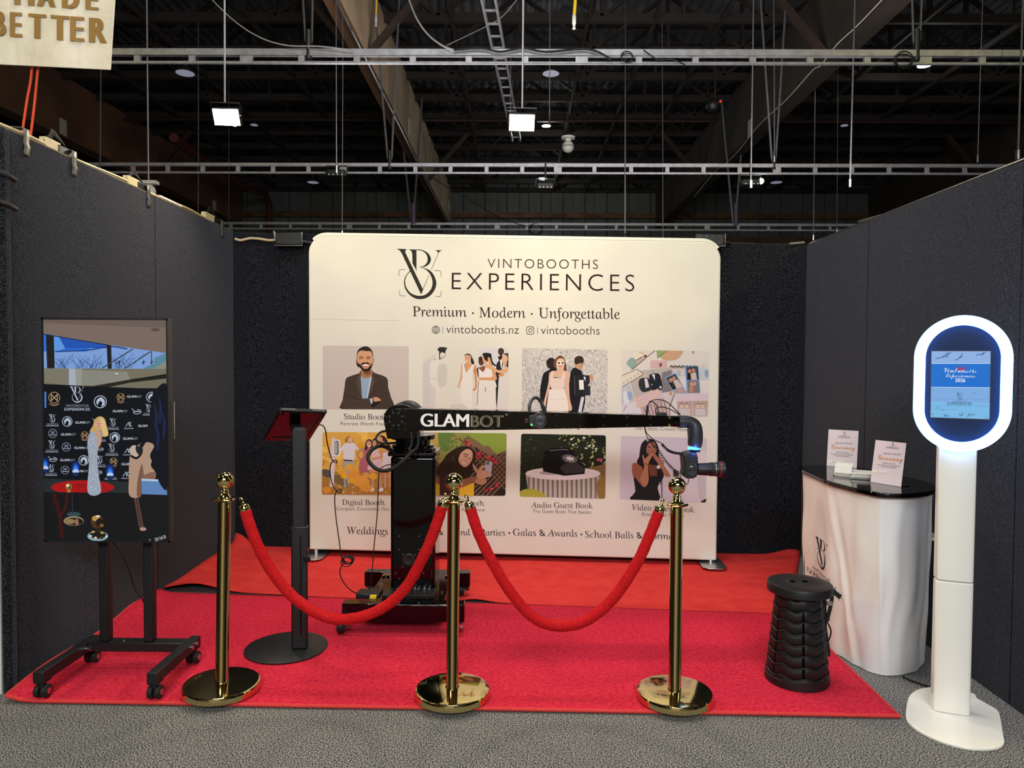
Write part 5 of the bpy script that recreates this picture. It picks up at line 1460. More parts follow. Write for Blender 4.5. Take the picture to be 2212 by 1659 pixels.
a.ell(445, 1300, 42, 14, '#2f4a54'); a.ell(445, 1340, 60, 28, '#a8926a'); a.ell(448, 1343, 54, 23, '#15110c'); a.ell(425, 1343, 28, 16, '#8d7a52'); a.poly([(452, 1328), (472, 1328), (475, 1362), (455, 1364)], '#9a6a52'); a.line([(436, 1180), (438, 1300)], 5, '#2c3038')
a.ell(588, 1430, 62, 30, '#8aa8b4'); a.ell(588, 1424, 50, 22, '#15120c')
for x, y, r_, c_ in ((560, 1405, 9, '#d6b45a'), (615, 1410, 10, '#c89a3a'), (575, 1440, 9, '#e0d2a0'), (610, 1440, 12, '#4a3a18'), (545, 1430, 10, '#bcd0d6'), (640, 1432, 8, '#cfe0e4')):
    a.ell(x, y, r_, r_ * .7, c_)
a.ell(585, 1345, 38, 42, '#4c3018'); a.ell(575, 1325, 22, 16, '#c08f4a'); a.ell(600, 1350, 24, 26, '#180f08'); a.ell(612, 1366, 12, 10, '#8a5a26'); a.ell(590, 1312, 14, 6, '#e6ddcc'); a.poly([(570, 1380), (606, 1380), (600, 1405), (576, 1405)], '#2b1c0c')
a.poly([(800, 1178), (826, 1178), (862, 1375), (836, 1380)], '#5c4238'); a.line([(814, 1180), (848, 1370)], 5, '#1c1210'); a.ell(858, 1388, 20, 11, '#b08f80')
a.blob([(778, 1190), (774, 1080), (776, 990), (790, 925), (830, 885), (890, 866), (925, 895), (918, 960), (905, 1010), (930, 1050), (905, 1088), (850, 1092), (846, 1190)], '#b3937d', 4); a.blob([(822, 1190), (826, 1100), (840, 1030), (852, 1000), (862, 1060), (852, 1110), (848, 1190)], '#7c5848', 4); a.blob([(858, 1070), (905, 1050), (935, 1052), (925, 1094), (870, 1092)], '#8a6450', 4)
a.poly([(848, 1090), (990, 1100), (1003, 1185), (852, 1180)], '#5f86bc'); a.poly([(850, 1088), (950, 1092), (950, 1104), (850, 1100)], '#b8cce6')
a.ell(810, 925, 30, 38, '#c9b0a0', 18, -20); a.line([(785, 950), (820, 965), (850, 930), (842, 880)], 13, '#05060a'); a.ell(832, 918, 16, 30, '#1b2028', 16, -20)
a.blob([(930, 560), (1010, 560), (1010, 1110), (960, 1120), (925, 1010), (900, 950), (925, 890), (880, 870), (855, 900), (850, 850), (890, 760), (905, 640)], '#060a16', 4)
for x0_, y0_ in ((925, 640), (950, 600), (972, 690), (935, 760)):
    a.blob([(x0_, y0_), (x0_ + 14, y0_ + 30), (x0_ + 22, y0_ + 90), (x0_ + 10, y0_ + 170), (x0_ + 2, y0_ + 120), (x0_ + 6, y0_ + 60)], '#14224a', 4)
a.text('ERIE', 990, 1424, 925, 1444, 'sans', '#c3c6c8', 1.0, 0.7); a.line([(893, 1450), (905, 1454)], 4, '#a3a6a8')
a.build('screen_picture', M_screen, tv)

# ================================================================ tablet on a floor stand
g = G(619, 1399, ZC)
ts = thing('tablet_stand', 'black floor stand with a round flat base and telescopic post, tablet turned away', 'tablet stand', (g.x, g.y, ZC))
MB().lathe([(0.001, 0), (0.199, 0.0), (0.2, 0.002), (0.2, 0.005), (0.198, 0.006), (0.001, 0.006)], g, n=72).build('base', M_blkm, ts)
pc = G(645, 1403, ZC + 0.006)
D3 = pc.y + 0.02
b = MB()
zt_ = P(645, 1139, D3).z
for sx in (1,):
    b.obox(V((pc.x, D3, (ZC + 0.006 + zt_) / 2)), (0.038, 0.006, 0), (-0.004, 0.02, 0), (0, 0, (zt_ - ZC - 0.006) / 2))
b.build('lower_post', M_blkm, ts, bevel=0.008)
z2 = P(645, 930, D3).z
MB().obox(V((pc.x - 0.001, D3, (zt_ + z2) / 2)), (0.033, 0.005, 0), (-0.0035, 0.016, 0), (0, 0, (z2 - zt_) / 2 + 0.01)).build('upper_post', M_blkm, ts, bevel=0.006)
MB().obox(V((pc.x, D3, zt_)), (0.041, 0.0065, 0), (-0.0045, 0.023, 0), (0, 0, 0.006)).build('collar', M_blk, ts, bevel=0.004)
MB().obox(V((pc.x + 0.012, D3 - 0.022, (ZC + zt_) / 2 + 0.02)), (0.002, 0, 0), (0, 0.002, 0), (0, 0, (zt_ - ZC) / 2 - 0.06)).build('cable_slot', M_gloss, ts)
kz = P(655, 1205, D3).z
MB().cyl((pc.x + 0.03, D3 - 0.02, kz), (pc.x + 0.055, D3 - 0.03, kz), 0.012, n=14).cyl((pc.x + 0.02, D3 - 0.03, kz - 0.035), (pc.x + 0.02, D3 - 0.022, kz - 0.035), 0.006, n=10).build('clamp_knob', M_blkp, ts)
# tablet case: its lower edge leans away from the camera
cN = P(656, 886, 3.52)                                    # middle of the near upper edge
wv = (P(708, 888, 3.60) - P(605, 884, 3.46)) / 2
dv = (P(563, 952, 3.66) - P(605, 884, 3.46) + P(676, 946, 3.80) - P(708, 888, 3.60)) / 4
nv = wv.cross(dv).normalized()
if nv.z > 0: nv = -nv                                     # nv: back of the tablet, down and towards the camera
tc = cN + dv
tb = thing('tablet', 'black cased tablet seen from behind, tilted on the round based floor stand', 'tablet', tc)
MB().obox(tc, wv, dv, nv * 0.008).build('case_frame', M_blkp, tb, bevel=0.004)
rim = MB()
for s_ in (-1, 1):
    rim.obox(tc + nv * 0.010 + wv * s_ * 0.86, wv * 0.10, dv * 0.80, nv * 0.004)
    rim.obox(tc + nv * 0.010 + dv * s_ * 0.84, wv * 0.80, dv * 0.12, nv * 0.004)
rim.build('back_rim', M_redblk, tb, bevel=0.002)
MB().obox(tc + nv * 0.007, wv * 0.76, dv * 0.72, nv * 0.003).build('back_plate', M_redblk, tb)
sc_ = MB()
for i, j in ((-.7, -.62), (-.2, -.66), (.25, -.66), (.68, -.62), (-.7, 0), (.7, 0), (-.7, .6), (.7, .6), (-.3, .66), (.3, .66), (-.93, -.9), (.93, -.9), (-.93, .9), (.93, .9)):
    p = tc + wv * i + dv * j + nv * 0.010
    sc_.cyl(p, p + nv * 0.005, 0.0028, n=8)
sc_.build('screw', M_chrome, tb)
vt = MB()
for s_ in (-0.62, 0.62):
    for i in range(6):
        p = tc - dv * 1.01 + wv * (s_ + 0.09 * (i - 2.5)); vt.obox(p, wv * 0.025, dv * 0.02, nv * 0.005)
vt.build('vent_slot', mat('grey_vent', '#6a6a6c', 0.6), tb)
MB().obox(tc - dv * 0.985, wv * 0.98, dv * 0.02, nv * 0.0082).build('top_edge', M_rubber, tb)
MB().obox(tc + nv * -0.009, wv * 0.9, dv * 0.88, nv * 0.001).build('screen_glass', M_gloss, tb)
MB().bar(V((pc.x, D3, z2 - 0.005)), tc + nv * 0.012, 0.05, 0.04).build('tilt_bracket', M_blkp, tb, bevel=0.004)

# ================================================================ robot camera arm
g = G(870, 1340, 0)
RX, RY = -0.60, 4.05
rb = thing('camera_robot', 'glossy black camera robot with a long lettered arm on a wheeled base', 'robot', (RX, RY, ZC))
YF, YR = 3.745, 4.33
fx0, fx1 = P(738, 1324, YF - .04).x, P(1003, 1324, YF - .04).x
rx0, rx1 = P(787, 1252, YR - .04).x, P(1015, 1252, YR - .04).x
for nm, x0, x1, y, zl, zh in (('front_beam', fx0, fx1, YF, P(870, 1344, YF - .04).z, P(870, 1306, YF - .04).z), ('rear_beam', rx0, rx1, YR, P(870, 1268, YR - .04).z, P(870, 1237, YR - .04).z)):
    MB().box(x0, x1, y - 0.04, y + 0.04, zl, zh).build(nm, M_gloss, rb, bevel=0.006)
    for xc in (x0 + 0.05, x1 - 0.05):
        MB().box(xc - 0.04, xc + 0.04, y - 0.035, y + 0.035, zl - 0.008, zl).cyl((xc, y, zl - 0.02), (xc, y, zl), 0.025, n=16).build('caster_plate', M_blkp, rb)
        xw = xc - (0.045 if nm == 'front_beam' and xc < -0.6 else 0.0) - 0.004; yw = y - (0.05 if nm == 'front_beam' else 0.012)
        w = MB().cyl((xw - 0.018, yw, ZC + 0.034), (xw + 0.016, yw, ZC + 0.034), 0.0335, n=24).build('caster_wheel', M_rubber, rb, bevel=0.005)
        MB().prism([(xw - 0.024, yw - 0.028, ZC + 0.03), (xw - 0.024, yw + 0.03, ZC + 0.05), (xw - 0.024, y + 0.03, zl - 0.008), (xw - 0.024, y - 0.03, zl - 0.008)], (0.05, 0, 0)).build('fork', M_blkp, w, bevel=0.004)
        MB().cyl((xw + 0.024, yw - 0.01, ZC + 0.04), (xw + 0.052, yw - 0.02, ZC + 0.042), 0.008, n=12).build('lock_pin', M_chrome, w)
CX0, CX1 = P(843, 1100, 3.93).x, P(940, 1100, 3.93).x
CYF, CYB = 3.93, 4.17
zb_, zt_ = 0.20, P(890, 986, 3.93).z
MB().box(CX0 - 0.10, CX1 + 0.07, YF + 0.03, YR - 0.03, 0.15, 0.172).build('base_plate', M_gloss, rb, bevel=0.004)
MB().box(CX0 - 0.02, CX1 + 0.01, YF + 0.045, CYF - 0.002, 0.172, 0.19).build('tread_plate', mat('checker_plate', '#1a1a1a', 0.3, 0.6, bump=(160, 0.8, 0.01)), rb, bevel=0.002)
MB().box(CX0, CX1, CYF, CYB, 0.172, zt_).build('column', M_gloss, rb, bevel=0.018, seg=4)
MB().box(CX0 - 0.014, CX1 + 0.006, CYF - 0.006, CYB + 0.01, zt_, zt_ + 0.022).build('top_plate', M_gloss, rb, bevel=0.006)
o = rrect(P(870, 1000, 3.93).x, P(870, 1012, 3.93).z, P(908, 1000, 3.93).x, P(870, 996, 3.93).z, 0.012)
MB().tube([(x, CYF - 0.0012, z) for x, z in o], 0.0012, 6, True).build('handle_recess', M_blk, rb)
fc = V((P(883, 1209, 3.93).x, CYF - 0.001, P(883, 1209, 3.93).z))
MB().lathe([(0.028, 0), (0.036, 0.001), (0.036, 0.006), (0.030, 0.008), (0.02, 0.006), (0.001, 0.004)], fc, (0, -1, 0), 36).build('fan_grille', M_blk, rb)
sc_ = MB()
for x, y in ((863, 1158), (905, 1158), (863, 1187), (905, 1187), (863, 1250), (905, 1250), (855, 1238), (915, 1238), (870, 1198), (897, 1198), (870, 1224), (897, 1224)):
    p = P(x, y, 3.93); sc_.cyl((p.x, CYF - 0.002, p.z), (p.x, CYF + 0.002, p.z), 0.0028, n=8)
sc_.build('column_screw', M_alu, rb)
bl_ = MB()
for x in (CX0 - 0.06, CX0 - 0.085, CX1 + 0.04):
    for y in (CYF - 0.03, CYB + 0.02):
        bl_.cyl((x, y, 0.17), (x, y, 0.182), 0.011, n=6)
bl_.build('base_bolt', M_brass, rb)
pr = MB()
for i, x in enumerate((860, 872, 885, 897, 905, 918, 928)):
    p = P(x, 1276, CYF - 0.01); pr.box(p.x - 0.006, p.x + 0.006, CYF - 0.022, CYF - 0.004, 0.19, 0.196 + 0.006 * (i % 2))
pr.build('connector_row', M_chrome, rb)
jc = V((P(892, 960, 4.05).x, 4.05, zt_ + 0.022))
zz = lambda y: P(892, y, 4.05).z
MB().lathe([(0.13, 0), (0.13, 0.012), (0.118, 0.016), (0.118, 0.03), (0.098, 0.034), (0.098, zz(948) - jc.z), (0.125, zz(947) - jc.z), (0.125, zz(938) - jc.z), (0.001, zz(938) - jc.z)], jc, n=56).build('turntable', M_gloss, rb, ang=25)
# shoulder and arm
YA = 3.86
pa = Plane((0, YA, 0), (0, -1, 0))
m2 = lambda x, y, off=0.0: pa.map(x, y, off)
ho = [m2(x, y) for x, y in ((836, 948), (830, 915), (828, 903), (831, 893), (838, 883), (850, 876), (864, 873), (880, 876), (893, 884), (905, 900), (905, 948))]
MB().prism(ho, (0, 0.19, 0)).build('shoulder_housing', M_gloss, rb, bevel=0.004)
c = m2(862, 906); 
MB().lathe([(0.088, 0), (0.094, 0.01), (0.094, 0.03), (0.089, 0.034), (0.094, 0.038), (0.094, 0.06), (0.089, 0.064), (0.094, 0.068), (0.094, 0.09), (0.085, 0.1), (0.001, 0.1)], V((c.x + 0.022, YA + 0.1, c.z)), (0, 1, 0), 48).build('motor_drum', M_blkm, rb, ang=25)
arm = [m2(x, y) for x, y in ((836, 929), (832, 912), (835, 895), (845, 885), (858, 882), (878, 882), (1100, 887.5), (1452, 898.5), (1452, 921), (1100, 928), (880, 930.5))]
MB().prism([p + V((0, -0.012, 0)) for p in arm], (0, 0.10, 0)).build('arm', M_gloss, rb, bevel=0.003)
al = Art(Plane((0, YA - 0.012, 0), (0, -1, 0)), (0, 0), 1, 0.0008, 0.00005)
al.text('GLAM', 908, 921, 1013.5, 922, 'bold', '#f4f2ee'); al.build('arm_lettering', M_print, rb)
al = Art(Plane((0, YA - 0.012, 0), (0, -1, 0)), (0, 0), 1, 0.0008, 0.00005)
al.text('BOT', 1017, 922, 1088, 922.4, 'bold', '#8d8467'); al.text('BOT', 1019.5, 921, 1086, 921.4, 'sans', '#57503a'); al.ring(1094.5, 895.5, 2, .7, '#a8a494', 12)
al.build('arm_lettering', mat('bronze_print', attr=True, rough=0.4, metal=0.2), rb)
bt_ = MB()
for k in range(8):
    t_ = 2 * math.pi * k / 8 + 0.39
    p = m2(855.5 + 14.5 * math.cos(t_), 906 + 14.5 * math.sin(t_), 0.012); bt_.lathe([(0.008, 0), (0.008, 0.004), (0.005, 0.005), (0.004, 0.002), (0.001, 0.002)], p, (0, -1, 0), 12)
for x, y in [(836, 888), (848, 887), (864, 887), (876, 886.5), (835, 900), (875, 899), (835, 915), (875, 915), (847, 927), (863, 927), (876, 928)] + [(914 + 37.4 * i, 887.5 + .55 * i) for i in range(6)] + [(914 + 37.4 * i, 927 - .35 * i) for i in range(6)] + [(1202 + 50.6 * i, 896.5 + 1.5 * i) for i in range(5)] + [(1202 + 50.6 * i, 920.3 - .7 * i) for i in range(5)]:
    p = m2(x, y, 0.0122); bt_.lathe([(0.0052, 0), (0.0052, 0.002), (0.0036, 0.003), (0.003, 0.0015), (0.001, 0.0015)], p, (0, -1, 0), 10)
bt_.build('arm_bolt', M_blkm, rb)
br = MB()
for x, y in ((1445.5, 901.5), (1445.5, 917.5)):
    p = m2(x, y, 0.012); br.lathe([(0.0065, 0), (0.0065, 0.003), (0.001, 0.004)], p, (0, -1, 0), 16)
br.build('brass_bolt', M_brass, rb)
# pivot cover half way along the arm
oc = [m2(x, y, 0.014) for x, y in ((1141, 899), (1146, 896), (1152, 896), (1158, 890.5), (1168, 889.5), (1177, 894), (1181.5, 904), (1179.5, 916), (1172, 923), (1160, 925.5), (1146, 922), (1141.5, 916))]
pv = MB().prism(oc, (0, -0.03, 0)).build('pivot_cover', M_blkm, rb, bevel=0.006)
c = m2(1166, 910, 0.044)
MB().lathe([(0.001, 0), (0.034, 0.0), (0.034, 0.003), (0.030, 0.004), (0.026, 0.001), (0.018, 0.003), (0.012, 0.001), (0.001, 0.002)], c, (0, -1, 0), 28).build('vented_cap', M_dgrey, pv)
MB().ball(m2(1148, 916, 0.045), 0.0055, 12).build('status_light', M_green, pv)
cb_ = m2(1137, 908, 0.016); MB().cyl(cb_ + V((-0.006, 0, 0.006)), cb_ + V((0.012, -0.01, 0.006)), 0.006, n=10).cyl(cb_ + V((-0.006, 0, -0.006)), cb_ + V((0.012, -0.01, -0.006)), 0.006, n=10).build('plug', M_chrome, pv)
MB().tube(spline([P(x, y, d) for x, y, d in ((1144, 892, 3.84), (1144, 876, 3.86), (1149, 863, 3.9), (1158, 859, 3.92), (1167, 866, 3.93), (1174, 880, 3.93), (1180, 894, 3.94))], 6), 0.0095, 10).build('pivot_hose', M_dgrey, rb)
# hoses from turntable to column
MB().tube(spline([P(x, y, d) for x, y, d in ((834, 931, 3.9), (822, 934, 3.88), (813, 944, 3.86), (813, 951, 3.85), (822, 957, 3.85), (840, 957.5, 3.88), (862, 956, 3.95))], 6), 0.0065, 8).build('thin_hose', M_rubber, rb)
MB().tube(spline([P(x, y, d) for x, y, d in ((892, 974, 3.84), (884, 982, 3.82), (870, 996, 3.8), (852, 1010, 3.8), (830, 1017, 3.8), (812, 1012, 3.81), (798, 998, 3.83), (795, 984, 3.85), (803, 972, 3.87), (818, 964, 3.9), (834, 966, 3.93), (848, 976, 3.97), (858, 986, 4.0))], 6), 0.0105, 10).build('thick_hose', M_rubber, rb)
for x0_ in (889, 903):
    p = P(x0_, 932, 3.87); q = P(x0_, 946, 3.87)
    MB().cyl(p, q, 0.012, n=14).cyl(q, P(x0_, 958, 3.87), 0.0085, n=12).build('hose_plug', M_blkm, rb)
    MB().tube(spline([P(x0_, 957, 3.87), P(x0_ - 1, 963, 3.86), P(x0_ - 5, 970, 3.85), P(889, 977, 3.84)], 6), 0.0075, 8).build('hose_branch', M_rubber, rb)
# wrist
wc = P(1452, 910, YA + 0.03); we = P(1470, 910.5, YA + 0.03)
MB().cyl(wc - V((0.006, 0, 0)), we, 0.031, n=32).build('wrist_collar', M_gloss, rb, bevel=0.003)
wy = YA + 0.03
path = [P(x, y, wy) for x, y in ((1466, 911), (1480, 911), (1492, 912.5), (1500, 920), (1502, 932), (1502, 946), (1501, 958), (1499.5, 965))]
rs_ = [0.035, 0.0335, 0.032, 0.036, 0.039, 0.040, 0.039, 0.034]
sp = spline(path, 6); rr_ = [x.x for x in spline([(r, 0, 0) for r in rs_], 6)]
wr = MB().tube(sp, 0.03, 28, rs=rr_).build('wrist_elbow', M_dgrey, rb, sub=0, ang=60)
MB().bar(P(1488, 922, wy - 0.02), P(1489, 945, wy - 0.02), 0.012, 0.03, (0, 1, 0)).build('inner_bracket', M_blk, wr)
rc_ = P(1499, 968, wy)
MB().lathe([(0.030, 0.004), (0.0335, 0.003), (0.034, -0.004), (0.031, -0.006)], rc_, n=40).build('light_ring', M_blue, rb)
MB().lathe([(0.008, -0.026), (0.016, -0.022), (0.03, -0.006), (0.03, 0.0)], rc_, n=32).build('flange', M_blkm, rb)
light('ring_glow_blue', 'POINT', rc_ + V((0, -0.06, -0.012)), rc_, 0.5, (0.1, 0.25, 1.0), 0.02)
MB().box(P(1420, 892, YA).x, P(1440, 892, YA).x, YA - 0.01, YA + 0.05, P(1430, 898.5, YA).z, P(1430, 891.5, YA).z).build('relay_box', M_blkp, rb, bevel=0.002)
MB().cyl(P(1397, 897, YA + .02), P(1399, 876, YA + .02), 0.0065, n=12).build('cable_plug', M_blkm, rb)
cab = MB()
for pts in ([(1399, 876), (1404, 869), (1412, 869), (1419, 878), (1422, 893)], [(1402, 868), (1420, 863), (1440, 868), (1458, 884), (1470, 896)], [(1416, 893), (1418, 882), (1428, 879), (1445, 883), (1460, 891), (1468, 896)]):
    cab.tube(spline([P(x, y, YA + .02) for x, y in pts], 6), 0.0028, 6)
cab.build('wrist_cable', M_rubber, rb)
pb = [P(775, 1275, 3.95), P(800, 1262, 3.98)]
MB().box(CX0 - 0.17, CX0 - 0.04, CYF - 0.10, CYF + 0.0, 0.155, 0.185).build('power_box', M_blkp, rb, bevel=0.006)
q = P(800, 1303, YF - .01); MB().box(q.x - 0.016, q.x + 0.018, YF + 0.05, YF + 0.075, 0.155, 0.185).build('cable_tie', M_yellow, rb)

# photo camera under the wrist, lens towards the right
CY_ = wy
cam = thing('photo_camera', 'black photo camera with a long red ringed lens hanging from the robot wrist', 'camera', P(1492, 1010, CY_))
q = lambda x, y, off=0.0: P(x, y, CY_ - off)
o = [q(x, y, 0.045) for x, y in ((1476, 984), (1482, 980), (1494, 977), (1505, 980), (1508, 988), (1509, 1012), (1506, 1030), (1498, 1034), (1483, 1034), (1476, 1028), (1479, 1016), (1478, 1000))]
MB().prism(o, (0, 0.10, 0)).build('body', M_blkp, cam, bevel=0.006)
MB().box(q(1470, 0).x, q(1477, 0).x, CY_ - 0.035, CY_ + 0.03, q(0, 1020).z, q(0, 1005).z).build('viewfinder', M_rubber, cam, bevel=0.003)
MB().box(q(1495, 0).x, q(1510, 0).x, CY_ - 0.015, CY_ + 0.02, q(0, 995).z, q(0, 966).z).build('mount_plate', M_blk, cam, bevel=0.003)
MB().cyl(q(1506, 974, 0.02), q(1512, 974, 0.02), 0.008, n=14).cyl(q(1500, 980, 0.03), q(1504, 982, 0.03), 0.007, n=12).build('mount_knob', M_blk, cam)
lc = q(1506, 1013.5)
X = V((1, 0, 0))
k = CY_ / FPX
MB().lathe([(0.030, 0), (0.033, 4 * k), (0.033, 14 * k), (0.0345, 16 * k), (0.0345, 24 * k), (0.037, 26 * k), (0.037, 36 * k), (0.040, 41 * k), (0.040, 47 * k)], lc, X, 40).build('lens_barrel', M_blkp, cam, ang=25)
MB().lathe([(0.0402, 0), (0.0408, 1 * k), (0.0402, 2 * k)], lc + X * 47.2 * k, X, 40).build('red_ring', mat('lens_red', '#b01a20', 0.4), cam)
MB().lathe([(0.040, 0), (0.043, 3 * k), (0.044, 8 * k), (0.040, 9 * k), (0.034, 9 * k), (0.03, 5 * k), (0.001, 5 * k)], lc + X * 49.2 * k, X, 40).build('lens_hood', M_blkp, cam)
grip = MB()
for h in (28, 31, 34):
    grip.lathe([(0.0372, 0), (0.0378, 0.4 * k), (0.0378, 1.6 * k), (0.0372, 2 * k)], lc + X * h * k, X, 40)
grip.build('zoom_grip', M_rubber, cam)
MB().lathe([(0.0347, 0), (0.0352, 0.5 * k), (0.0347, 1.4 * k)], lc + X * 24.6 * k, X, 40).lathe([(0.0375, 0), (0.0381, 0.4 * k), (0.0381, 1.0 * k), (0.0378, 1.2 * k)], lc + X * 37 * k, X, 40).build('polished_band', M_alu, cam)
dots = MB()
for x, y in ((1490, 1003), (1496, 1001), (1502, 1003), (1492, 1006), (1500, 1006), (1496, 1013), (1488, 1012), (1504, 1010), (1496, 1019), (1489, 1022), (1492, 1024), (1496, 1022), (1500, 1024), (1496, 1027), (1502, 1020)):
    p = q(x, y, 0.0455); dots.lathe([(0.0014, 0), (0.001, 0.0008)], p, (0, -1, 0), 8)
dots.box(q(1500, 0).x, q(1506, 0).x, CY_ - 0.047, CY_ - 0.045, q(0, 995.5).z, q(0, 994).z)
dots.build('speaker_dot', M_whitem, cam)


def coiled(pts, r, R_, turns, lab, lead, tail):
    sp = spline([P(*p) for p in pts], 24)
    n = len(sp); out_ = []
    tot = turns * 12
    for i in range(tot + 1):
        f = i / tot * (n - 1); k0 = min(int(f), n - 2); p = sp[k0] + (sp[k0 + 1] - sp[k0]) * (f - k0)
        t_ = (sp[min(k0 + 2, n - 1)] - sp[max(k0 - 1, 0)]).normalized()
        u_ = V((0, 1, 0)); w_ = t_.cross(u_).normalized()
        a_ = 2 * math.pi * i / 12
        out_.append(p + u_ * R_ * math.cos(a_) + w_ * R_ * math.sin(a_))
    allp = spline([P(*p) for p in lead], 5)[:-1] + out_ + spline([P(*p) for p in tail], 5)[1:]
    return tag(MB().tube(allp, r, 6).build('coiled_cable', M_rubber), lab, 'cable', 'coiled leads to the photo camera')


coiled([(1430, 960, wy), (1442, 972, wy), (1456, 978, wy), (1472, 980, wy), (1482, 981, wy)], 0.0024, 0.0055, 34, 'tightly coiled black lead reaching the top of the photo camera',
       [(1393, 921, wy - .02), (1396, 934, wy - .02), (1410, 948, wy - .01), (1428, 957, wy), (1430, 960, wy)], [(1482, 981, wy), (1488, 979, wy), (1496, 985, wy - .04)])
coiled([(1414, 964, wy - .02), (1424, 976, wy - .02), (1436, 994, wy - .02), (1448, 1008, wy - .02), (1458, 1018, wy - .02), (1463, 1022, wy - .02)], 0.0022, 0.0065, 20, 'loosely coiled black lead drooping under the photo camera',
       [(1393, 921, wy - .03), (1394, 932, wy - .03), (1399, 946, wy - .03), (1406, 955, wy - .03), (1414, 964, wy - .02)], [(1463, 1022, wy - .02), (1468, 1024, wy - .02), (1474, 1038, wy - .02), (1484, 1046, wy - .02), (1487, 1040, wy - .02), (1487, 1033, wy - .02)])
# leads between tablet and robot
dc = tag(MB().tube(spline([P(*p) for p in ((690, 918, 3.7), (697, 919, 3.72), (703, 930, 3.75), (708, 962, 3.8), (716, 990, 3.82), (722, 998, 3.82), (728, 1000, 3.81), (726, 994, 3.8), (718, 997, 3.8), (713, 1012, 3.82), (716, 1040, 3.84), (726, 1060, 3.85), (735, 1064, 3.84), (737, 1058, 3.83), (729, 1059, 3.83), (723, 1075, 3.85),
     (726, 1120, 3.86), (733, 1170, 3.87), (737, 1200, 3.88), (742, 1212, 3.88), (735, 1230, 3.88), (736, 1246, 3.89), (748, 1266, 3.9), (766, 1280, 3.92), (790, 1288, 3.94))], 6), 0.003, 6).build('data_cable', M_rubber), 'thin looping black cable from the tablet down to the robot base', 'cable')
kn = coil('cable_knot', P(749, 1213, 3.86), 0.028, 0.003, 5, M_rubber, None, None); kn.parent = dc
tag(MB().tube(spline([P(*p) for p in ((858, 1003, 3.9), (840, 1004, 3.88), (825, 1010, 3.85), (819, 1022, 3.84), (817, 1060, 3.84), (814, 1120, 3.84), (808, 1180, 3.85), (803, 1240, 3.86), (798, 1275, 3.88))], 6), 0.003, 6).build('data_cable', M_rubber), 'thin straight black cable hanging left of the robot column', 'cable')

# ================================================================ folding stool
g = G(1721, 1466, ZC)
sg = thing('telescopic_stool', 'black round telescopic stool with wavy ribbed sides and a strap, before the counter', 'stool', g)
hs = P(1724, 1257, g.y + 0.0).z
rb0, rt0 = 0.135, 0.098
nl = 8
zs0, zs1 = ZC, hs - 0.055
sleeve = []
for i in range(nl):
    m = MB(); n = 96
    za_ = zs0 + (zs1 - zs0) * i / nl; zb2 = zs0 + (zs1 - zs0) * (i + 1) / nl
    ra = rb0 + (rt0 - rb0) * i / nl
    vs = []; fs = []
    for ring_ in range(3):
        for j in range(n):
            t_ = 2 * math.pi * j / n
            wv_ = 0.006 * math.cos(t_ * 8 + 0.6)
            z = (za_ - (0.004 if i else 0), zb2 - 0.004 + wv_, zb2 + wv_)[ring_]
            if ring_ == 0 and i: z += wv_ * 0.0 - 0.012
            r_ = (ra, ra - 0.003, ra - 0.006)[ring_]
            gap = 0
            vs.append(g.xy.to_3d() + V((r_ * math.cos(t_), r_ * math.sin(t_), max(z, ZC))))
    for ring_ in range(2):
        for j in range(n):
            jj = j % 16
            if ring_ == 0 and 1 <= i <= 6 and jj in (5,):
                continue
            fs.append((ring_ * n + j, ring_ * n + (j + 1) % n, (ring_ + 1) * n + (j + 1) % n, (ring_ + 1) * n + j))
    m.add(vs, fs)
    lip = [vs[n + j] + V((0.0012 * math.cos(2 * math.pi * j / n), 0.0012 * math.sin(2 * math.pi * j / n), 0.003)) for j in range(n)]
    m.tube(lip, 0.0022, 6, True)
    m.build('ring_section', M_blkp, sg, solid=0.003)
rbm = MB()
for j in range(12):
    t_ = 2 * math.pi * (j + 0.35) / 12
    d_ = V((math.cos(t_), math.sin(t_), 0))
    rbm.bar(g.xy.to_3d() + d_ * (rb0 - 0.004) + V((0, 0, ZC + 0.01)), g.xy.to_3d() + d_ * (rt0 - 0.004) + V((0, 0, zs1)), 0.006, 0.004)
rbm.build('inner_rib', M_rubber, sg)
MB().lathe([(rb0 + 0.001, 0), (rb0 + 0.004, 0.002), (rb0 + 0.003, 0.03), (rb0 - 0.003, 0.033)], V((g.x, g.y, ZC)), n=72).build('base_ring', M_blkp, sg)
cs = V((g.x + 0.005, g.y, 0))
MB().lathe([(0.09, hs - 0.06), (0.11, hs - 0.052), (0.128, hs - 0.046), (0.139, hs - 0.04), (0.14, hs - 0.012), (0.137, hs - 0.003), (0.128, hs), (0.06, hs + 0.001), (0.056, hs - 0.001), (0.001, hs - 0.001)], cs, n=72).build('seat', M_blkp, sg)
MB().tube([V((cs.x + 0.062 * math.cos(i * math.pi / 24), cs.y + 0.062 * math.sin(i * math.pi / 24), hs)) for i in range(48)], 0.0012, 6, True).build('seat_ring', M_blkp, sg)
hl = MB()
for dx in (-0.028, 0.028):
    hl.lathe([(0.013, 0), (0.013, 0.0004), (0.001, 0.0004)], V((cs.x + dx, cs.y + 0.01, hs - 0.0006)), n=16)
hl.build('finger_hole', mat('hole_shadow', '#010101', 0.95, spec=0.0), sg)
sp_ = MB()


def band(pts, w):
    """Flat webbing."""
    pt = spline(pts, 6)
    for a_, b_ in zip(pt[:-1], pt[1:]):
        sp_.bar(a_, b_ + (b_ - a_) * 0.1, w, 0.003, (0.35, -1, 0.1))


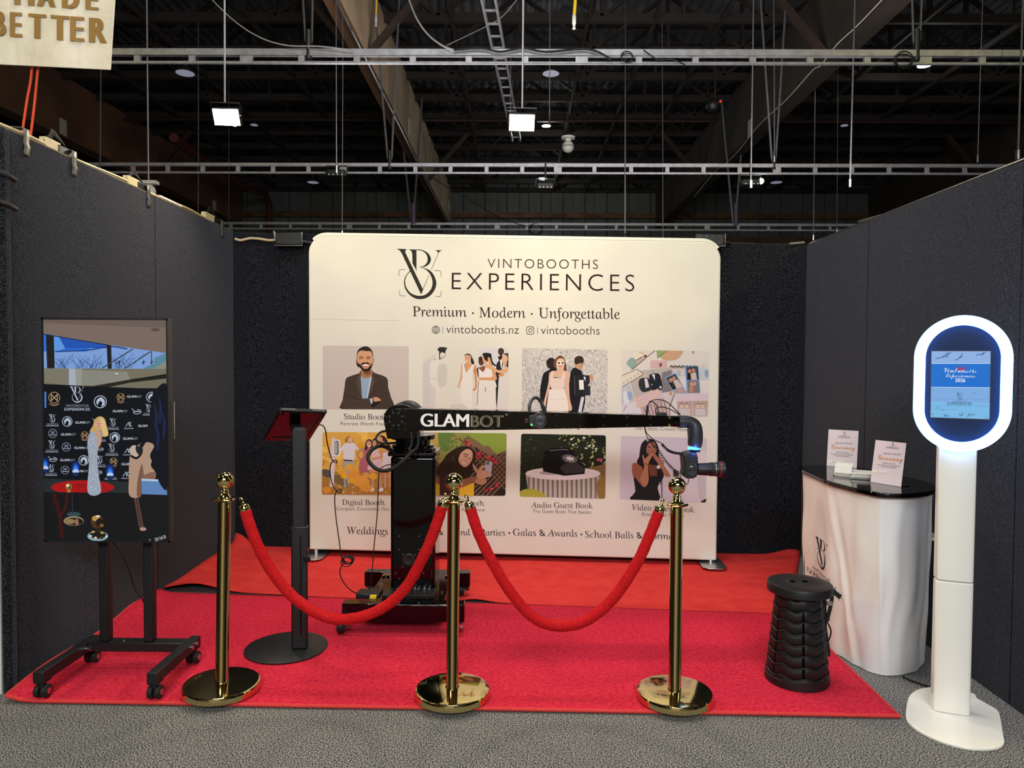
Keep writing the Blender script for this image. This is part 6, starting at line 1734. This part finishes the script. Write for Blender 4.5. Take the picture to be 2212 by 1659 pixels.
Dp = g.y - 0.02
band([P(1784, 1270, Dp), P(1793, 1272, Dp), P(1805, 1282, Dp), P(1816, 1290, Dp)], 0.022)
band([P(1792, 1275, Dp), P(1797, 1290, Dp), P(1794, 1310, Dp), P(1789, 1330, Dp), P(1787, 1342, Dp)], 0.020)
band([P(1780, 1290, Dp), P(1781, 1325, Dp), P(1782, 1360, Dp), P(1788, 1400, Dp), P(1789, 1418, Dp)], 0.022)
band([P(1786, 1342, Dp - .01), P(1795, 1362, Dp - .01), P(1792, 1378, Dp - .01), P(1786, 1392, Dp - .01)], 0.006)
sp_.build('carry_strap', M_rubber, sg)
bk = P(1792, 1303, Dp - 0.012); MB().box(bk.x - 0.012, bk.x + 0.012, bk.y - 0.004, bk.y + 0.004, bk.z - 0.01, bk.z + 0.01).build('buckle', M_chrome, sg)
e = P(1815, 1291, Dp); MB().tube([e + V((0.008 * math.cos(t_ / 12 * 2 * math.pi), 0, 0.008 * math.sin(t_ / 12 * 2 * math.pi) - 0.006)) for t_ in range(12)], 0.0015, 6, True).build('strap_ring', M_alu, sg)

# ================================================================ promotion counter
ZT_ = 0.862
ol = [G(1729, 1012, ZT_), G(1757, 1025, ZT_), G(1787, 1038, ZT_), G(1820, 1047, ZT_), G(1852, 1055, ZT_), G(1897, 1064, ZT_), G(1935, 1066.5, ZT_), G(1970, 1066, ZT_), G(2004, 1062, ZT_), G(2021, 1056, ZT_), G(2024, 1049, ZT_),
      V((G(2022, 1046, ZT_).x, 3.62, ZT_)), V((2.02, 3.85, ZT_)), V((1.97, 4.02, ZT_)), V((1.86, 4.12, ZT_)), V((1.72, 4.13, ZT_)), V((1.63, 4.10, ZT_))]
cc = sum((p for p in ol), V((0, 0, 0))) / len(ol)
ct = thing('promo_counter', 'white fabric wrapped counter with a glossy black top in the right corner of the stand', 'counter', (cc.x, cc.y, 0))
top = spline(ol, 5, True)
MB().prism([V((p.x, p.y, ZT_ - 0.022)) for p in top], (0, 0, 0.022)).build('worktop', M_gloss, ct, bevel=0.005, seg=3)
body = [cc + (p - cc) * 0.93 for p in top]
nb = len(body)


def wrap(u, v):
    i = u * nb; k0 = int(i) % nb; p = body[k0] + (body[(k0 + 1) % nb] - body[k0]) * (i - int(i))
    t_ = (body[(k0 + 1) % nb] - body[k0 - 1]); nn = V((t_.y, -t_.x, 0)).normalized()
    if nn.dot(p - cc) < 0: nn = -nn
    L_ = u * 2.2
    w = 0.006 * math.sin(L_ * 26 + 1.5 * math.sin(v * 4)) + 0.005 * math.sin(L_ * 44 - v * 5 + math.sin(v * 9)) + 0.004 * math.sin(v * 13 + L_ * 9)
    w += 0.010 * math.exp(-((L_ - 0.23 - 0.28 * (1 - v)) / 0.022) ** 2) - 0.012 * math.exp(-((L_ - 0.28 - 0.28 * (1 - v)) / 0.03) ** 2)
    w += 0.012 * math.exp(-((L_ - 0.72 + 0.05 * v) / 0.02) ** 2) * (0.4 + 0.6 * math.sin(v * 3))
    w *= 0.55 * (0.35 + 0.65 * math.sin(math.pi * min(1, max(0, v * 0.9 + 0.1))))
    sc = 1.0 - 0.05 * (1 - v)
    return V((cc.x + (p.x - cc.x) * sc, cc.y + (p.y - cc.y) * sc, 0)) + nn * w + V((0, 0, 0.004 + (ZT_ - 0.03) * v))


wb = MB().sheet(wrap, 260, 60); wb.build('fabric_wrap', M_cloth, ct, ang=180)
sh = [(1.93, 3.5), (2.085, 3.46), (2.09, 3.62), (1.95, 3.75)]
MB().prism([V((x, y, 0.59)) for x, y in sh], (0, 0, 0.016)).build('inner_shelf', M_tint, ct)
# emblem on the wrap: laid on its left-hand face
fa = G(1736, 1330); fb_ = G(1803, 1425)
lp = wrap(0.02, 0.5); i0 = 0.10
pa_, pb2 = wrap(0.045, 0.55), wrap(0.20, 0.55)
dd = V((pb2.x - pa_.x, pb2.y - pa_.y, 0)).normalized(); nn_ = V((dd.y, -dd.x, 0))
if nn_.dot(pa_ - cc) < 0: nn_ = -nn_


class Wrapped:
    """Lays flat lettering (u along the cloth in metres, z height) on the curved cloth."""
    def __init__(s, u0): s.u0 = u0; s.p = V(pa_); s.n = nn_
    def map(s, px, py, off=0.0):
        u = (s.u0 + px) ; v = py / (ZT_ - 0.03)
        p = wrap(u % 1.0, v); q_ = wrap((u + 0.002) % 1.0, v)
        t_ = (q_ - p); n_ = V((t_.y, -t_.x, 0)).normalized()
        if n_.dot(p - cc) < 0: n_ = -n_
        return p + n_ * (off + 0.0015)


ce = Art(Wrapped(0.0), (0, 0), 1, 0.0012, 0.00005)
per = 2.3


class Sub:
    pass


def cmap(uc, zc, k):
    """Returns an Art whose grid is millimetres round (uc, zc)."""
    class PLW(Wrapped):
        def map(s, px, py, off=0.0):
            return Wrapped.map(s, uc + px / 1000 / per, zc - py / 1000, off)
    return Art(PLW(0.0), (0, 0), 1, 0.0012, 0.00005)


UC = 0.085
ca = cmap(UC, 0.455, 1); emblem(ca, 0, 0, 0.34, '#1d1a1a')
ca.text('VINTOBOOTHS', -98, 112, 98, None, 'sans', '#3a2f2f', 1.15); ca.text('EXPERIENCES', -150, 152, 150, None, 'sans', '#241e1e', 1.25)
ca.build('emblem_lettering', M_print, ct)


# ---- things on the counter
def sign(bl, br, zs, lean, o, sc, corners, lab):
    a_, b_ = bl, br
    ux = V((b_.x - a_.x, b_.y - a_.y, 0)); w = ux.length; ux.normalize()
    nf = V((ux.y, -ux.x, 0))
    up = (V((0, 0, 1)) * math.cos(R(lean)) - nf * math.sin(R(lean))).normalized()
    nrm = ux.cross(up).normalized()
    if nrm.dot(nf) < 0: nrm = -nrm
    h = zs
    t = thing('leaflet_holder', lab, 'sign holder', a_, group='giveaway notices on the counter')
    c_ = a_ + ux * w / 2 + up * h / 2
    MB().obox(c_ - nrm * 0.002, ux * w / 2, up * h / 2, nrm * 0.0015).build('paper_insert', mat('pale_pink_paper', '#e2d2d6', 0.5, coat=0.5), t)
    MB().obox(c_ - nrm * 0.0055, ux * (w / 2 + 0.002), up * (h / 2 + 0.002), nrm * 0.001).build('acrylic_back', M_blk, t)
    MB().obox(a_ + ux * w / 2 - nf * 0.03 + V((0, 0, 0.0015)), ux * (w / 2 + 0.001), nf * 0.035, V((0, 0, 0.0015))).build('acrylic_foot', M_glass, t)
    pl = Plane(a_, nrm)
    A_ = Art(pl, o, sc, 0.0004, 0.00003)
    return t, A_


s1, a1 = sign(G(1785.5, 1006.5, ZT_), G(1850.5, 1012, ZT_), 0.212, 9, (1720, 900), 5.924, None, 'giveaway notice standing at the back of the counter, behind the card holder')
s2, a2 = sign(G(1880, 1041, ZT_), G(1946, 1052, ZT_), 0.212, 9, (1720, 900), 5.924, None, 'giveaway notice standing nearest the glowing ring light, in front of the leaflets')
for a_, dx, dy, sk, nm in ((a1, 0, 0, 0.045, s1), (a2, 622, 138, 0.085, s2)):
    f = lambda x, y: (x + dx, y + dy + (x - 620) * (sk - 0.04))
    emblem(a_, *f(617, 213), 0.095, '#3a3438', False)
    lines = [('VINTOBOOTHS', 570, 246, 665, 248), ('EXPERIENCES', 532, 268, 690, 276), ('$500 GIFT VOUCHER', 498, 344, 716, 352)]
    for w, x0, y0, x1, y1 in lines:
        p0, p1_ = f(x0 - (dx and 3), y0), f(x1, y1); a_.text(w, *p0, *p1_, style='sans', col='#6a5f66')
    a_.build('notice_lettering', M_print, nm); a_ = Art(a_.pl, a_.o, a_.s, 0.0005, 0.00003)
    p0, p1_ = f(446 - (25 if dx else 0), 412 + (6 if dx else 0)), f(752 - (15 if dx else 0), 428 + (6 if dx else 0)); a_.text('Giveaway', *p0, *p1_, style='script', col='#d98a24', tall=1.35)
    a_.build('giveaway_lettering', M_print, nm); a_ = Art(a_.pl, a_.o, a_.s, 0.0005, 0.00003)
    for w, x0, y0, x1, y1 in (('ENTER TO WIN!', 512, 462, 672, 470), ('FOLLOW US ON FACEBOOK', 446, 485, 732, 498), ('AND INSTAGRAM', 496, 508, 680, 520)):
        s_ = -28 if dx else 0
        p0, p1_ = f(x0 + s_, y0 + (6 if dx else 0)), f(x1 + s_, y1 + (6 if dx else 0)); a_.text(w, *p0, *p1_, style='sans', col='#75686f')
    s_ = -55 if dx else 0
    q_ = [f(415 + s_, 556), f(610 + s_, 568), f(608 + s_, 598), f(413 + s_, 588)]
    a_.poly(q_, '#efe9dd'); p0, p1_ = f(435 + s_, 582), f(600 + s_, 590); a_.text('f  @vintobooths', *p0, *p1_, style='sans', col='#8a8278')
    for x, y in ((762, 272), (735, 565), (412, 520), (740, 335)):
        p0 = f(x, y); a_.ell(p0[0], p0[1], 5, 3, '#7a7078', 8)
    a_.build('notice_lettering', M_print, nm)
ch = G(1820, 1029, ZT_)
cd = thing('card_holder', 'small clear card holder with white cards in front of the rear notice', 'card holder', ch)
ux, uy = V((0.74, -0.67, 0)), V((0.67, 0.74, 0))
for i in range(5):
    MB().obox(ch + uy * (0.004 + 0.006 * i) + V((0, 0, 0.028 + 0.004 * i)), ux * 0.042, V((0, 0, 0.024)) + uy * 0.008, uy * 0.0012).build('card', M_paper, cd)
hm = MB().obox(ch + V((0, 0, 0.010)) - uy * 0.004, ux * 0.046, V((0, 0, 0.010)), uy * 0.0015).obox(ch + V((0, 0, 0.0015)) + uy * 0.014, ux * 0.046, uy * 0.02, V((0, 0, 0.0015)))
hm.build('clear_tray', M_glass, cd)
for i in range(7):
    c_ = G(1862, 1034, ZT_) + V((0.004 * math.sin(i * 2.0), 0.005 * math.cos(i * 1.3), 0.002 + 0.0038 * i)); an = 0.5 + 0.06 * math.sin(i * 3.1)
    u_ = V((math.cos(an), -math.sin(an), 0)); w_ = V((math.sin(an), math.cos(an), 0))
    tag(MB().obox(c_ + w_ * 0.06, u_ * 0.05, w_ * 0.075, V((0, 0, 0.0015))).build('leaflet', M_paper), 'cream leaflet in the small stack behind the front notice', 'leaflet', 'leaflets stacked on the counter')

# ================================================================ ring light booth
fa, fb = G(2017, 1534, 0.012), G(2093, 1546, 0.012)
ux = V((fb.x - fa.x, fb.y - fa.y, 0)).normalized(); nf = V((ux.y, -ux.x, 0)); uz = V((0, 0, 1))
ang = math.atan2(ux.y, ux.x)
mid = (fa + fb) / 2
kb = thing('ring_light_booth', 'white floor standing booth with a glowing oval ring and small blue screen', 'photo booth', (mid.x, mid.y, 0), (0, 0, ang))
bp_ = [G(x, y, 0.012) for x, y in ((1960, 1515), (1966, 1500), (1982, 1489), (2000, 1485), (2016, 1484))] + [mid - nf * 0.25 + ux * 0.06, mid - nf * 0.24 + ux * 0.13] + [G(x, y, 0.012) for x, y in ((2112, 1508), (2140, 1524), (2156, 1535), (2162, 1552), (2168, 1590), (2170, 1602), (2160, 1612), (2135, 1616), (2095, 1615), (2050, 1605), (2015, 1592), (1985, 1577), (1965, 1562), (1957, 1550), (1957, 1532))]
outl = spline(bp_, 4, True)
MB().prism([V((p.x, p.y, 0.0)) for p in outl], (0, 0, 0.012)).build('base_plate', M_white, kb, bevel=0.003, seg=3)
wpx = (fb - fa).length
zt_ = P(2070, 978, mid.y).z; zm = P(2070, 1256, mid.y).z
pf = [(-wpx / 2 - 0.004, 0.0), (-wpx / 2 + 0.012, 0.012), (wpx / 2 - 0.012, 0.012), (wpx / 2 + 0.004, 0.0), (wpx / 2 + 0.012, -0.04), (wpx / 2 - 0.005, -0.055), (-wpx / 2 + 0.005, -0.055), (-wpx / 2 - 0.006, -0.04)]
up0 = mid
pillar = lambda z0, z1: MB().prism([up0 + ux * x + nf * y + V((0, 0, z0 - up0.z)) for x, y in pf], V((0, 0, z1 - z0)))
pillar(0.012, zm - 0.0012).build('lower_pillar', M_white, kb, bevel=0.005)
pillar(zm + 0.0012, zt_ + 0.03).build('upper_pillar', M_white, kb, bevel=0.005)
hc = P(2077.5, 829, mid.y - 0.02)
light('booth_back_fill', 'POINT', hc - nf * 0.12, hc, 3.5, (0.45, 0.6, 1.0), 0.1)  # unseen lamp added behind the head to tint the wall blue
# head: stadium of half width hw, half height hh
k = hc.y / FPX
hw, hh = 105 * k / (ux.x - hc.x / hc.y * ux.y), 146.5 * k
lean = nf


def stad(w, h, n=48):
    o = []
    s_ = h - w
    for i in range(n + 1):
        t_ = math.pi * i / n; o.append((w * math.cos(t_), s_ + w * math.sin(t_)))
    for i in range(n + 1):
        t_ = math.pi + math.pi * i / n; o.append((w * math.cos(t_), -s_ + w * math.sin(t_)))
    return o


S = lambda x, z, y=0.0: hc + ux * x + uz * z + nf * y
MB().prism([S(x, z, -0.05) for x, z in stad(hw * 0.97, hh * 0.975)], nf * 0.045).build('housing', M_whitem, kb, bevel=0.006)


def frame(w0, h0, w1, h1, y0, y1):
    o, i_ = stad(w0, h0), stad(w1, h1); n = len(o)
    vs = [S(x, z, y0) for x, z in o] + [S(x, z, y0) for x, z in i_] + [S(x, z, y1) for x, z in o] + [S(x, z, y1) for x, z in i_]
    fs = []
    for a_ in range(n):
        b_ = (a_ + 1) % n
        fs += [(a_, b_, n + b_, n + a_), (2 * n + a_, 3 * n + a_, 3 * n + b_, 2 * n + b_), (a_, 2 * n + a_, 2 * n + b_, b_), (n + a_, n + b_, 3 * n + b_, 3 * n + a_)]
    return MB().add(vs, fs)


tk = 18 * k
frame(hw - 0.003, hh - 0.003, hw - 0.003 - tk, hh - 0.003 - tk, 0.0, 0.022).build('light_ring', M_ring, kb, bevel=0.004)
frame(hw, hh, hw - 0.0028, hh - 0.0028, -0.004, 0.012).build('outer_edge', M_ringside, kb)
frame(hw - 0.0032 - tk, hh - 0.0032 - tk, hw - 0.0055 - tk, hh - 0.0055 - tk, -0.004, 0.010).build('inner_edge', M_ringside, kb)
MB().prism([S(x, z, -0.004) for x, z in stad(hw - 0.004 - tk, hh - 0.004 - tk)], nf * 0.006).build('front_glass', mat('blue_glow_glass', '#132a50', 0.1), kb)  # the ring's blue glow is put into the dark glass colour
pk = Plane(S(0, 0, 0.0035), nf)
A_ = Art(pk, (1940, 660), 4.607, 0.0008, 0.00003)
c4 = [(333, 455), (920, 455), (908, 1132), (322, 1112)]
A_.poly(c4, '#82b2ea'); A_.poly([(333, 455), (920, 455), (918, 575), (331, 575)], '#93b8ee'); A_.poly([(331, 578), (918, 578), (914, 818), (328, 812)], '#1a74d6'); A_.line([(331, 577), (918, 577)], 5, '#d9ecff'); A_.line([(328, 813), (914, 818)], 5, '#d9ecff'); A_.poly([(328, 960), (912, 970), (908, 1132), (322, 1112)], '#7fc0f0')
A_.text('Vinto', 450, 665, 620, 668, 'script', '#f4faff'); A_.text('Booths', 612, 668, 778, 668, 'script', '#f4faff'); A_.text('Experiences', 476, 714, 765, 717, 'script', '#f4faff'); A_.text('2026', 566, 760, 668, 762, 'bold', '#f4faff')
A_.blob([(592, 615), (610, 612), (626, 628), (645, 610), (662, 618), (655, 638), (626, 645), (600, 640)], '#c02a5a', 3)
emblem(A_, 612, 905, 0.17, '#26445a', False); A_.text('VINTOBOOTHS', 540, 962, 684, 963, 'sans', '#4a6a86'); A_.text('EXPERIENCES', 488, 990, 733, 992, 'sans', '#1f3a50')
for pts in ([(370, 530), (430, 515), (490, 470)], [(440, 520), (480, 500), (525, 465)], [(480, 520), (500, 470)], [(565, 545), (610, 520), (640, 475)], [(600, 525), (640, 510)], [(770, 490), (830, 485), (868, 465)], [(835, 500), (850, 465)],
            [(455, 1105), (480, 1075)], [(470, 1100), (510, 1098)], [(605, 1080), (630, 1095), (640, 1065)], [(690, 1108), (715, 1070)], [(715, 1092), (765, 1082)]):
    A_.line(pts, 6, '#21405c')
for y in (930, 998, 1030):
    A_.line([(330, y), (600 if y > 1000 else 905, y + 5)], 3, '#5f97c8')
for x, y in ((755, 870), (395, 1018), (445, 1040), (880, 1120), (340, 1080)):
    A_.ell(x, y, 7, 5, '#3a627f', 8)
A_.build('screen_picture', M_screen, kb)
MB().prism([pk.map(1940 + x / 4.607, 660 + y / 4.607, 0.0002) for x, y in ((326, 448), (928, 448), (916, 1142), (314, 1120))], nf * -0.002).build('screen_edge', M_blk, kb)
tag(MB().tube([G(1950, 1462, 0.005), G(1968, 1470, 0.005), G(1990, 1478, 0.005), G(2014, 1486, 0.005)], 0.005, 6).build('floor_cable', M_rubber), 'short black cable on the grey floor behind the ring light base', 'cable')

# ================================================================ things on the wall tops
wl = lambda px, d, dz=0.0: V((LB.x + (LF.x - LB.x) * (LB.y - d) / (LB.y - LF.y), d, ZL + 0.012 + dz))
for px, d, lab in ((38, 3.21, 'grey metal hook clip over the left wall, nearest the corner post'), (133, 3.55, 'grey metal hook clip over the left wall, second from the front, below the wood block'), (297, 4.25, 'grey metal hook clip over the left wall, third from the front'), (459, 5.28, 'grey metal hook clip over the left wall nearest the rear corner')):
    p = wl(px, d)
    prof = [(-0.055, -0.02), (-0.055, 0.035), (-0.05, 0.04), (0.004, 0.034), (0.006, 0.0), (0.004, -0.03), (0.010, -0.05), (0.004, -0.075), (0.006, -0.085)]
    m = MB(); w_ = 0.018 if px < 400 else 0.02
    vs = []
    for x, z in prof:
        vs += [p + V((x, -w_, z)), p + V((x, w_, z))]
    m.add(vs, [(2 * i, 2 * i + 1, 2 * i + 3, 2 * i + 2) for i in range(len(prof) - 1)])
    tag(m.build('wall_clip', mat('clip_grey', '#5a5750', 0.45, 0.3), solid=0.003), lab, 'clip', 'hook clips on the left wall')
for px, d, L_, lab in ((88, 3.42, 0.11, 'pale wood block with cables on the left wall, nearest the front'), (262, 4.12, 0.12, 'pale wood block with cables on the left wall, in the middle'), (425, 5.12, 0.16, 'pale wood block on the left wall towards the rear corner')):
    p = wl(px, d)
    t = thing('wood_block', lab, 'block', p, group='wood blocks on the left wall')
    MB().box(p.x - 0.045, p.x - 0.012, p.y - L_ / 2, p.y + L_ / 2, p.z - 0.004, p.z + 0.05).build('block', M_tint, t, bevel=0.003)
    MB().box(p.x - 0.05, p.x - 0.008, p.y + L_ / 2 - 0.02, p.y + L_ / 2 + 0.09, p.z - 0.002, p.z + 0.04).build('adapter', M_blkp, t, bevel=0.004)
    cb_ = MB()
    for k_ in range(4):
        cb_.tube(spline([p + V((-0.02, -L_ / 2 + 0.02 * k_, 0.03)), p + V((-0.02, 0.0, 0.075 + 0.008 * k_)), p + V((-0.02, L_ / 2 + 0.04, 0.05)), p + V((-0.02, L_ / 2 + 0.07, 0.02))], 5), 0.004, 6)
    cb_.build('lead', M_rubber, t)
p = wl(340, 4.55); tag(MB().obox(p + V((-0.02, 0, 0.012)), (0.012, 0, 0), (0, 0.14, 0), (0, 0, 0.006)).build('joint_cap', M_whitem), 'thin white cap on a seam of the left wall top', 'cap')
p = RB + (RF - RB) * 0.355; tag(MB().obox(V((p.x + 0.015, p.y, ZR + 0.03)), (0.012, 0, 0), (0.008, -0.12, -0.006), (0, 0, 0.006)).build('joint_cap', M_alu), 'thin aluminium cap on a seam of the right wall top', 'cap')
tag(MB().tube(spline([wl(0, 3.05 + 0.25 * i, 0.012 + 0.006 * math.sin(i * 2.1)) + V((-0.02, 0, 0)) for i in range(10)], 5), 0.008, 6).build('wall_cable', M_tint), 'pale cable lying along the top of the left wall', 'cable')
# corner post with its loops at the front end of the left wall
pp = V((P(12, 900, LF.y - 0.03).x, LF.y - 0.026, 0))
cp = thing('corner_post', 'dark square corner post at the front end of the left wall, with black loops', 'post', pp)
MB().box(pp.x - 0.024, pp.x + 0.02, pp.y - 0.02, pp.y + 0.022, 0, ZL - 0.005).build('post', M_wallf, cp, bevel=0.01)
for py in (378, 441):
    z = P(20, py, pp.y).z
    lo = [V((pp.x + x, pp.y + y, z + dz)) for x, y, dz in ((-0.07, -0.035, 0.012), (-0.02, -0.038, 0.010), (0.022, -0.036, 0.0), (0.040, -0.02, -0.010), (0.040, 0.02, -0.018))]
    MB().tube(spline(lo, 6), 0.011, 10).build('loop', M_rubber, cp)
MB().box(pp.x + 0.006, pp.x + 0.009, pp.y - 0.024, pp.y - 0.020, P(20, 436, pp.y).z, P(20, 380, pp.y).z).build('strip', M_chrome, cp)
MB().box(pp.x - 0.031, pp.x - 0.0245, pp.y - 0.02, pp.y + 0.02, 0, ZL - 0.02).build('gap_light_strip', M_whitem, cp)  # white strip standing for the light in the gap beside the post
# stage lights lying on the rear wall
def rearbox(x0, y0, x1, y1, d, lab, tilt=0):
    a_, b_ = P(x0, y1, d), P(x1, y0, d)
    t = thing('power_unit', lab, 'power unit', V(((a_.x + b_.x) / 2, d, a_.z)), group='black units on the rear wall')
    MB().box(a_.x, b_.x, d - 0.03, d + 0.07, a_.z, b_.z).build('housing', M_blk, t, bevel=0.006)
    s_ = MB()
    n_ = 4
    for i in range(n_):
        for z in (a_.z + 0.02, b_.z - 0.018):
            s_.cyl((a_.x + (i + .7) * (b_.x - a_.x) / (n_ + .4), d - 0.033, z), (a_.x + (i + .7) * (b_.x - a_.x) / (n_ + .4), d - 0.029, z), 0.004, n=8)
    s_.build('screw', M_chrome, t)
    MB().tube([V((a_.x - 0.004, d - 0.034, a_.z - 0.006)), V((b_.x + 0.006, d - 0.034, a_.z - 0.006)), V((b_.x + 0.006, d - 0.034, b_.z))], 0.004, 6).build('guard_bar', M_alu, t)
    MB().cyl((b_.x, d, a_.z + 0.03), (b_.x + 0.06, d + 0.02, a_.z + 0.022), 0.014, n=12).build('connector', M_blkp, t)
    return t


tq = rearbox(597, 503, 654, 530, LB.y - 0.06, 'black unit on the rear wall top left of the display, with bent silver tab')
q = P(594, 520, LB.y - 0.06); MB().prism([q, q + V((0.025, 0, -0.01)), P(606, 513, LB.y - .06), P(590, 497, LB.y - 0.06)], (0, 0.02, 0)).build('bent_tab', M_alu, tq)
rearbox(1500, 507, 1562, 531, RB.y - 0.07, 'black unit on top of the rear wall, behind the right corner of the display')
dsp = A + ex * 1.7
tag(MB().box(P(984, 510, 5.2).x, P(1038, 510, 5.2).x, 5.22, 5.3, P(1000, 524, 5.2).z, P(1000, 506.5, 5.2).z).build('receiver_unit', M_dgrey, bevel=0.004), 'slim dark grey unit showing over the top edge of the display', 'power unit')
tag(MB().box(P(1040, 510, 5.2).x, P(1054, 510, 5.2).x, 5.22, 5.24, P(1000, 524, 5.2).z, P(1000, 511, 5.2).z).build('blue_tape', M_bluetape), 'blue tape tab beside the slim grey unit', 'tape')
tag(MB().box(P(1477, 515, 5.2).x, P(1491, 515, 5.2).x, 5.22, 5.24, P(1484, 524, 5.2).z, P(1484, 514.5, 5.2).z).build('blue_tape', M_bluetape), 'blue tape tab on the top edge of the display near its right corner', 'tape')
tag(MB().tube(spline([P(x, y, LB.y - 0.02) for x, y in ((508, 516), (520, 519), (540, 515), (560, 516), (580, 519), (598, 518))], 5), 0.010, 8).build('wall_cable', M_tint), 'pale cable bundle along the rear wall top, left of the display', 'cable')
tag(MB().tube(spline([P(x, y, RB.y + 0.03) for x, y in ((1560, 527), (1590, 527), (1620, 528), (1660, 530), (1705, 529), (1738, 526))], 5), 0.013, 8).build('wall_cable', M_rubber), 'thick black cable along the rear wall top, right of the display', 'cable')
tag(MB().cyl(P(1705, 527, RB.y + 0.0), P(1737, 524, RB.y + 0.0), 0.012, n=12).build('cable_joint', M_alu), 'silver cable joint on the rear wall top near the right corner', 'connector')
for px, yt, yb, d, lab in ((893, 440, 483, 14.87, 'purple taped strop under the lowest rail at left'), (1590, 440, 486, 14.87, 'purple taped strop on the lowest rail at right')):
    tag(MB().cyl(P(px, yt, d), P(px, yb, d), 0.045, n=12).build('strop', M_purple), lab, 'strap')
